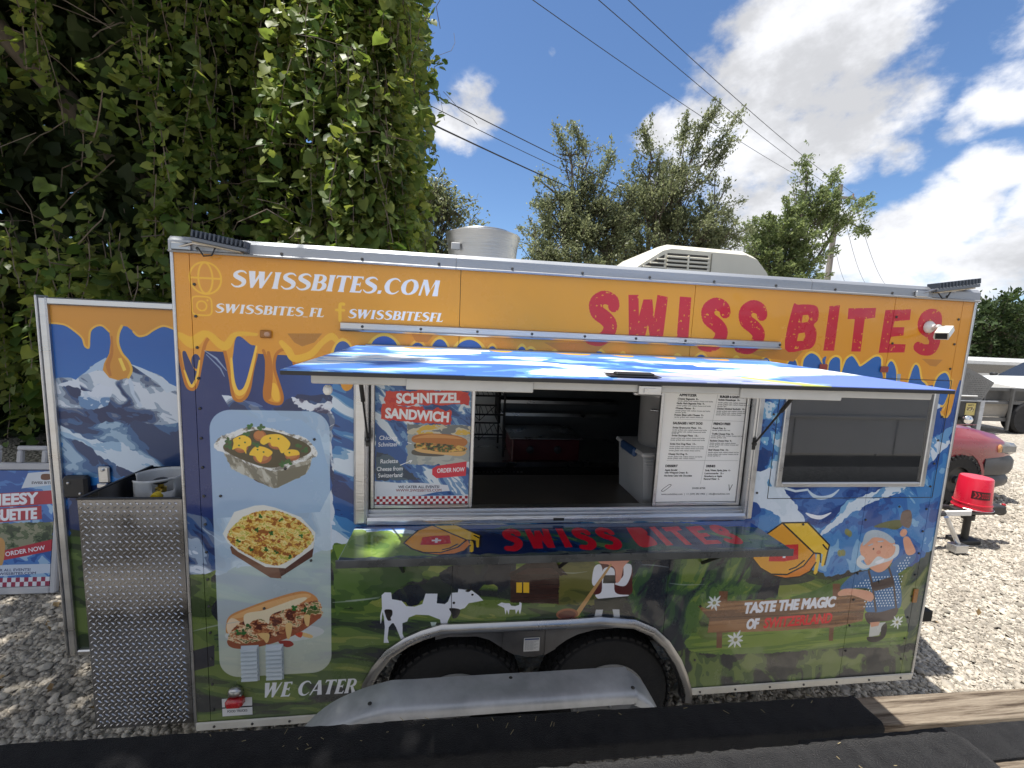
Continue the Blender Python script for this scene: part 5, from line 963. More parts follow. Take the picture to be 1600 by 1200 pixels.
# ------------------------------------------------------------------ trees beyond the trailer
make_tree('oak_tree', 'grey green live oak with bare twigs just right of the roof fan', (5.2, 12, 0),
          [(4.4, 12, 5.6, 1.5, 1.3, 1.1), (3.9, 11.6, 4.6, 1.2, 1.2, .8), (5.3, 12.2, 6.2, 1.3, 1.2, 1.2), (4.9, 12, 7.3, .8, .8, 1.), (6.1, 12, 4.9, 1.2, 1.2, 1.0), (4.5, 12, 7.9, .35, .35, .5), (4.6, 11.5, 4.2, 1.9, 1.2, .9), (3.4, 11.8, 5.1, .8, .8, .6), (6.2, 12.1, 6.3, 1.1, 1.1, .9), (5.9, 11.8, 5.5, 1.2, 1., .9), (4.2, 12, 6.6, 1., 1., .9)], 38000, .088, OAK, .16, 21,
          spikes=[((4.6, 12, 7.5), (3.9, 12, 8.7)), ((5., 12, 7.8), (4.5, 12, 8.8)), ((5.4, 12, 7), (5.9, 12, 8.1))])
make_tree('oak_tree', 'taller grey green oak with long upright twigs behind the roof air conditioner', (8.2, 12.6, 0),
          [(7.6, 12.5, 6.8, 1.6, 1.4, 1.4), (8.9, 12.6, 5.8, 1.9, 1.5, 1.2), (7.4, 12.4, 5.0, 1.5, 1.3, 1.), (9.9, 12.6, 6.8, 1.2, 1.1, 1.), (8.7, 12.6, 8.0, 1.1, 1., 1.1), (7.3, 12.4, 8.1, .8, .8, .9), (10.4, 12.6, 5.2, 1.1, 1., .8), (8.6, 12.2, 4.4, 2.4, 1.3, .9), (9.6, 12.6, 5.9, 1.4, 1., .8), (6.9, 12.4, 6.2, 1.2, 1.1, 1.), (10.2, 12.6, 6.0, 1.2, 1., .8), (8.2, 12.4, 7.4, 1.3, 1., .9)], 50000, .088, OAK, .18, 22,
          spikes=[((8.8, 12.6, 8.2), (9.3, 12.6, 9.9)), ((9.2, 12.6, 8.1), (10.6, 12.6, 10.2)), ((9.5, 12.6, 7.8), (10.3, 12.6, 9.2)), ((7.4, 12.5, 8.2), (7.0, 12.5, 9.2)), ((8.4, 12.5, 8.4), (8.5, 12.5, 9.8)), ((8.9, 12.6, 8.6), (9.7, 12.6, 10.3))])
make_tree('oak_tree', 'rounder bright green tree standing in front of the utility pole', (15.6, 16, 0),
          [(15.2, 16, 7.1, 1.7, 1.5, 1.3), (16.9, 16, 8.3, 1.5, 1.3, 1.2), (18.1, 16, 8.0, 1.1, 1.1, .9), (14.9, 16, 5.6, 1.5, 1.4, 1.), (16.2, 16, 6.1, 1.4, 1.4, 1.), (16.2, 16, 9.4, .7, .7, .6), (14.0, 16, 6.2, 1.3, 1., .8), (15.6, 15.6, 5., 1.8, 1.2, .8)], 30000, .12, OAK2, .17, 23,
          spikes=[((16.2, 16, 9.2), (15.9, 16, 10.4)), ((17.2, 16, 9.), (17.6, 16, 10.1)), ((18.4, 16, 8.2), (19.4, 16, 9)), ((18.6, 16, 7.8), (19.5, 16, 7.4)), ((14.5, 16, 7), (13.4, 16, 7.4))])
make_tree('oak_tree', 'thin drooping oak branch showing between the vines and the roof fan', (-.6, 8.6, 0),
          [(.9, 8.3, 4.9, .75, .6, .55), (.2, 8.4, 5.0, .8, .7, .8), (1.35, 8.2, 4.4, .4, .4, .5), (.7, 8.2, 3.9, .7, .6, .6), (1.5, 8.2, 3.7, .4, .4, .5)], 6500, .085, OAK, .12, 24)
_ft = (((44, 34, 0), 3.6, 'far round green tree behind the parked vehicles, leftmost'), ((52, 33, 0), 4.4, 'far dark green tree behind the white car, tallest of the far row'), ((60, 36, 0), 4.6, 'far spreading green tree at the right border'), ((39, 38, 0), 3.4, 'far low tree hidden mostly by the trailer corner'), ((68, 40, 0), 4.2, 'far pale green tree at the end of the row'))
for k, (b, r, lb) in enumerate(_ft):
    make_tree('tree', lb, b, [(b[0], b[1], r*1.1, r, r, r*.75), (b[0]+r*.8, b[1], r*.75, r*.8, r*.8, r*.6), (b[0]-r*.8, b[1]+.5, r*.7, r*.8, r*.8, r*.6), (b[0]+.6, b[1], r*.35, r*1.2, r, r*.35)], 7000, .42, FARL, .3, 30+k, twig=2.6, group='far row of trees')

_rs = np.random.RandomState(17); n = 13000; _x = _rs.uniform(-90, 75, n); _P = np.stack([_x, 62+_rs.uniform(-2, 5, n)+.1*np.abs(_x), np.abs(_rs.normal(0, 1, n))*2.2*(1.2+fbm(_x*.12+50, _x*0+3, 2, 3))+.3], 1)
V, F, _ = leaves(_P, 1.0, None, up=.4, seed=18); mass('far_woodland', V, F, FARL, kind='stuff', label='low dark green woodland along the horizon', category='woodland')

# ------------------------------------------------------------------ utility pole and overhead wires
pole = thing('utility_pole', 'grey wooden utility pole half hidden by the bright green tree', 'utility pole', (21.4621,20.0,0))
PX, PY = pole.location.x, pole.location.y
pm = mat('weathered pole', (.3, .27, .24), (.2, .18, .16), scale=5, rough=.9, bump=.6, bscale=25, stretch=(1, 1, .12))
p = MB(); p.tube([(PX, PY, 0), (PX+.05, PY, 5), (PX+.1, PY, 11)], [.17, .15, .12], 12); build('shaft', p, pm, pole, smooth=40)
p = MB(); p.box(PX-.9, PX+1.1, PY-.05, PY+.05, 10.3, 10.42, .01); build('crossarm', p, pm, pole)
p = MB()
for q in (-.75, .1, .95): p.lathe([(.03, 0), (.06, .05), (.04, .1), (.05, .16), (.02, .2)], 10, Matrix.Translation((PX+q, PY, 10.42)))
build('insulator', p, mat('glazed porcelain', (.3, .2, .15), rough=.2), pole, smooth=40)
wm = mat('wire insulation', (.03, .03, .032), rough=.6)
def wire(label, a, b, r, sag):
    a, b = Vector(a), Vector(b); m = MB(); pts = []
    for k in range(25):
        s = k/24; q = a.lerp(b, s); q.z -= sag*4*s*(1-s); pts.append(q)
    build('power_line', m.tube(pts, r, 6), wm, None, smooth=True, label=label, category='power line', group='overhead wires')
def far_pt(p, d): return p
for lb, a, b, r, sag in (
    ('upper wire crossing the blue sky, leftmost of the three to the pole', (0.7487,6.7023,9.1294), (PX-.75, PY, 10.62), .009, .25),
    ('upper wire over the big cloud, middle of the three to the pole', (1.9802,6.516,9.3117), (PX+.1, PY, 10.62), .009, .25),
    ('upper wire over the big cloud, rightmost of the three to the pole', (2.5317,6.4055,9.3528), (PX+.95, PY, 10.62), .009, .25),
    ('thin wire from the vine edge, topmost of the lower three', (-0.2149,5.967,6.4688), (11.6258,16.7137,7.5624), .011, .1),
    ('thin wire from the vine edge, middle of the lower three', (-0.227,6.0468,6.3135), (11.5091,16.7773,7.5691), .008, .22),
    ('thick black cable from the vine edge into the oak crown', (-0.2447,6.1647,6.0695), (7.5541,16.2516,7.7444), .018, .06)): wire(lb, a, b, r, sag)
for k, (u, lb) in enumerate((('l', 'faint wire dropping from the pole to the right, left one'), ('m', 'faint wire dropping from the pole to the right, middle one'), ('r', 'faint wire dropping from the pole to the right, right one'))):
    wire(lb, (PX-.75+.85*k, PY, 10.62), (PX+26+3*k, PY+24, 9.2), .012, 1.5)

# ------------------------------------------------------------------ materials of made things
ALU = mat('brushed aluminium', (.62, .63, .65), (.48, .49, .51), scale=4, rough=.34, metal=1., bump=.12, bscale=60, stretch=(.3, 3, 3))
DULL_ALU = mat('dull roof aluminium', (.42, .44, .47), (.33, .345, .37), scale=4, rough=.5, metal=.6, bump=.12, bscale=60, stretch=(.3, 3, 3))
HATCH_BAR = mat('greyed hatch frame', (.56, .56, .55), (.44, .44, .43), scale=5, rough=.5, bump=.05)
ALU_PAINT = mat('white painted frame', (.78, .78, .77), (.66, .66, .65), scale=5, rough=.45, bump=.05)
GALV = mat('galvanised sheet', (.56, .58, .61), (.36, .38, .41), scale=7, rough=.5, metal=.35, bump=.1, bscale=25)
STEEL = mat('stainless steel', (.5, .5, .5), (.36, .36, .37), scale=5, rough=.32, metal=1.)
DARK = mat('black plastic', (.022, .022, .024), (.014, .014, .015), rough=.5)
RUBBER = mat('tyre rubber', (.012, .012, .013), (.007, .007, .008), scale=14, rough=.8, bump=.4, bscale=60)
SHADOWY = mat('undercoated steel', (.011, .011, .012), (.007, .007, .007), rough=.8)
INNER = mat('interior wall sheet', (.13, .135, .14), (.09, .093, .096), scale=3, rough=.5, metal=.2)
SCREW = mat('screw head', (.1, .095, .09), (.05, .05, .05), rough=.5, metal=.6)
GLASS = bpy.data.materials.new('clear pane'); GLASS.use_nodes = True
_n, _l = GLASS.node_tree.nodes, GLASS.node_tree.links; _n.clear()
_t = _n.new('ShaderNodeBsdfTransparent'); _t.inputs[0].default_value = (.985, .99, .99, 1); _g = _n.new('ShaderNodeBsdfGlossy'); _g.inputs['Roughness'].default_value = .02; _f = _n.new('ShaderNodeFresnel'); _f.inputs['IOR'].default_value = 1.5
_m = _n.new('ShaderNodeMixShader'); _o = _n.new('ShaderNodeOutputMaterial'); _l.new(_f.outputs[0], _m.inputs[0]); _l.new(_t.outputs[0], _m.inputs[1]); _l.new(_g.outputs[0], _m.inputs[2]); _l.new(_m.outputs[0], _o.inputs[0])
TINT = mat('dark tinted glass', (.03, .032, .035), (.026, .028, .03), rough=.03, rvar=.02, spec=.5); TINT.node_tree.nodes['Principled BSDF'].inputs['IOR'].default_value = 2.1
def plain(name, c, rough=.5, metal=0., **k): return mat(name, c, rough=rough, metal=metal, **k)

# ------------------------------------------------------------------ the food trailer
L, DEP, ZB, ZT = 3.70, 2.1, .42, 2.55
trailer = thing('food_trailer', 'long food trailer wrapped in orange cheese drips and blue mountains with its hatch open', 'food trailer', (1.85, 1.05, 0))
WRAP = print_mat('trailer wrap', paint_side(), rough=.24, wave=.5, coat=.5, grime=.42)
WIN = (.698, 2.582, 1.372, 2.06); WIN2 = (2.728, 3.552, 1.548, 2.03)
ARCH = [(0.7337,0.5845),(0.7739,0.6641),(0.8314,0.7423),(0.918,0.8025),(0.9909,0.8345),(1.0792,0.8593),(1.3057,0.858),(1.6792,0.8566),(1.8509,0.862),(2.0286,0.8398),(2.1344,0.7893),(2.2168,0.7143),(2.2894,0.6098),(2.3339,0.5162),(2.3635,0.4333)]
ARCH = [(.715, .42), (.722, .52)]+ARCH+[(2.366, .38)]
ax_, az_ = np.array([p[0] for p in ARCH]), np.array([p[1] for p in ARCH])
def wheel_line(x): return float(np.interp(x, ax_, az_))
def side_panel(x0, x1, zlo=0., zhi=9.):
    """one sheet of the side, cut round the openings and the wheel arch, 3 mm thick edges turned in"""
    xs = sorted(set([x0, x1]+[x for x in list(np.arange(.72, 2.37, .03))+[WIN[0], WIN[1], WIN2[0], WIN2[1], .715, 2.366] if x0 < x < x1]))
    m = MB()
    for a, b in zip(xs[:-1], xs[1:]):
        c = (a+b)/2; la = ZB if a <= .716 or a >= 2.365 else wheel_line(a); lb = ZB if b <= .716 or b >= 2.365 else wheel_line(b)
        if c < .715 or c > 2.366: la = lb = ZB
        else: la, lb = max(ZB, wheel_line(a)), max(ZB, wheel_line(b))
        cuts = [(la, lb)]
        for w in (WIN, WIN2):
            if w[0] < c < w[1]: cuts += [(w[2], w[2]), (w[3], w[3])]
        cuts.append((2.5, 2.5)); cuts.sort()
        for q in range(0, len(cuts), 2):
            (z0a, z0b), (z1a, z1b) = cuts[q], cuts[q+1]
            if not zlo < (z0a+z1a)/2 < zhi: continue
            m.add([(a, 0, z0a), (b, 0, z0b), (b, 0, z1b), (a, 0, z1a)], [(0, 1, 2, 3)])
    bm_ = build('side_panel', m, WRAP, trailer, uv=lambda x, y, z: (x/3.702, (z-.42)/2.08), fix=False)
    me = bm_.data; bm = bmesh.new(); bm.from_mesh(me); bmesh.ops.remove_doubles(bm, verts=bm.verts, dist=1e-4); bm.to_mesh(me); bm.free()
    so = bm_.modifiers.new('sheet', 'SOLIDIFY'); so.thickness = .012; so.offset = -1
    return bm_
SEAMS = [0.0, .06, 1.122, 2.192, 3.244, 3.632, 3.70]
for a, b in zip(SEAMS[:-1], SEAMS[1:]):
    if a == 1.122: side_panel(a+.0012, b-.0012, 0, 1.7); side_panel(a+.0012, b-.0012, 1.7, 9)
    else: side_panel(a+.0012, b-.0012)
m = MB()
# backing frame behind the sheets, with the openings left free
for x0, x1, z0, z1 in ((0.003, .66, ZB, 2.5), (.66, 2.40, .87, WIN[2]-.004), (.66, 3.697, WIN2[3]+.03, 2.5), (WIN[1]+.004, WIN2[0]-.004, WIN2[2]-.0039, WIN2[3]+.03), (2.40, 3.697, ZB, WIN[2]-.004), (WIN[1]+.004, 3.697, WIN[2]-.0039, WIN2[2]-.004), (WIN2[1]+.004, 3.697, WIN2[2]-.004, WIN2[3]+.03), (.66, .694, WIN[2]-.004, WIN2[3]+.03), (2.40, WIN2[0]-.004, WIN2[2]-.17, WIN2[2]-.004)):
    if (x0, z0) == (2.40, WIN2[2]-.17): continue
    m.box(x0, x1, .0135, .05, z0, z1)
build('wall_frame', m, INNER, trailer)
m = MB(); m.box(0, L, 2.06, DEP, ZB, 2.5); build('back_wall', m, INNER, trailer)
m = MB(); m.box(3.66, L, .05, 2.06, ZB, 2.5); build('front_wall', m, INNER, trailer)
WHITE_SKIN = mat('white trailer sheet', (.6, .6, .6), (.5, .5, .5), rough=.4)
m = MB(); m.box(0.001, .04, .05, .49, ZB, 2.5); m.box(0.001, .04, 1.9, 2.06, ZB, 2.5); m.box(0.001, .04, .49, 1.9, 2.33, 2.5); build('rear_wall', m, WHITE_SKIN, trailer)
m = MB(); m.box(.0, L, .012, DEP, 2.503, 2.535, .01); build('roof', m, ALU, trailer)
m = MB(); m.box(0, L, .37, 2.06, ZB+.002, .5); m.box(0, .66, .05, .37, ZB+.002, .5); m.box(2.4, L, .05, .37, ZB+.002, .5); build('floor', m, SHADOWY, trailer)
m = MB(); m.box(.66, 2.40, .36, .37, .5, .88); m.box(.66, 2.4, .05, .36, .87, .88); m.box(.655, .66, .05, .37, .5, .88); m.box(2.4, 2.405, .05, .37, .5, .88); build('wheel_well', m, SHADOWY, trailer)
m = MB(); m.prism([(3.705, .48), (3.95, .48), (4.14, .86), (4.14, 1.25), (3.95, 1.62), (3.705, 1.62)], ZB+.1, 2.52, 2); build('nose_shadow_block', m, WHITE_SKIN, trailer)  # unseen block, added and shaped to cast the shadow on the gravel
m = MB()
for y in (.55, 1.55): m.box(-.05, 4.9-.4, y-.04, y+.04, .34, ZB-.002)
build('chassis_rail', m, SHADOWY, trailer)
# roof rail, in three lengths, with its lower lip
for x0, x1 in ((-.004, 1.1), (1.102, 2.765), (2.767, 3.704)):
    m = MB(); m.prism([(-.018, 2.494), (-.022, 2.5), (-.016, 2.505), (-.016, 2.54), (.0, 2.556), (.06, 2.556), (.06, 2.54), (.0, 2.536), (-.002, 2.53), (-.002, 2.494)], x0, x1, 0); build('roof_rail', m, DULL_ALU, trailer)
m = MB(); m.prism([(-.005, 2.215), (-.02, 2.217), (-.024, 2.222), (-.012, 2.228), (-.012, 2.25), (-.004, 2.254), (-.002, 2.254), (-.002, 2.215)], .632, 2.643, 0); build('drip_rail', m, ALU, trailer)
TRIM = mat('cream trim strip', (.62, .59, .52), (.5, .47, .41), scale=7, rough=.5)
for x0, x1 in ((.002, .714), (2.37, 3.698)):
    m = MB(); m.box(x0, x1, -.012, -.002, .405, .445, .004); build('bottom_trim', m, TRIM, trailer)
for x0, x1 in ((-.008, .004), (3.696, 3.71)):
    m = MB(); m.box(x0, x1, -.006, .03, ZB, 2.5, .003); build('corner_trim', m, ALU, trailer)
# screws
m = MB()
def screw(x, z, y=-.001, r=.0062): m.lathe([(r, 0), (r*.9, .003), (r*.4, .0045)], 8, Matrix.Translation((x, y, z)) @ Matrix.Rotation(R(90), 4, 'X'))
for z in np.arange(.5, 2.5, .125): screw(.075, z); screw(3.618, z+.03)
for z in (2.27, 2.4, 1.7, 1.35, 1.05, .9, .75, .6): screw(3.26, z)
for z in (1.3, 1.05, .9, .6): screw(2.36+.02, z)
for x in np.arange(.1, 3.7, .31): screw(x, 2.512, -.016)
for x in np.arange(.72, 2.64, .24): screw(x, 2.238, -.012)
for x in list(np.arange(.08, .7, .16))+list(np.arange(2.42, 3.7, .2)): screw(x, .425, -.012)
for x, z in ((.5, 1.2), (.4, 1.62), (.52, 1.75), (.14, 1.5), (.3, .98), (2.62, 1.5), (2.66, 1.9), (2.9, 1.33), (3.45, 1.42), (3.4, 1.0)): screw(x, z)
build('screw', m, SCREW, trailer, kind='stuff')
# wheel arch moulding and the skirt between the wheels
m = MB(); P = [Vector((x, 0, z)) for x, z in ARCH]
v = []; f = []
for i, p in enumerate(P):
    t = (P[min(i+1, len(P)-1)]-P[max(i-1, 0)]).normalized(); nrm = Vector((t.z, 0, -t.x))
    for o, y in ((-.012, -.003), (-.012, -.014), (.002, -.026), (.012, -.028), (.03, -.024), (.038, -.006), (.038, .04)):
        q = p+nrm*o; v.append((q.x, y, q.z))
for i in range(len(P)-1):
    for k in range(6): f.append((i*7+k, i*7+k+1, (i+1)*7+k+1, (i+1)*7+k))
m.add(v, f); build('wheel_arch', m, STEEL, trailer, smooth=35)
NOTCH = [(1.0501,0.7621),(1.1105,0.7738),(1.249,0.7697),(1.3121,0.7477),(1.3768,0.7013),(1.4421,0.663),(1.4909,0.648),(1.5395,0.645),(1.5877,0.6543),(1.6431,0.686),(1.6981,0.7265),(1.754,0.7539),(1.8439,0.7754),(2.0036,0.7805),(2.1178,0.748)]
m = MB(); lo = NOTCH; up = [(x, min(wheel_line(x)-.012, .85)) for x, z in NOTCH]
for a in range(len(lo)-1):
    if up[a][1]-lo[a][1] < .003 and up[a+1][1]-lo[a+1][1] < .003: continue
    m.add([(lo[a][0], .03, lo[a][1]), (lo[a+1][0], .03, lo[a+1][1]), (up[a+1][0], .03, max(up[a+1][1], lo[a+1][1])), (up[a][0], .03, max(up[a][1], lo[a][1]))], [(0, 1, 2, 3)])
sk = build('wheel_skirt', m, mat('dull steel skirt', (.2, .2, .21), (.12, .12, .125), scale=6, rough=.45, metal=.7), trailer); so = sk.modifiers.new('sheet', 'SOLIDIFY'); so.thickness = .006
lc = Canvas(0, 0, .08, .075, 1500, (206, 206, 204)); lc.fill([(.004, .063), (.076, .063), (.076, .071), (.004, .071)], (60, 70, 110))
for k in range(9): lc.text('TIRE AND LOADING INFORMATION'[:26-k % 3*5], .006, .055-k*.0058, .0032, (70, 70, 76), width=.068-.012*(k % 3))
m = MB(); m.box(1.481, 1.561, .0245, .0265, .68, .752); build('tyre_label', m, print_mat('tyre label', lc, wave=0), trailer, uv=lambda x, y, z: ((x-1.481)/.08, (z-.68)/.072))
# wheels
def make_wheel(x):
    w = MB(); M = Matrix.Translation((x, .06, .345)) @ Matrix.Rotation(R(-90), 4, 'X')
    w.lathe([(.2, .005), (.23, -.002), (.29, .0), (.325, .014), (.342, .04), (.345, .1), (.342, .165), (.32, .195), (.25, .2), (.2, .19)], 48, M, False); 
    for k in range(48):
        a = 2*math.pi*k/48
        for y0, y1 in ((.075, .115), (.125, .165), (.175, .215)): 
            T = Matrix.Translation((x, 0, .345)) @ Matrix.Rotation(a+y0, 4, 'Y'); w.box(-.018, .012, y0, y1, .338, .351, M=T)
    ty = build('wheel', w, RUBBER, trailer, smooth=35)
    r = MB(); r.lathe([(.2, .01), (.205, .0), (.195, -.004), (.18, .01), (.172, .04), (.1, .05), (.085, .03), (.05, .025), (.03, .0), (.0, -.003)], 40, M, False); build('rim', r, mat('grey rim paint', (.22, .22, .22), (.15, .15, .15), rough=.45), ty, smooth=30) if 'grey rim paint' not in bpy.data.materials else build('rim', r, bpy.data.materials['grey rim paint'], ty, smooth=30)
    b = MB()
    for k in range(5): b.lathe([(.011, 0), (.011, -.014), (.006, -.018)], 6, Matrix.Translation((x+.065*math.cos(k*1.2566), .092, .345+.065*math.sin(k*1.2566))) @ Matrix.Rotation(R(-90), 4, 'X'))
    build('wheel_nut', b, STEEL, ty)
make_wheel(1.155); make_wheel(1.955)

# serving window frame and its two posters behind glass
for nm, (x0, x1, z0, z1) in (('window_jamb', (.686, .744, 1.372, 2.062)), ('window_jamb', (2.55, 2.592, 1.372, 2.062)), ('window_head', (.744, 2.55, 2.02, 2.062))):
    m = MB(); m.box(x0, x1, -.022, .06, z0, z1, .005); m.box(x0+.008, x1-.008, -.03, -.021, z0+.008, z1-.008, .003); build(nm, m, ALU, trailer)
m = MB(); m.prism([(-.03, 1.374), (-.03, 1.392), (-.022, 1.404), (-.004, 1.406), (-.004, 1.414), (.016, 1.416), (.016, 1.426), (.06, 1.426), (.06, 1.374)], .744, 2.55, 0); build('window_sill', m, ALU, trailer)
m = MB(); m.box(1.58, 1.63, -.034, -.0295, 1.384, 1.396); build('catch', m, DARK, trailer)
POST = print_mat('sandwich poster', paint_poster(), rough=.35, wave=0, dirt=.03); MENU = print_mat('menu poster', paint_menu(), rough=.35, wave=0, dirt=.03)
for x0, x1, pm_, y in ((.748, 1.203, POST, .03), (2.085, 2.546, MENU, .03)):
    s = MB(); z0, z1 = 1.428, 2.018
    s.box(x0, x0+.016, y-.012, y+.012, z0, z1, .003); s.box(x1-.016, x1, y-.012, y+.012, z0, z1, .003); s.box(x0+.0165, x1-.0165, y-.012, y+.012, z0, z0+.016, .003); s.box(x0+.0165, x1-.0165, y-.012, y+.012, z1-.016, z1, .003)
    sash = build('window_sash', s, ALU, trailer)
    q = MB(); q.box(x0+.016, x1-.016, y+.001, y+.004, z0+.016, z1-.016); build('pane', q, GLASS, sash)
    q = MB(); q.box(x0+.0175, x1-.0175, y-.0015, y-.0002, z0+.0175, z1-.0175); build('poster', q, pm_, sash, uv=lambda x, y, z, a=x0+.017, b=x1-.017, c=z0+.017, d=z1-.017: ((x-a)/(b-a), (z-c)/(d-c)))

# hatch: a lifted panel on a top hinge, lit from above
hatch_a = math.atan2(.03, .78)
AW = print_mat('hatch wrap', paint_awning(), rough=.55, wave=.08, coat=.0)
TH = Matrix.Translation((0, -.012, 2.152)) @ Matrix.Rotation(hatch_a, 4, 'X')
def tb(mb, x0, x1, y0, y1, z0, z1, b=0.): mb.box(x0, x1, y0, y1, z0, z1, b, M=TH)
m = MB(); tb(m, .70, 2.575, -.79, 0, .0062, .0085)
hatch = build('hatch', m, AW, trailer, uv=lambda x, y, z: ((x-.68)/1.92, -(y+.012)/.82))
m = MB(); tb(m, .70, 2.575, -.79, -.004, -.004, .006); build('hatch_edge', m, DARK, hatch)
m = MB(); tb(m, .76, 2.535, -.764, -.735, -.028, -.0045, .003); build('front_bar', m, HATCH_BAR, hatch)
m = MB(); tb(m, .76, .79, -.734, -.02, -.027, -.0045, .003); tb(m, 2.505, 2.535, -.734, -.02, -.027, -.0045, .003); tb(m, 1.63, 1.66, -.734, -.02, -.03, -.0045, .003); build('side_bar', m, ALU_PAINT, hatch)
m = MB(); tb(m, .792, 2.503, -.733, -.03, -.012, -.0047); build('inner_sheet', m, ALU_PAINT, hatch)
for x0, x1 in ((.99, 1.316), (1.905, 2.225)):
    m = MB(); tb(m, x0, x1, -.7705, -.7645, -.036, -.006, .002); build('splice_plate', m, HATCH_BAR, hatch)
m = MB(); tb(m, 1.605, 1.67, -.776, -.7648, -.034, -.006, .003); tb(m, 1.618, 1.65, -.779, -.7762, -.026, -.014); tb(m, 1.6, 1.68, -.76, -.745, -.038, -.0285, .003); build('latch', m, ALU, hatch)
m = MB(); tb(m, 1.55, 1.66, -.745, -.715, .013, .022, .003); tb(m, 1.53, 1.675, -.755, -.69, .0125, .0145); build('handle_plate', m, DARK, hatch)
m = MB(); tb(m, .62, .66, .0, .003, -.01, .02)
m = MB(); m.tube([(.735, -.014, 2.158), (2.58, -.014, 2.158)], .009, 10); build('hinge', m, ALU, trailer, smooth=40)
m = MB(); m.ball((.79, -.74, 2.075), (.012, .012, .014), 6); build('bumper_stop', m, ALU_PAINT, hatch)
for x, lab in ((.748, 0), (2.548, 1)):
    a = Vector((x, -.035, 1.76)); b_ = Vector((x+(.0 if lab == 0 else .015), -.22 if lab == 0 else -.3, 2.125)); mid = a.lerp(b_, .5)
    m = MB(); m.tube([mid, b_], .0085, 10); st = build('gas_strut', m, DARK, trailer, smooth=40)
    m = MB(); m.tube([a, mid], .0045, 8); build('rod', m, DARK, st, smooth=40)
    m = MB(); m.ball(a, .012, 6); m.box(x-.008, x+.008, -.034, -.0305, 1.73, 1.79); build('bracket', m, DARK, st)

# fold-down shelf under the window
SH = print_mat('shelf wrap', paint_shelf(), rough=.16, wave=.1, coat=.6)
m = MB(); m.box(.695, 2.565, -.312, -.032, 1.352, 1.37, .003); shelf = build('counter_shelf', m, SH, trailer, uv=lambda x, y, z: ((x-.66)/1.94, (y+.315)/.34))
m = MB(); m.box(.69, 2.57, -.319, -.3125, 1.342, 1.374, .002); build('edge_strip', m, mat('dark shelf edge', (.12, .13, .14), (.07, .075, .08), rough=.3, metal=.6), shelf)
m = MB()
for x in (.9, 1.63, 2.36): m.box(x-.012, x+.012, -.28, -.034, 1.338, 1.3515); m.tube([(x, -.25, 1.338), (x, -.008, 1.14)], .008, 8)
build('bracket', m, DARK, shelf)

# dark side window
m = MB(); a, b, c, d = WIN2
for q in ((a-.016, a+.012, c-.016, d+.016), (b-.012, b+.016, c-.016, d+.016)): m.box(q[0], q[1], -.014, .02, q[2], q[3], .004)
m.box(a+.0125, b-.0125, -.014, .02, c-.016, c+.008, .004); m.box(a+.0125, b-.0125, -.014, .02, d-.008, d+.016, .004); w2 = build('side_window', m, ALU, trailer)
m = MB(); m.box(a+.012, b-.012, -.002, .004, c+.008, d-.008); build('pane', m, TINT, w2)

# joints of the access door round the side window
DX0, DX1, DZ0, DZ1 = 2.6813, 3.6413, 1.4695, 2.0941
m = MB()
for q in ((DX0-.0015, DX0+.0015, DZ0, DZ1), (DX1-.0015, DX1+.0015, DZ0, DZ1), (DX0+.0016, DX1-.0016, DZ0-.0015, DZ0+.0015), (DX0+.0016, DX1-.0016, DZ1-.0015, DZ1+.0015)): m.box(q[0], q[1], -.0012, -.0004, q[2], q[3])
build('door_joint', m, DARK, trailer)
# small fittings
for x0 in (.202, .306):
    m = MB(); m.box(x0-.003, x0+.071, -.004, -.0015, .632, .806, .001); lv = build('louvre_vent', m, mat('white vent plate', (.5, .56, .6), (.42, .48, .52), rough=.4), trailer)
    sm_ = None
    for k in range(8):
        z = .64+k*.0205; q = MB(); q.prism([(-.004, z), (-.018, z+.002), (-.015, z+.01), (-.004, z+.017)], x0, x0+.068, 0); build('slat', q, lv.data.materials[0], lv)
AMB = plain('amber reflector', (.34, .14, .03), .25); REDL = plain('red lens', (.42, .015, .02), .2, coat=.5)
m = MB(); m.box(.316, .36, -.012, -.0015, 2.174, 2.206, .004); r_ = build('marker_light', m, AMB, trailer); m = MB(); m.ball((.345, -.012, 2.19), (.012, .006, .011), 6); build('lens', m, plain('marker lens', (.5, .3, .2), .2), r_)
for x in (2.892, 3.232):
    m = MB(); m.box(x-.022, x+.022, -.01, -.0015, 2.125, 2.155, .004); build('marker_light', m, plain('red reflector', (.3, .06, .05), .3), trailer)
m = MB(); m.box(3.62, 3.65, -.008, -.0015, .87, .95, .004); build('marker_light', m, AMB, trailer)
m = MB(); m.box(.142, .214, -.05, -.0015, .532, .575, .012); tl = build('tail_light', m, REDL, trailer, smooth=40)
m = MB(); m.ball((.178, -.022, .6), (.03, .022, .024), 8); m.box(.15, .206, -.03, -.0015, .576, .59, .004); build('light_cover', m, STEEL, tl, smooth=50)
SK_ = print_mat('maker sticker', paint_sticker(), wave=0)
m = MB(); m.box(.112, .238, -.0035, -.0015, .464, .55); build('maker_sticker', m, SK_, trailer, uv=lambda x, y, z: ((x-.112)/.126, (z-.464)/.086))
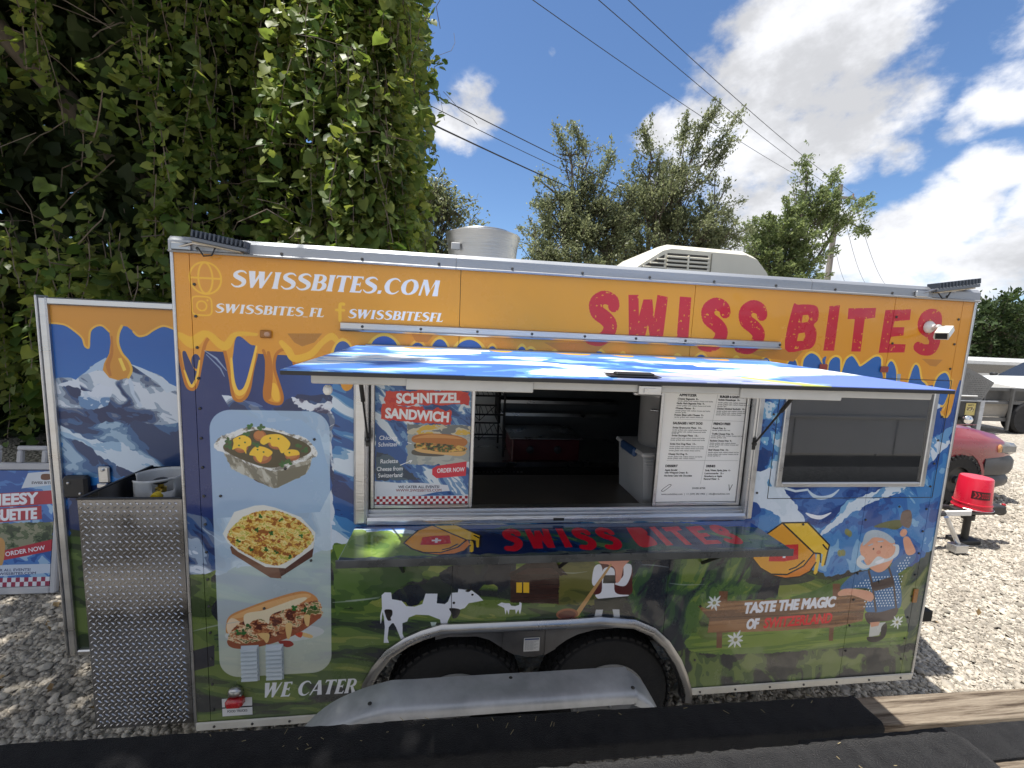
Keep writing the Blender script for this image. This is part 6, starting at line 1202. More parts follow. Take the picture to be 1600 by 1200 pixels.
def floodlight(x0, x1, z, tilt, end):
    T = Matrix.Translation(((x0+x1)/2, -.028, z)) @ Matrix.Rotation(R(tilt), 4, 'Y'); h = (x1-x0)/2
    q = MB(); q.box(-h*.55, h*.95, -.02, .03, -.008, .008, .003, M=T); fl = build('corner_floodlight', q, mat('grey lamp body', (.2, .22, .25), (.12, .13, .15), rough=.5, metal=.4), trailer)
    for k in range(13): q = MB(); xx = -h*.5+k*h*1.4/12; q.box(xx-.0035, xx+.0035, -.024, .034, .009, .034, .001, M=T @ Matrix.Rotation(R(12), 4, 'Y') if k < 0 else T); build('fin', q, mat('dark fin', (.07, .085, .11), (.05, .06, .08), rough=.45) if k == 0 else bpy.data.materials['dark fin'], fl)
    q = MB(); q.box(-h*.5, h*.8, -.018, .026, -.014, -.0085, .002, M=T); build('lens', q, plain('lamp lens', (.5, .42, .3), .25), fl)
    q = MB(); q.tube([(x0-.01, -.02, 2.508), (x0+h*.5, -.04, z-.005), (x0+h*1.2, -.03, z-.012)], .005, 6); q.box(x0-.02, x0+.05, -.03, -.017, 2.5, 2.53, .004); build('bracket', q, STEEL, fl)
    q = MB(); q.tube([(x0+h*.6, -.03, z-.02), (x0+h*.75, -.035, z-.05), (x0+h*.95, -.03, z-.045), (x0+h*1.05, -.03, z-.015)], .003, 6); build('cable', q, DARK, fl)
floodlight(.03, .30, 2.532, 9, 0); floodlight(3.34, 3.66, 2.548, -9, 1)
# security lamp in front of the last letter
lx, lz = 3.4498, 2.3597
q = MB(); q.lathe([(.03, 0), (.03, .008), (.02, .02), (.012, .022), (.012, .05)], 16, Matrix.Translation((lx, -.002, lz)) @ Matrix.Rotation(R(90), 4, 'X')); sl = build('security_lamp', q, ALU_PAINT, trailer, smooth=40)
T = Matrix.Translation((lx-.0, -.075, lz-.026)) @ Matrix.Rotation(R(-62), 4, 'Z') @ Matrix.Rotation(R(24), 4, 'X') @ Matrix.Scale(.72, 4)
q = MB(); q.prism([(-.034, -.026), (.034, -.026), (.04, -.01), (.034, .024), (-.034, .024), (-.04, -.01)], -.065, .06, 1); q.v = [T @ Vector(p) for p in q.v]; build('housing', q, mat('white lamp housing', (.75, .73, .66), (.68, .66, .6), rough=.35), sl)
q = MB(); q.box(-.029, .029, -.068, -.0655, -.02, .018, M=T); build('lens', q, DARK, sl)

# roof fan and air conditioner
fx, fy = 1.255, .85
m = MB(); Mx = Matrix.Translation((fx, fy, 2.55))
m.lathe([(.195, 0), (.2, .06), (.214, .2), (.226, .262), (.229, .268), (.222, .272), (.2, .262), (.17, .25)], 48, Mx, False); fan = build('roof_fan', m, mat('spun aluminium', (.56, .56, .55), (.44, .44, .43), scale=5, rough=.38, metal=1., bump=.3, bscale=90, stretch=(.1, .1, 2)), trailer, smooth=35)
m = MB(); m.lathe([(.178, .25), (.178, .285), (.172, .292), (.1, .295), (.0, .296)], 40, Mx, False); build('fan_cap', m, mat('grey fan cap', (.3, .31, .32), (.2, .2, .21), rough=.4, metal=.8), fan, smooth=35)
m = MB(); m.box(fx-.19, fx-.14, fy-.175, fy-.16, 2.70, 2.74, .003); build('fan_label', m, ALU_PAINT, fan)
m = MB()
for k in range(6): m.ball((fx+.2*math.cos(k*1.047-.5), fy+.2*math.sin(k*1.047-.5), 2.56), .006, 4)
build('rivet', m, SCREW, fan)
m = MB(); m.box(fx-.26, fx+.26, fy-.26, fy+.26, 2.534, 2.56, .006); build('fan_curb', m, ALU, fan)
CREAM = mat('cream plastic', (.78, .74, .62), (.72, .68, .56), scale=3, rough=.42)
y0, y1 = .72, 1.42; ZS = lambda z: 2.545+(z-2.545)*1.1
prof = [(2.13, 2.545), (2.13, 2.63), (2.22, 2.70), (2.36, 2.795), (2.42, 2.812), (2.94, 2.805), (3.02, 2.78), (3.1, 2.70), (3.14, 2.61), (3.14, 2.545)]
prof = [(a, ZS(b)) for a, b in prof]
m = MB(); n = len(prof); v = []; f = []
for yy, k in ((y0, 0.), (y0+.06, 1.), (y1-.06, 1.), (y1, 0.)):
    for x, z in prof: v.append((x if k else 2.67+(x-2.67)*.975, yy, z if k else 2.545+(z-2.545)*.88))
for i in range(3):
    for k in range(n): f.append((i*n+k, i*n+(k+1) % n, (i+1)*n+(k+1) % n, (i+1)*n+k))
f += [tuple(range(n)), tuple(range(3*n, 4*n))]; m.add(v, f); ac = build('air_conditioner', m, CREAM, trailer, smooth=40)
m = MB(); m.box(2.40, 2.67, y0-.0035, y0-.0005, 2.57, 2.775); m.add([(2.185, y0-.003, 2.6), (2.38, y0-.003, 2.57), (2.38, y0-.003, 2.765), (2.2, y0-.003, 2.66)], [(0, 1, 2, 3)]); build('grille_back', m, mat('dark grille', (.06, .055, .05), rough=.8), ac, fix=True)
for k in range(8): q = MB(); z = 2.572+k*.0248; q.box(2.395, 2.675, y0-.014, y0-.004, z, z+.0135, .003); build('grille_slat', q, CREAM, ac)
q = MB(); q.box(2.53, 2.542, y0-.016, y0-.0035, 2.568, 2.766, .003); build('grille_rib', q, CREAM, ac)
for k in range(7):
    q = MB(); z = 2.575+k*.0255; x_ = 2.195+max(0, (z-2.65))*1.7; q.box(x_, 2.385, y0-.014, y0-.004, z, z+.0105, .003); build('grille_slat', q, CREAM, ac)
m = MB(); m.box(2.692, 2.696, y0-.006, y0+.001, 2.56, 2.79); build('shell_seam', m, mat('shadow gap', (.2, .19, .16)), ac)

# open rear door beyond the box
DOOR = print_mat('door wrap', paint_door(), rough=.3, wave=.15, coat=.3)
m = MB(); m.box(-.845, -.03, .472, .505, .462, 2.285); door = build('rear_door', m, DOOR, trailer, uv=lambda x, y, z: ((x+.9)/.9, (z-.44)/1.88))
m = MB(); m.box(-.872, -.836, .455, .512, .44, 2.312, .006); m.box(-.8355, -.03, .455, .512, 2.276, 2.312, .006); m.box(-.8355, -.03, .455, .512, .44, .47, .006)
m.box(-.882, -.8725, .45, .517, .43, 2.32, .003); build('door_frame', m, ALU, door)
m = MB(); m.box(-.818, -.708, .43, .471, 1.318, 1.432, .012); lk = build('latch_block', m, DARK, door)
m = MB(); m.ball((-.785, .43, 1.4), .008, 5); m.ball((-.735, .43, 1.345), .008, 5); build('bolt', m, STEEL, lk)
m = MB(); m.box(-.672, -.62, .455, .471, 1.39, 1.476, .006); m.box(-.668, -.624, .44, .456, 1.37, 1.392, .003); m.ball((-.646, .453, 1.46), .008, 5); build('hasp', m, ALU, door)

# tank box of tread plate on the tongue of the rear frame
LUG = mat('glint-bright tread lug', (.62, .62, .64), (.52, .52, .53), rough=.25, metal=1.)  # brighter metal than the plate: glints on the lugs put into the colour
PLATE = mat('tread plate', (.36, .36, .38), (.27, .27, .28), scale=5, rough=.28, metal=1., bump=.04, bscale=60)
bx0, bx1, by0, by1, bz0, bz1 = -.402, -.012, .0, .43, .44, 1.486
m = MB(); m.box(bx0, bx1, by0, by0+.004, bz0, bz1); m.box(bx0, bx0+.004, by0+.0045, by1, bz0, bz1); m.box(bx1-.004, bx1, by0+.0045, by1, bz0, bz1); m.box(bx0, bx1, by1+.0005, by1+.0045, bz0, bz1); m.box(bx0+.005, bx1-.005, by0+.005, by1, bz0, bz0+.004)
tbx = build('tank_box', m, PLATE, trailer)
m = MB()
for i in range(17):
    for j in range(62):
        x = bx0+.012+i*.0245+(j % 2)*.0122; z = bz0+.016+j*.0166; a = .62 if (i+j) % 2 else -.62+math.pi/2*0
        if x > bx1-.012 or z > bz1-.012: continue
        a = R(-38) if j % 2 else R(38)
        c, s = math.cos(a), math.sin(a); l_, w_ = .0112, .0033
        T = lambda u, v_, y: (x+u*c-v_*s, by0-y, z+u*s+v_*c)
        m.add([T(-l_, 0, 0), T(0, -w_, 0), T(l_, 0, 0), T(0, w_, 0), T(-l_*.55, 0, .0032), T(l_*.55, 0, .0032)], [(0, 1, 5, 4), (4, 5, 3, 0), (1, 2, 5), (5, 2, 3)])
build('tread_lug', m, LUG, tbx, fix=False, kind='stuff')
m = MB(); m.box(bx0-.004, bx1, by0-.005, by0+.009, bz1+.0005, bz1+.008, .002); m.box(bx0-.005, bx0+.009, by0+.0095, by1, bz1+.0005, bz1+.008, .002); m.box(bx1-.009, bx1, by0+.0095, by1, bz1+.0005, bz1+.008, .002); build('box_rim', m, DARK, tbx)

# ------------------------------------------------------------------ propane tank standing in the tread-plate box
tk = thing('propane_tank', 'white propane cylinder standing in the tread plate box with brass valve in its collar', 'propane tank', (-.25, .25, .445))
TW = mat('white tank paint', (.62, .63, .64), (.48, .48, .47), scale=8, rough=.4)
m = MB(); m.lathe([(.12, .445), (.14, .46), (.15, .52), (.152, 1.2), (.14, 1.3), (.1, 1.365), (.04, 1.385), (.0, 1.387)], 32, Matrix.Translation((-.25, .25, 0)), False); build('cylinder', m, TW, tk, smooth=40)
m = MB(); n = 40; v = []; f = []
for k in range(n+1):
    a = R(-60)+k/n*R(300)-R(90)+R(30); r_ = .1+.004*math.sin(a*2)
    gap = R(282) < ((a+R(360)) % R(360)) < R(332)
    for rr, z in ((r_, 1.365), (r_, 1.45 if gap else 1.465), (r_, 1.5), (r_+.003, 1.512)): v.append((-.25+rr*math.cos(a), .25+rr*math.sin(a), z))
for k in range(n):
    a = (R(-60)+(k+.5)/n*R(300)-R(60)+R(360)) % R(360); hole = R(284) < a < R(330)
    for q in range(3):
        if hole and q == 1: continue
        f.append((k*4+q, (k+1)*4+q, (k+1)*4+q+1, k*4+q+1))
    if hole: f.append((k*4+1, (k+1)*4+1, (k+1)*4+1, k*4+1)) if False else None
f = [q for q in f if q]
m.add(v, f); co = build('collar', m, TW, tk, smooth=40); so = co.modifiers.new('sheet', 'SOLIDIFY'); so.thickness = .004
m = MB(); m.lathe([(.016, 1.38), (.016, 1.42), (.022, 1.425), (.022, 1.445), (.012, 1.45), (.012, 1.47)], 12, Matrix.Translation((-.25, .25, 0))); m.tube([(-.25, .25, 1.435), (-.225, .17, 1.432)], .013, 10); vl = build('valve', m, mat('brass', (.75, .55, .12), (.6, .42, .08), rough=.3, metal=1.), tk, smooth=40)
m = MB(); m.lathe([(.028, 0), (.031, .006), (.031, .014), (.02, .02)], 12, Matrix.Translation((-.25, .25, 1.468))); build('hand_wheel', m, DARK, vl, smooth=40)
m = MB(); m.lathe([(.02, -.03), (.024, -.012), (.02, .0), (.008, .003)], 14, Matrix.Translation((-.212, .148, 1.43)) @ Matrix.Rotation(R(105), 4, 'X')); build('outlet_cap', m, mat('yellow cap', (.7, .5, .02), rough=.35), vl, smooth=40)

# ------------------------------------------------------------------ things inside the trailer
BLK = mat('black powder coat', (.02, .02, .022), rough=.5)
ct = thing('inner_counter', 'dark steel counter along the inside of the serving window', 'counter', (1.64, .3, .5))
m = MB(); m.box(.72, 2.6, .07, .62, 1.355, 1.378, .004); build('worktop', m, mat('dark worktop', (.07, .062, .055), (.045, .04, .036), scale=4, rough=.35), ct)
m = MB(); m.box(.74, 2.58, .12, .6, .89, 1.354); build('cabinet', m, SHADOWY, ct)
bn = thing('storage_bin', 'translucent plastic storage bin with white lid on the inside counter', 'storage bin', (2.28, .3, 1.38))
TR = mat('milky plastic', (.46, .47, .49), (.4, .41, .43), scale=4, rough=.35, coat=.2)
m = MB(); m.prism([(2.09, 1.38), (2.47, 1.38), (2.49, 1.64), (2.07, 1.64)], .13, .46, 1); build('bin_body', m, TR, bn)
for k in range(3): m = MB(); m.box(2.085-.004*k, 2.48, .122, .1295, 1.59+.016*k, 1.6+.016*k, .002); build('rib', m, TR, bn)
m = MB(); m.box(2.055, 2.505, .11, .48, 1.641, 1.664, .008); build('bin_lid', m, mat('white lid', (.55, .55, .56), rough=.4), bn)
m = MB(); m.box(2.045, 2.07, .2, .38, 1.62, 1.668, .008); build('lid_clip', m, mat('blue clip', (.02, .06, .16), rough=.4), bn)
POTM = mat('dull pot steel', (.42, .42, .43), (.34, .34, .35), rough=.35, metal=.35)
pt = thing('stock_pot', 'tall steel stock pot standing on the plastic bin lid', 'pot', (2.28, .3, 1.664))
m = MB(); m.lathe([(.12, 1.6645), (.128, 1.675), (.13, 1.93), (.134, 1.935), (.134, 1.94), (.126, 1.94)], 40, Matrix.Translation((2.25, .3, 0))); build('pot_body', m, POTM, pt, smooth=40)
m = MB(); m.lathe([(.136, 1.941), (.136, 1.952), (.1, 1.968), (.03, 1.975), (.02, 1.99), (.0, 1.992)], 40, Matrix.Translation((2.25, .3, 0)), False); build('pot_lid', m, POTM, pt, smooth=40)
m = MB(); m.tube([(2.15, .215, 1.87), (2.12, .19, 1.875), (2.15, .155, 1.875), (2.19, .185, 1.87)], .006, 8); build('handle', m, STEEL, pt, smooth=40)
wt = thing('work_table', 'stainless work table with dark oven below at the back wall inside', 'table', (1.7, 1.6, .5))
m = MB(); m.box(.9, 2.7, 1.3, 2.04, 1.2, 1.245, .006); build('table_top', m, STEEL, wt)
m = MB(); m.box(.95, 2.65, 1.36, 2.03, .52, 1.199); build('oven', m, BLK, wt)
m = MB()
for k in range(14): m.box(1.25+k*.03, 1.268+k*.03, 1.353, 1.3595, 1.14, 1.15)
build('vent_slot', m, STEEL, wt)
gr = thing('griddle', 'red fronted countertop griddle with round knob on the work table', 'griddle', (1.78, 1.45, 1.2455))
m = MB(); m.box(1.56, 2.1, 1.32, 1.75, 1.246, 1.42, .008); build('griddle_body', m, mat('red enamel', (.085, .008, .012), (.055, .006, .009), rough=.35), gr)
m = MB(); m.box(1.54, 2.12, 1.31, 1.76, 1.421, 1.435, .004); build('plate', m, STEEL, gr)
m = MB(); m.lathe([(.03, 0), (.028, .02), (.01, .024)], 16, Matrix.Translation((1.7, 1.319, 1.34)) @ Matrix.Rotation(R(90), 4, 'X')); m.lathe([(.03, 0), (.028, .02), (.01, .024)], 16, Matrix.Translation((1.92, 1.319, 1.34)) @ Matrix.Rotation(R(90), 4, 'X')); build('knob', m, DARK, gr, smooth=40)
hd = thing('range_hood', 'dark shelf rack and hood sheets above the red griddle', 'hood', (1.8, 1.9, 1.5))
m = MB(); m.box(1.5, 2.6, 1.85, 2.05, 1.62, 1.64); m.box(1.5, 2.6, 1.8, 2.05, 1.76, 1.785); m.box(1.48, 1.5, 1.7, 2.05, 1.46, 1.9); build('hood_shelf', m, SHADOWY, hd)
for z in (1.615, 1.755, 1.5): m = MB(); m.box(1.5, 2.6, 1.79 if z > 1.7 else 1.84, 1.799 if z > 1.7 else 1.849, z, z+.028); build('steel_edge', m, STEEL, hd)
rk = thing('wire_rack', 'black wire shelf rack standing on the steel table at the left', 'rack', (1.3, 1.6, 1.246))
for x in (1.17, 1.5):
    for y in (1.42, 1.85): m = MB(); m.tube([(x, y, 1.247), (x, y, 1.76)], .009, 6); build('post', m, BLK, rk)
for z in (1.43, 1.59, 1.74):
    m = MB()
    for y in (1.42, 1.85): m.tube([(1.16, y, z), (1.51, y, z)], .008, 6)
    for k in range(9): m.tube([(1.17+k*.041, 1.42, z), (1.17+k*.041, 1.85, z)], .003, 4)
    build('shelf', m, BLK, rk)
m = MB()
for z0, z1 in ((1.27, 1.42), (1.45, 1.58)): m.tube([(1.2, 1.85, z1), (1.33, 1.85, z0), (1.46, 1.85, z1)], .004, 5); m.tube([(1.33, 1.85, z0), (1.33, 1.85, z1)], .004, 5)
build('brace', m, BLK, rk)
m = MB(); m.box(1.0, 1.56, 2.045, 2.058, 1.25, 2.4); build('wall_sheet', m, mat('pale wall sheet', (.78, .78, .75), (.7, .7, .67), rough=.4), trailer)

# ------------------------------------------------------------------ folding pavement sign behind the door
sg = thing('sidewalk_sign', 'white plastic sidewalk sign with blue sandwich poster leaning behind the open door', 'sign', (-2.2, 1.8, 0))
WP = mat('white moulded plastic', (.5, .5, .52), (.42, .42, .44), scale=4, rough=.45)
TS = Matrix.Translation((-2.33, 1.72, 0)) @ Matrix.Rotation(R(-9), 4, 'X')
m = MB(); x0, x1 = -.36, .33
for q in ((x0, x0+.045, .02, 1.05), (x1-.045, x1, .02, 1.05)): m.box(q[0], q[1], -.02, .02, q[2], q[3], .008, M=TS)
m.box(x0+.0455, x1-.0455, -.02, .02, .02, .075, .008, M=TS); m.box(x0+.0455, x1-.0455, -.02, .02, .995, 1.05, .008, M=TS)
for q in ((x0+.02, x0+.06), (-.165, -.125), (-.005, .035), (.17, .21), (x1-.06, x1-.02)): m.box(q[0], q[1], -.018, .018, 1.0505, 1.15, .008, M=TS)
for q in ((x0+.02, -.125), (-.005, .21)): m.box(q[0], q[1], -.018, .018, 1.1505, 1.185, .008, M=TS)
build('sign_frame', m, WP, sg)
m = MB(); m.box(x0+.05, x1-.05, -.012, -.004, .08, .99, M=TS); TSi = TS.inverted()
build('poster', m, print_mat('sign poster', paint_sign(), rough=.4, wave=.1), sg, uv=lambda x, y, z: (((TSi @ Vector((x, y, z))).x-x0-.05)/(x1-x0-.1), ((TSi @ Vector((x, y, z))).z-.08)/.91))
m = MB(); T2 = Matrix.Translation((-2.2, 2.08, 0)) @ Matrix.Rotation(R(9), 4, 'X'); m.box(x0, x1, -.02, .02, .02, 1.04, .01, M=T2); build('back_leaf', m, WP, sg)

# ------------------------------------------------------------------ boat trailer in front: fender and two carpeted bunks
bt = thing('boat_trailer', 'empty boat trailer with grey fender and black carpeted bunks in the foreground', 'boat trailer', (1.5, -.6, 0))
fp = [(.44, .40), (.50, .50), (.58, .585), (.68, .645), (.84, .697), (1.0, .703), (1.86, .70), (1.93, .692), (1.99, .66), (2.04, .61), (2.08, .54), (2.1, .46)]
sp = np.array(fp); sp = smooth(sp, 5, False)
v = []; f = []; prof = [(-.125, -.012), (-.128, 0), (-.19, .004), (-.24, .003), (-.26, -.002), (-.274, -.012), (-.279, -.026), (-.279, -.05), (-.272, -.054)]
for x, z in sp:
    for y, dz in prof: v.append((x, y, z+dz+.006*(float(fbm(np.float64(x*4+3), np.float64(y*6+50), 2, 3))-.5)))
k = len(prof)
for i in range(len(sp)-1):
    for q in range(k-1): f.append((i*k+q, i*k+q+1, (i+1)*k+q+1, (i+1)*k+q))
m = MB(); m.add(v, f); fd = build('fender', m, GALV, bt, smooth=50); so = fd.modifiers.new('sheet', 'SOLIDIFY'); so.thickness = .003
m = MB()
for x, y in ((1.395, -.155), (1.93, -.25), (.8, -.24)): m.ball((x, y, .703), (.009, .009, .004), 5)
build('bolt', m, SCREW, fd)
def carpet_mat():
    c = mat('black bunk carpet', (.026, .026, .028), (.014, .014, .016), scale=22, rough=.95, bump=1., bscale=260, spec=.1); b = c.node_tree.nodes['Principled BSDF']; b.inputs['Sheen Weight'].default_value = .08; b.inputs['Sheen Roughness'].default_value = .4; return c
CARPET = carpet_mat()
def wood_mat():
    w = bpy.data.materials.new('weathered board'); w.use_nodes = True; n, l = w.node_tree.nodes, w.node_tree.links; b = n['Principled BSDF']; b.inputs['Roughness'].default_value = .85; b.inputs['Specular IOR Level'].default_value = .2
    t = n.new('ShaderNodeTexCoord'); mp = n.new('ShaderNodeMapping'); mp.inputs['Scale'].default_value = (.8, 16, 16); mp.inputs['Rotation'].default_value = (0, 0, .02); l.new(t.outputs['Object'], mp.inputs[0])
    nz = n.new('ShaderNodeTexNoise'); nz.inputs['Scale'].default_value = 3.2; nz.inputs['Detail'].default_value = 9; nz.inputs['Roughness'].default_value = .68; nz.inputs['Distortion'].default_value = .35; l.new(mp.outputs[0], nz.inputs['Vector'])
    r = n.new('ShaderNodeValToRGB'); e = r.color_ramp.elements; e[0].position = .36; e[0].color = (.07, .05, .036, 1); e[1].position = .6; e[1].color = (.31, .26, .2, 1); q = e.new(.47); q.color = (.2, .16, .12, 1); l.new(nz.outputs['Fac'], r.inputs[0]); l.new(r.outputs[0], b.inputs['Base Color'])
    bp = n.new('ShaderNodeBump'); bp.inputs['Strength'].default_value = 1.; bp.inputs['Distance'].default_value = .012; l.new(nz.outputs['Fac'], bp.inputs['Height']); l.new(bp.outputs[0], b.inputs['Normal'])
    return w
WOOD_M = wood_mat()
def bunk(mb, x0, x1, y, dy, z0, z1, w, r, nx=40, ny=0, jit=.0):
    """long padded board running along x, slightly skewed, rounded section"""
    rs = np.random.RandomState(int(x1*100)); sec = []
    for cy, cz, a0 in ((-r, z1-r, 0), (-w+r, z1-r, 90), (-w+r, z0+r, 180), (-r, z0+r, 270)):
        for q in range(4): a = R(a0+q*30); sec.append((cy+r*math.cos(a), cz+r*math.sin(a)))
    v = []; f = []; n = len(sec)
    for i in range(nx+1):
        s = i/nx; x = x0+(x1-x0)*s; k = 1.
        e = min(s, 1-s)*(x1-x0)
        if e < r: k = math.sqrt(max(0, 1-(1-e/r)**2))
        k = .55+.45*k
        for cy, cz in sec:
            v.append((x, y+dy*(x-x0)+(-w/2+(cy+w/2)*k)+rs.normal(0, jit), (z0+z1)/2+(cz-(z0+z1)/2)*k+rs.normal(0, jit)))
    for i in range(nx):
        for q in range(n): f.append((i*n+q, i*n+(q+1) % n, (i+1)*n+(q+1) % n, (i+1)*n+q))
    f += [tuple(range(n)), tuple(nx*n+q for q in range(n))]
    mb.add(v, f)
DY = -.021
m = MB(); bunk(m, -1.6, 4.6, -.325+DY*0, DY*.9, .68, .735, .135, .006); b1 = build('bunk_board', m, WOOD_M, bt, smooth=40)
m = MB(); bunk(m, -1.6, 2.885, -.318, DY*.9, .674, .743, .15, .012, 160, jit=.0012); build('carpet', m, CARPET, b1, smooth=60)
BY = -0.6891
m = MB(); bunk(m, -1.4, 4.6, BY-.004, 0, .80, .862, .15, .006); b2 = build('bunk_board', m, WOOD_M, bt, smooth=40)
m = MB(); bunk(m, 2.3, 4.6, BY, 0, .8625, .874, .125, .004, 60, jit=.001); build('carpet', m, CARPET, b2, smooth=60)
m = MB(); bunk(m, -1.4, 2.7356, -0.8324+.004, -.001, .88, 1.06, .19, .055, 220, jit=.0022); build('carpet', m, CARPET, b2, smooth=60)
m = MB()
for x in (.1, 2.6): m.box(x-.04, x+.04, -1.9, -.34, .40, .46); m.box(x-.03, x+.03, -.43, -.37, .46, .679); m.box(x-.03, x+.03, -.78, -.7, .46, .789)
m.box(-1.6, 4.6, -1.0, -.92, .32, .40); build('frame', m, GALV, bt)
m = MB(); w_ = m.lathe([(.18, -.09), (.27, -.1), (.3, -.06), (.305, 0), (.3, .06), (.27, .1), (.18, .09)], 32, Matrix.Translation((1.4, -.235, .305)) @ Matrix.Rotation(R(90), 4, 'X')); build('wheel', m, RUBBER, bt, smooth=40)

# ------------------------------------------------------------------ trailer tongue, its jack and the upturned bucket
tg = thing('utility_trailer', 'low black utility trailer whose tongue and jack stand on a block beyond the food trailer', 'utility trailer', (6.9, 2.18, 0))
BLKS = mat('black frame steel', (.03, .03, .032), (.02, .02, .02), rough=.5)
m = MB(); m.box(4.2, 6.1, 1.9, 2.9, .40, .45); m.box(4.2, 6.1, 1.9, 1.94, .451, .52); m.box(4.2, 6.1, 2.86, 2.9, .451, .52); build('deck', m, BLKS, tg)
m = MB(); m.tube([(6.0, 2.02, .42), (7.25, 2.15, .4)], .03, 8); m.tube([(6.0, 2.5, .42), (7.25, 2.21, .4)], .03, 8); m.box(6.9, 7.45, 2.14, 2.22, .36, .44, .006); build('tongue', m, BLKS, tg)
m = MB(); m.box(6.66, 7.0, 2.06, 2.09, .39, .45, .006); build('tongue_plate', m, ALU_PAINT, tg)
m = MB(); m.box(7.4, 7.58, 2.13, 2.23, .37, .47, .015); m.ball((7.56, 2.18, .39), (.07, .05, .05), 8); build('coupler', m, BLKS, tg, smooth=40)
m = MB(); m.ball((7.585, 2.17, .47), (.02, .02, .02), 6); build('reflector', m, REDL, tg)
m = MB(); m.tube([(7.13, 2.18, .06), (7.13, 2.18, .62)], .035, 12); m.tube([(7.13, 2.18, .3), (7.13, 2.18, .36)], .06, 12); build('jack', m, BLKS, tg, smooth=40)
m = MB(); m.box(7.0, 7.26, 2.1, 2.28, .012, .06, .006); build('foot_plate', m, BLKS, tg)
m = MB(); m.tube([(6.55, 1.98, .42), (6.72, 1.95, .12)], .022, 8); m.box(6.64, 6.8, 1.9, 2.0, .03, .12, .004); build('stabiliser', m, ALU, tg)
bk = thing('bucket', 'bright red bucket upside down over the jack of the trailer tongue', 'bucket', (7.15, 2.18, .44))
BR = mat('red plastic', (.62, .012, .04), (.56, .01, .035), scale=3, rough=.32, coat=.2)
m = MB(); m.lathe([(.172, .445), (.172, .46), (.165, .462), (.163, .5), (.168, .502), (.168, .515), (.16, .518), (.142, .805), (.134, .815), (.0, .815)], 40, Matrix.Translation((7.15, 2.18, 0)), False); build('pail', m, BR, bk, smooth=35)
m = MB(); m.tube([(7.15+.18*math.cos(a), 2.18+.18*math.sin(a), .455-.0*abs(a)) for a in np.linspace(-2.9, .2, 16)], .004, 6); build('wire_handle', m, STEEL, bk)
bc = Canvas(0, 0, .2, .09, 1000, (170, 16, 36)); bc.fill([(0, 0), (.2, 0), (.2, .09), (0, .09)], (62, 16, 24)); 
for q in range(2): bc.fill([(.02+q*.035, .015), (.04+q*.035, .045), (.02+q*.035, .075), (.035+q*.035, .075), (.055+q*.035, .045), (.035+q*.035, .015)], (190, 30, 50))
for q in range(4): bc.fill([(.1+q*.023, .02), (.116+q*.023, .02), (.116+q*.023, .07), (.1+q*.023, .07)], (180, 30, 48)); bc.fill([(.104+q*.023, .03), (.112+q*.023, .03), (.112+q*.023, .06), (.104+q*.023, .06)], (62, 16, 24))
m = MB(); v = []; f = []
for i in range(13):
    a = R(-152+i*5.2)
    for z in (.585, .675): rr = .16-(z-.518)*(.018/.287)+.0015; v.append((7.15+rr*math.cos(a), 2.18+rr*math.sin(a), z))
for i in range(12): f.append((i*2, i*2+2, i*2+3, i*2+1))
m.add(v, f); build('bucket_print', m, print_mat('bucket print', bc, wave=0, coat=0), bk, uv=lambda x, y, z: ((math.degrees(math.atan2(y-2.18, x-7.15))+152)/62.4, (z-.585)/.09))

# ------------------------------------------------------------------ red pickup
def car_paint(name, c): return mat(name, c, tuple(q*.9 for q in c), scale=2, rough=.3, coat=.6)
pk = thing('pickup_truck', 'red pickup truck with black tyre parked beyond the bucket, front to the right', 'pickup truck', (7.2, 4.1, 0))
RP = car_paint('red car paint', (.24, .014, .028)); y0, y1 = 3.28, 5.0
def sidewall(xs_top, xs_low): pass
# body lofted from cross-sections along x: (x, bottom, belt, top, half width at belt, half width on top)
secs = [(4.4, .5, .98, 1.02, .86, .82), (6.6, .5, .98, 1.03, .88, .84), (7.4, .5, 1.02, 1.18, .88, .8), (8.3, .5, 1.02, 1.17, .88, .78), (8.8, .5, 1.0, 1.12, .87, .74), (9.2, .52, .97, 1.05, .84, .7), (9.42, .58, .9, .95, .78, .64), (9.48, .62, .82, .85, .74, .6)]
cy = (y0+y1)/2; v = []; f = []; n = 0
for x, zb, zs, zt, wb, wt in secs:
    ring = [(-wb+.03, zb), (-wb-.01, (zb+zs)/2+.02), (-wb, zs-.05), (-wb+.03, zs), (-wt, zt-.015), (-wt*.5, zt+.02), (0, zt+.03), (wt*.5, zt+.02), (wt, zt-.015), (wb-.03, zs), (wb, zs-.05), (wb+.01, (zb+zs)/2+.02), (wb-.03, zb)]
    n = len(ring); v += [(x, cy+a, b) for a, b in ring]
for i in range(len(secs)-1):
    for q in range(n): f.append((i*n+q, i*n+(q+1) % n, (i+1)*n+(q+1) % n, (i+1)*n+q))
f += [tuple(range(n)), tuple((len(secs)-1)*n+q for q in range(n))]
m = MB(); m.add(v, f); body = build('body', m, RP, pk, smooth=38)
m = MB(); m.prism([(5.5, 1.02), (7.35, 1.07), (6.9, 1.55), (6.4, 1.62), (5.7, 1.6)], y0+.1, y1-.1, 1); build('cab', m, RP, pk, smooth=30)
m = MB(); m.prism([(5.62, 1.12), (7.15, 1.13), (6.86, 1.5), (5.78, 1.54)], y0+.092, y0+.099, 1); build('side_glass', m, TINT, pk)
m = MB(); m.add([(7.37, y0+.16, 1.085), (7.37, y1-.16, 1.085), (6.93, y1-.22, 1.555), (6.93, y0+.22, 1.555)], [(0, 1, 2, 3)]); build('windscreen', m, TINT, pk)
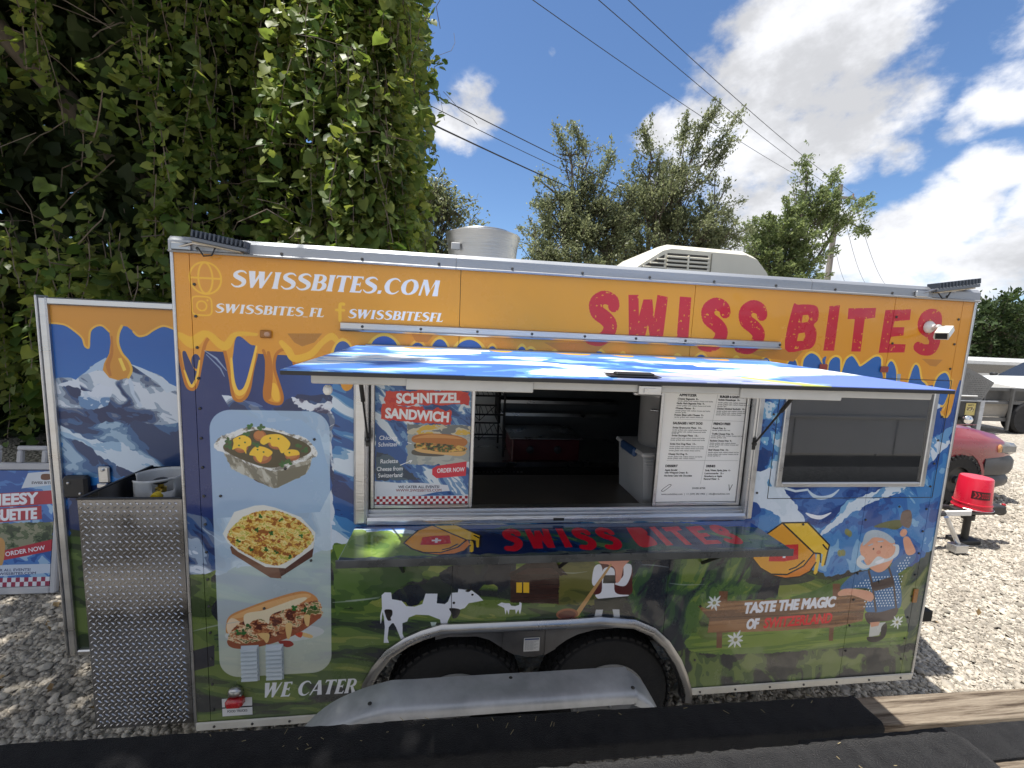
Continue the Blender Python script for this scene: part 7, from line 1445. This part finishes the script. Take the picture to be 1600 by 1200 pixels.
for wx in (8.42, 5.3):
    m = MB(); m.lathe([(.43, 0), (.43, .03), (.33, .03)], 28, Matrix.Translation((wx, y0+.01, .40)) @ Matrix.Rotation(R(90), 4, 'X'), False); m.lathe([(.0, 0), (.425, 0)], 28, Matrix.Translation((wx, y0+.004, .40)) @ Matrix.Rotation(R(90), 4, 'X'), False); build('wheel_arch', m, DARK, pk, smooth=30)
    m = MB(); m.lathe([(.2, 0), (.33, -.01), (.375, .03), (.38, .11), (.375, .18), (.33, .21), (.2, .2)], 36, Matrix.Translation((wx, y0+.16, .38)) @ Matrix.Rotation(R(90), 4, 'X'), False)
    for k in range(30): a = k*2*math.pi/30; T = Matrix.Translation((wx, y0-.05, .38)) @ Matrix.Rotation(a, 4, 'Y'); m.box(-.02, .02, -.002, .05, .335, .383, M=T); m.box(-.022, .018, .07, .16, .36, .386, M=T)
    wh = build('wheel', m, RUBBER, pk, smooth=35)
    m = MB(); m.lathe([(.205, .0), (.205, .05), (.12, .07), (.06, .09), (.05, .13), (.0, .135)], 28, Matrix.Translation((wx, y0+.09, .38)) @ Matrix.Rotation(R(90), 4, 'X'), False); build('rim', m, mat('black rim', (.06, .06, .065), rough=.4, metal=.6), wh, smooth=35)
BG = mat('grey bumper plastic', (.075, .075, .08), (.05, .05, .053), scale=9, rough=.5)
def loft(secs):
    v = []; f = []; n = 6
    for x, z0, z1, h in secs: v += [(x, cy-h+.03, z0), (x, cy-h, z0+.06), (x, cy-h, z1-.05), (x, cy-h+.04, z1), (x, cy+h-.04, z1), (x, cy+h, z1-.05)]+[(x, cy+h, z0+.06), (x, cy+h-.03, z0)]
    n = 8
    for i in range(len(secs)-1):
        for q in range(n): f.append((i*n+q, i*n+(q+1) % n, (i+1)*n+(q+1) % n, (i+1)*n+q))
    return v, f+[tuple(range(n)), tuple((len(secs)-1)*n+q for q in range(n))]
m = MB(); m.add(*loft([(8.88, .44, .74, .872), (9.2, .44, .745, .868), (9.42, .45, .73, .83), (9.54, .47, .7, .77), (9.6, .5, .64, .69)])); build('bumper', m, BG, pk, smooth=40)
m = MB(); m.add(*loft([(8.9, .27, .43, .86), (9.2, .25, .43, .855), (9.44, .26, .43, .8), (9.53, .3, .42, .72)])); build('valance', m, BG, pk, smooth=40)
for yy in (y0+.2, y1-.2): m = MB(); m.ball((9.5, yy, .36), (.05, .1, .05), 8); build('fog_lamp', m, DARK, pk, smooth=40)
for yy in (y0+.12, y1-.12):
    m = MB(); m.box(9.12, 9.43, yy-.125, yy+.14, .765, .93, .04); hl = build('headlight', m, mat('headlight lens', (.2, .2, .2), (.12, .12, .12), rough=.12, coat=.8), pk, smooth=40)
    m = MB(); m.box(9.07, 9.165, yy-.13, yy+.145, .775, .92, .03); build('turn_signal', m, plain('amber lens', (.6, .3, .12), .2), hl, smooth=40)
m = MB()
m.tube([(7.5, y0+.06, 1.1), (8.3, y0+.08, 1.095), (8.8, y0+.1, 1.06), (9.2, y0+.14, 1.0), (9.4, y0+.22, .93)], .006, 4); m.tube([(7.38, y0+.02, 1.03), (7.4, y0-.008, .8), (7.42, y0+.005, .55)], .005, 4); build('panel_gap', m, DARK, pk)
m = MB(); fl = []
for k in range(15):
    a = R(-14+k*208/14); fl.append((8.42+.455*math.cos(a), .40+.455*math.sin(a)))
for k in range(14, -1, -1):
    a = R(-14+k*208/14); fl.append((8.42+.405*math.cos(a), .40+.405*math.sin(a)))
m.prism(fl, y0-.03, y0+.03, 1); build('wheel_flare', m, RP, pk, smooth=30)
m = MB(); m.box(7.55, 8.8, y0+.12, y0+.135, 1.175, 1.183); build('hood_crease', m, RP, pk)
m = MB(); m.box(7.2, 7.42, y0-.14, y0-.02, 1.12, 1.26, .03); build('door_mirror', m, DARK, pk, smooth=40)
m = MB(); m.box(9.44, 9.5, y0+.4, y1-.4, .66, .82, .01); build('front_grille', m, DARK, pk)

# ------------------------------------------------------------------ service truck with tread plate body
ut = thing('service_truck', 'service truck with black side and tread plate upper body behind the red pickup', 'truck', (13.6, 7.6, 0))
PD = mat('dull tread plate', (.2, .2, .195), (.13, .13, .13), scale=7, rough=.5, metal=.25, bump=.2, bscale=40)
X0 = 10.4
m = MB(); m.box(X0, 15.42, 8.02, 9.8, .12, .94); build('side_body', m, BLKS, ut)
m = MB(); m.prism([(X0, .945), (15.55, .945), (15.85, 1.45), (15.2, 1.72), (14.6, 1.95), (X0, 1.98)], 8.0, 9.8, 1); up_ = build('upper_body', m, PD, ut)
m = MB()
for i in range(44):
    for j in range(16):
        x = 13.9+i*.042; z = 1.0+j*.055
        if z > 1.9-(x-14.2)*.3 or x > 15.5+(z-.945)*.5: continue
        a = R(40) if (i+j) % 2 else R(-50); c, s = math.cos(a)*.019, math.sin(a)*.019
        m.add([(x-c, 7.998, z-s), (x+s*.3, 7.998, z-c*.3), (x+c, 7.998, z+s), (x-s*.3, 7.998, z+c*.3), (x, 7.988, z)], [(0, 1, 4), (1, 2, 4), (2, 3, 4), (3, 0, 4)])
build('tread_lug', m, PD, up_, fix=False, kind='stuff')
m = MB(); m.box(13.9, 15.3, 7.93, 7.985, 1.05, 1.085, .01); build('grab_rail', m, ALU_PAINT, ut)
m = MB(); m.box(15.46, 15.6, 7.95, 8.1, .05, .94, .01); build('post', m, GALV, ut)
m = MB(); m.box(X0, 16.0, 7.94, 7.998, .92, .944); build('ledge', m, GALV, ut)
_sc = Canvas(0, 0, .3, .3, 300, (196, 180, 110)); _sc.fill([(.04, .1), (.26, .1), (.26, .2), (.04, .2)], camo([(150, 120, 60), (90, 80, 50), (210, 196, 140)], [.42, .56], .05, .05)); _sc.text('SAFETY', .06, .23, .04, (60, 50, 30), width=.18, bold=.1)
_sp2 = Canvas(0, 0, .3, .2, 300, (206, 178, 176)); _sp2.fill([(.03, .06), (.27, .06), (.27, .12), (.03, .12)], camo([(130, 90, 84), (186, 140, 132)], [.5], .05, .02))
m = MB(); m.box(15.08, 15.4, 8.012, 8.018, .52, .86); build('warning_sticker', m, print_mat('gold sticker', _sc, wave=0, coat=0), ut, uv=lambda x, y, z: ((x-15.08)/.32, (z-.52)/.34))
m = MB(); m.box(14.35, 14.78, 8.012, 8.018, .56, .82); build('warning_sticker', m, print_mat('pink sticker', _sp2, wave=0, coat=0), ut, uv=lambda x, y, z: ((x-14.35)/.43, (z-.56)/.26))
CHR = mat('chrome', (.8, .8, .8), (.7, .7, .7), rough=.1, metal=1., rvar=.04)
for x, z in ((14.95, .43), (14.98, .14)):
    m = MB(); m.ball((x, 7.85, z), (.13, .12, .13), 10); m.tube([(x, 7.9, z), (x, 8.02, z)], .05, 10); build('chrome_lamp', m, CHR, ut, smooth=True)
m = MB(); m.box(15.65, 17.6, 8.1, 8.2, 1.22, 1.3); m.box(15.65, 17.6, 8.1, 8.2, .84, .92); m.box(15.65, 17.6, 8.1, 8.2, .35, .45)
for x in (15.66, 16.6, 17.55): m.box(x, x+.06, 8.04, 8.099, .1, 1.3)
build('side_rack', m, mat('dark rack steel', (.14, .14, .14), (.09, .09, .09), rough=.5, metal=.3), ut)
m = MB(); m.box(15.7, 17.5, 8.205, 9.7, .93, 1.21); build('drawer_box', m, mat('black drawer', (.03, .03, .03), rough=.4), ut)
m = MB(); m.box(15.7, 17.5, 8.22, 9.7, .455, .83); build('load', m, mat('pale load', (.36, .33, .28), (.3, .27, .23), rough=.7), ut)
for wx in (11.6, 17.2):
    m = MB(); m.lathe([(.2, 0), (.4, -.01), (.45, .05), (.45, .25), (.4, .3), (.2, .28)], 32, Matrix.Translation((wx, 8.35, .45)) @ Matrix.Rotation(R(90), 4, 'X')); build('wheel', m, RUBBER, ut, smooth=40)
m = MB(); m.lathe([(.1, 1.97), (.1, 2.2), (.08, 2.22)], 14, Matrix.Translation((14.85, 8.6, 0))); build('red_canister', m, plain('dull red', (.3, .04, .04), .5), ut, smooth=40)

# ------------------------------------------------------------------ white cars further back
def make_car(name, label, x, y, s=1., group=None, d=1):
    t = thing(name, label, 'car', (x, y, 0), group); WPt = bpy.data.materials.get('white car paint') or car_paint('white car paint', (.75, .75, .73))
    bs = [(-2.2, .45, .8, .5), (-2.0, .4, .95, .8), (-.9, .38, 1.0, .88), (.9, .38, 1.0, .9), (1.9, .42, .95, .85), (2.2, .5, .78, .6)]; v = []; f = []
    for bx, zb, zt, w in bs:
        r = [(-w, zb), (-w-.03, (zb+zt)/2), (-w+.04, zt), (0, zt+.06), (w-.04, zt), (w+.03, (zb+zt)/2), (w, zb)]; v += [(x+d*bx*s, y+a*s, z*s) for a, z in r]
    for i in range(5):
        for q in range(7): f.append((i*7+q, i*7+(q+1) % 7, (i+1)*7+(q+1) % 7, (i+1)*7+q))
    f += [tuple(range(7)), tuple(35+q for q in range(7))]
    m = MB(); m.add(v, f); build('body', m, WPt, t, smooth=40)
    cs = [(-1.7, 1.0, .8), (-1.1, 1.45, .66), (.2, 1.48, .68), (1.0, 1.02, .78)]; v = []; f = []
    for bx, zt, w in cs: v += [(x+d*bx*s, y-w*s, zt*s), (x+d*bx*s, y+w*s, zt*s)]
    v += [(x-d*1.7*s, y-.8*s, .95*s), (x+d*1.0*s, y-.78*s, .95*s), (x-d*1.7*s, y+.8*s, .95*s), (x+d*1.0*s, y+.78*s, .95*s)]
    f = [(0, 1, 3, 2), (2, 3, 5, 4), (4, 5, 7, 6), (8, 0, 2, 4, 6, 9), (10, 1, 3, 5, 7, 11)]
    m = MB(); m.add(v, f); build('glasshouse', m, TINT, t)
    m = MB(); m.add([(x-d*1.12*s, y-.66*s, 1.455*s), (x-d*1.12*s, y+.66*s, 1.455*s), (x+d*.22*s, y+.68*s, 1.49*s), (x+d*.22*s, y-.68*s, 1.49*s)], [(0, 1, 2, 3)]); rf = build('car_roof', m, WPt, t); so = rf.modifiers.new('sheet', 'SOLIDIFY'); so.thickness = .03
    for sx in (-1.35, 1.4):
        for sy in (-.86, .7):
            m = MB(); m.lathe([(.15, 0), (.3, 0), (.33, .04), (.33, .16), (.3, .2), (.15, .2)], 24, Matrix.Translation((x+d*sx*s, y+sy*s, .33*s)) @ Matrix.Rotation(R(-90), 4, 'X') @ Matrix.Scale(s, 4)); build('wheel', m, RUBBER, t, smooth=40)
    m = MB(); m.box(x+d*2.08*s-.06, x+d*2.08*s+.06, y-.75*s, y-.4*s, .66*s, .8*s, .02); m.box(x+d*2.08*s-.06, x+d*2.08*s+.06, y+.4*s, y+.75*s, .66*s, .8*s, .02); build('headlight', m, CHR, t)
    m = MB(); m.ball((x+d*.85*s, y-.98*s, 1.02*s), (.09, .13, .08), 6); m.ball((x+d*.85*s, y+.98*s, 1.02*s), (.09, .13, .08), 6); build('door_mirror', m, DARK, t, smooth=True)
    return t
make_car('parked_car', 'white car parked behind the tread plate truck at the right border', 23.3476, 10.9, 1.42, None, -1)
wv = thing('white_van', 'long low white vehicle roof showing above the service truck', 'van', (24, 15.5, 0))
m = MB(); m.box(18.5, 30, 14.5, 16.5, .6, 2.05, .15); build('body', m, bpy.data.materials['white car paint'], wv, smooth=30)
m = MB(); m.box(18.8, 29.6, 14.488, 14.497, 1.35, 1.75); build('side_glass', m, TINT, wv)
for wx in (20, 28):
    m = MB(); m.lathe([(.2, 0), (.4, 0), (.42, .05), (.42, .2), (.2, .22)], 24, Matrix.Translation((wx, 14.48, .42)) @ Matrix.Rotation(R(-90), 4, 'X')); build('wheel', m, RUBBER, wv, smooth=40)

# ------------------------------------------------------------------ white cargo trailer across the yard, behind the camera: its wall shows in the dark window
wc = thing('cargo_trailer', 'white cargo trailer standing across the yard behind the photographer', 'cargo trailer', (7.8, -4, 0))
WS = mat('white cargo sheet', (.72, .72, .71), (.66, .66, .65), scale=2, rough=.35)
m = MB(); m.box(4.2, 11.5, -5., -2.95, .82, 2.7, .04); build('body', m, WS, wc)
m = MB(); m.box(4.18, 11.52, -2.949, -2.92, 1.33, 1.365, .006); build('rub_rail', m, ALU, wc)
m = MB(); m.box(4.2, 11.5, -4.9, -2.98, .67, .819); build('chassis', m, SHADOWY, wc)
for x in (5.4, 6.9, 8.4): m = MB(); m.box(x, x+.012, -2.949, -2.944, .84, 1.32); build('sheet_seam', m, DARK, wc)
for wx in (8.3, 9.2):
    m = MB(); m.lathe([(.2, 0), (.33, 0), (.36, .05), (.36, .18), (.2, .2)], 28, Matrix.Translation((wx, -3.0, .36)) @ Matrix.Rotation(R(90), 4, 'X')); build('wheel', m, RUBBER, wc, smooth=40)

_rs = np.random.RandomState(31); m = MB()
for k in range(70):
    if k % 2: x = _rs.uniform(-.3, 2.7); y, z = _rs.uniform(-.97, -.85), 1.0615
    else: x = _rs.uniform(.2, 2.8); y, z = _rs.uniform(-.46, -.36), .7445
    T = Matrix.Translation((x, y, z)) @ Matrix.Rotation(_rs.uniform(0, 3.1), 4, 'Z'); h = _rs.uniform(.003, .012); m.box(-h, h, -.0007, .0007, 0, .0012, M=T)
build('dry_grass', m, mat('dry straw', (.42, .35, .2), (.3, .24, .13), rough=.9), None, kind='stuff', label='bits of dry grass and lint caught on the black carpet', category='grass')

for o in list(scene.objects):
    if o.type == 'MESH' and not o.data.vertices: bpy.data.objects.remove(o)
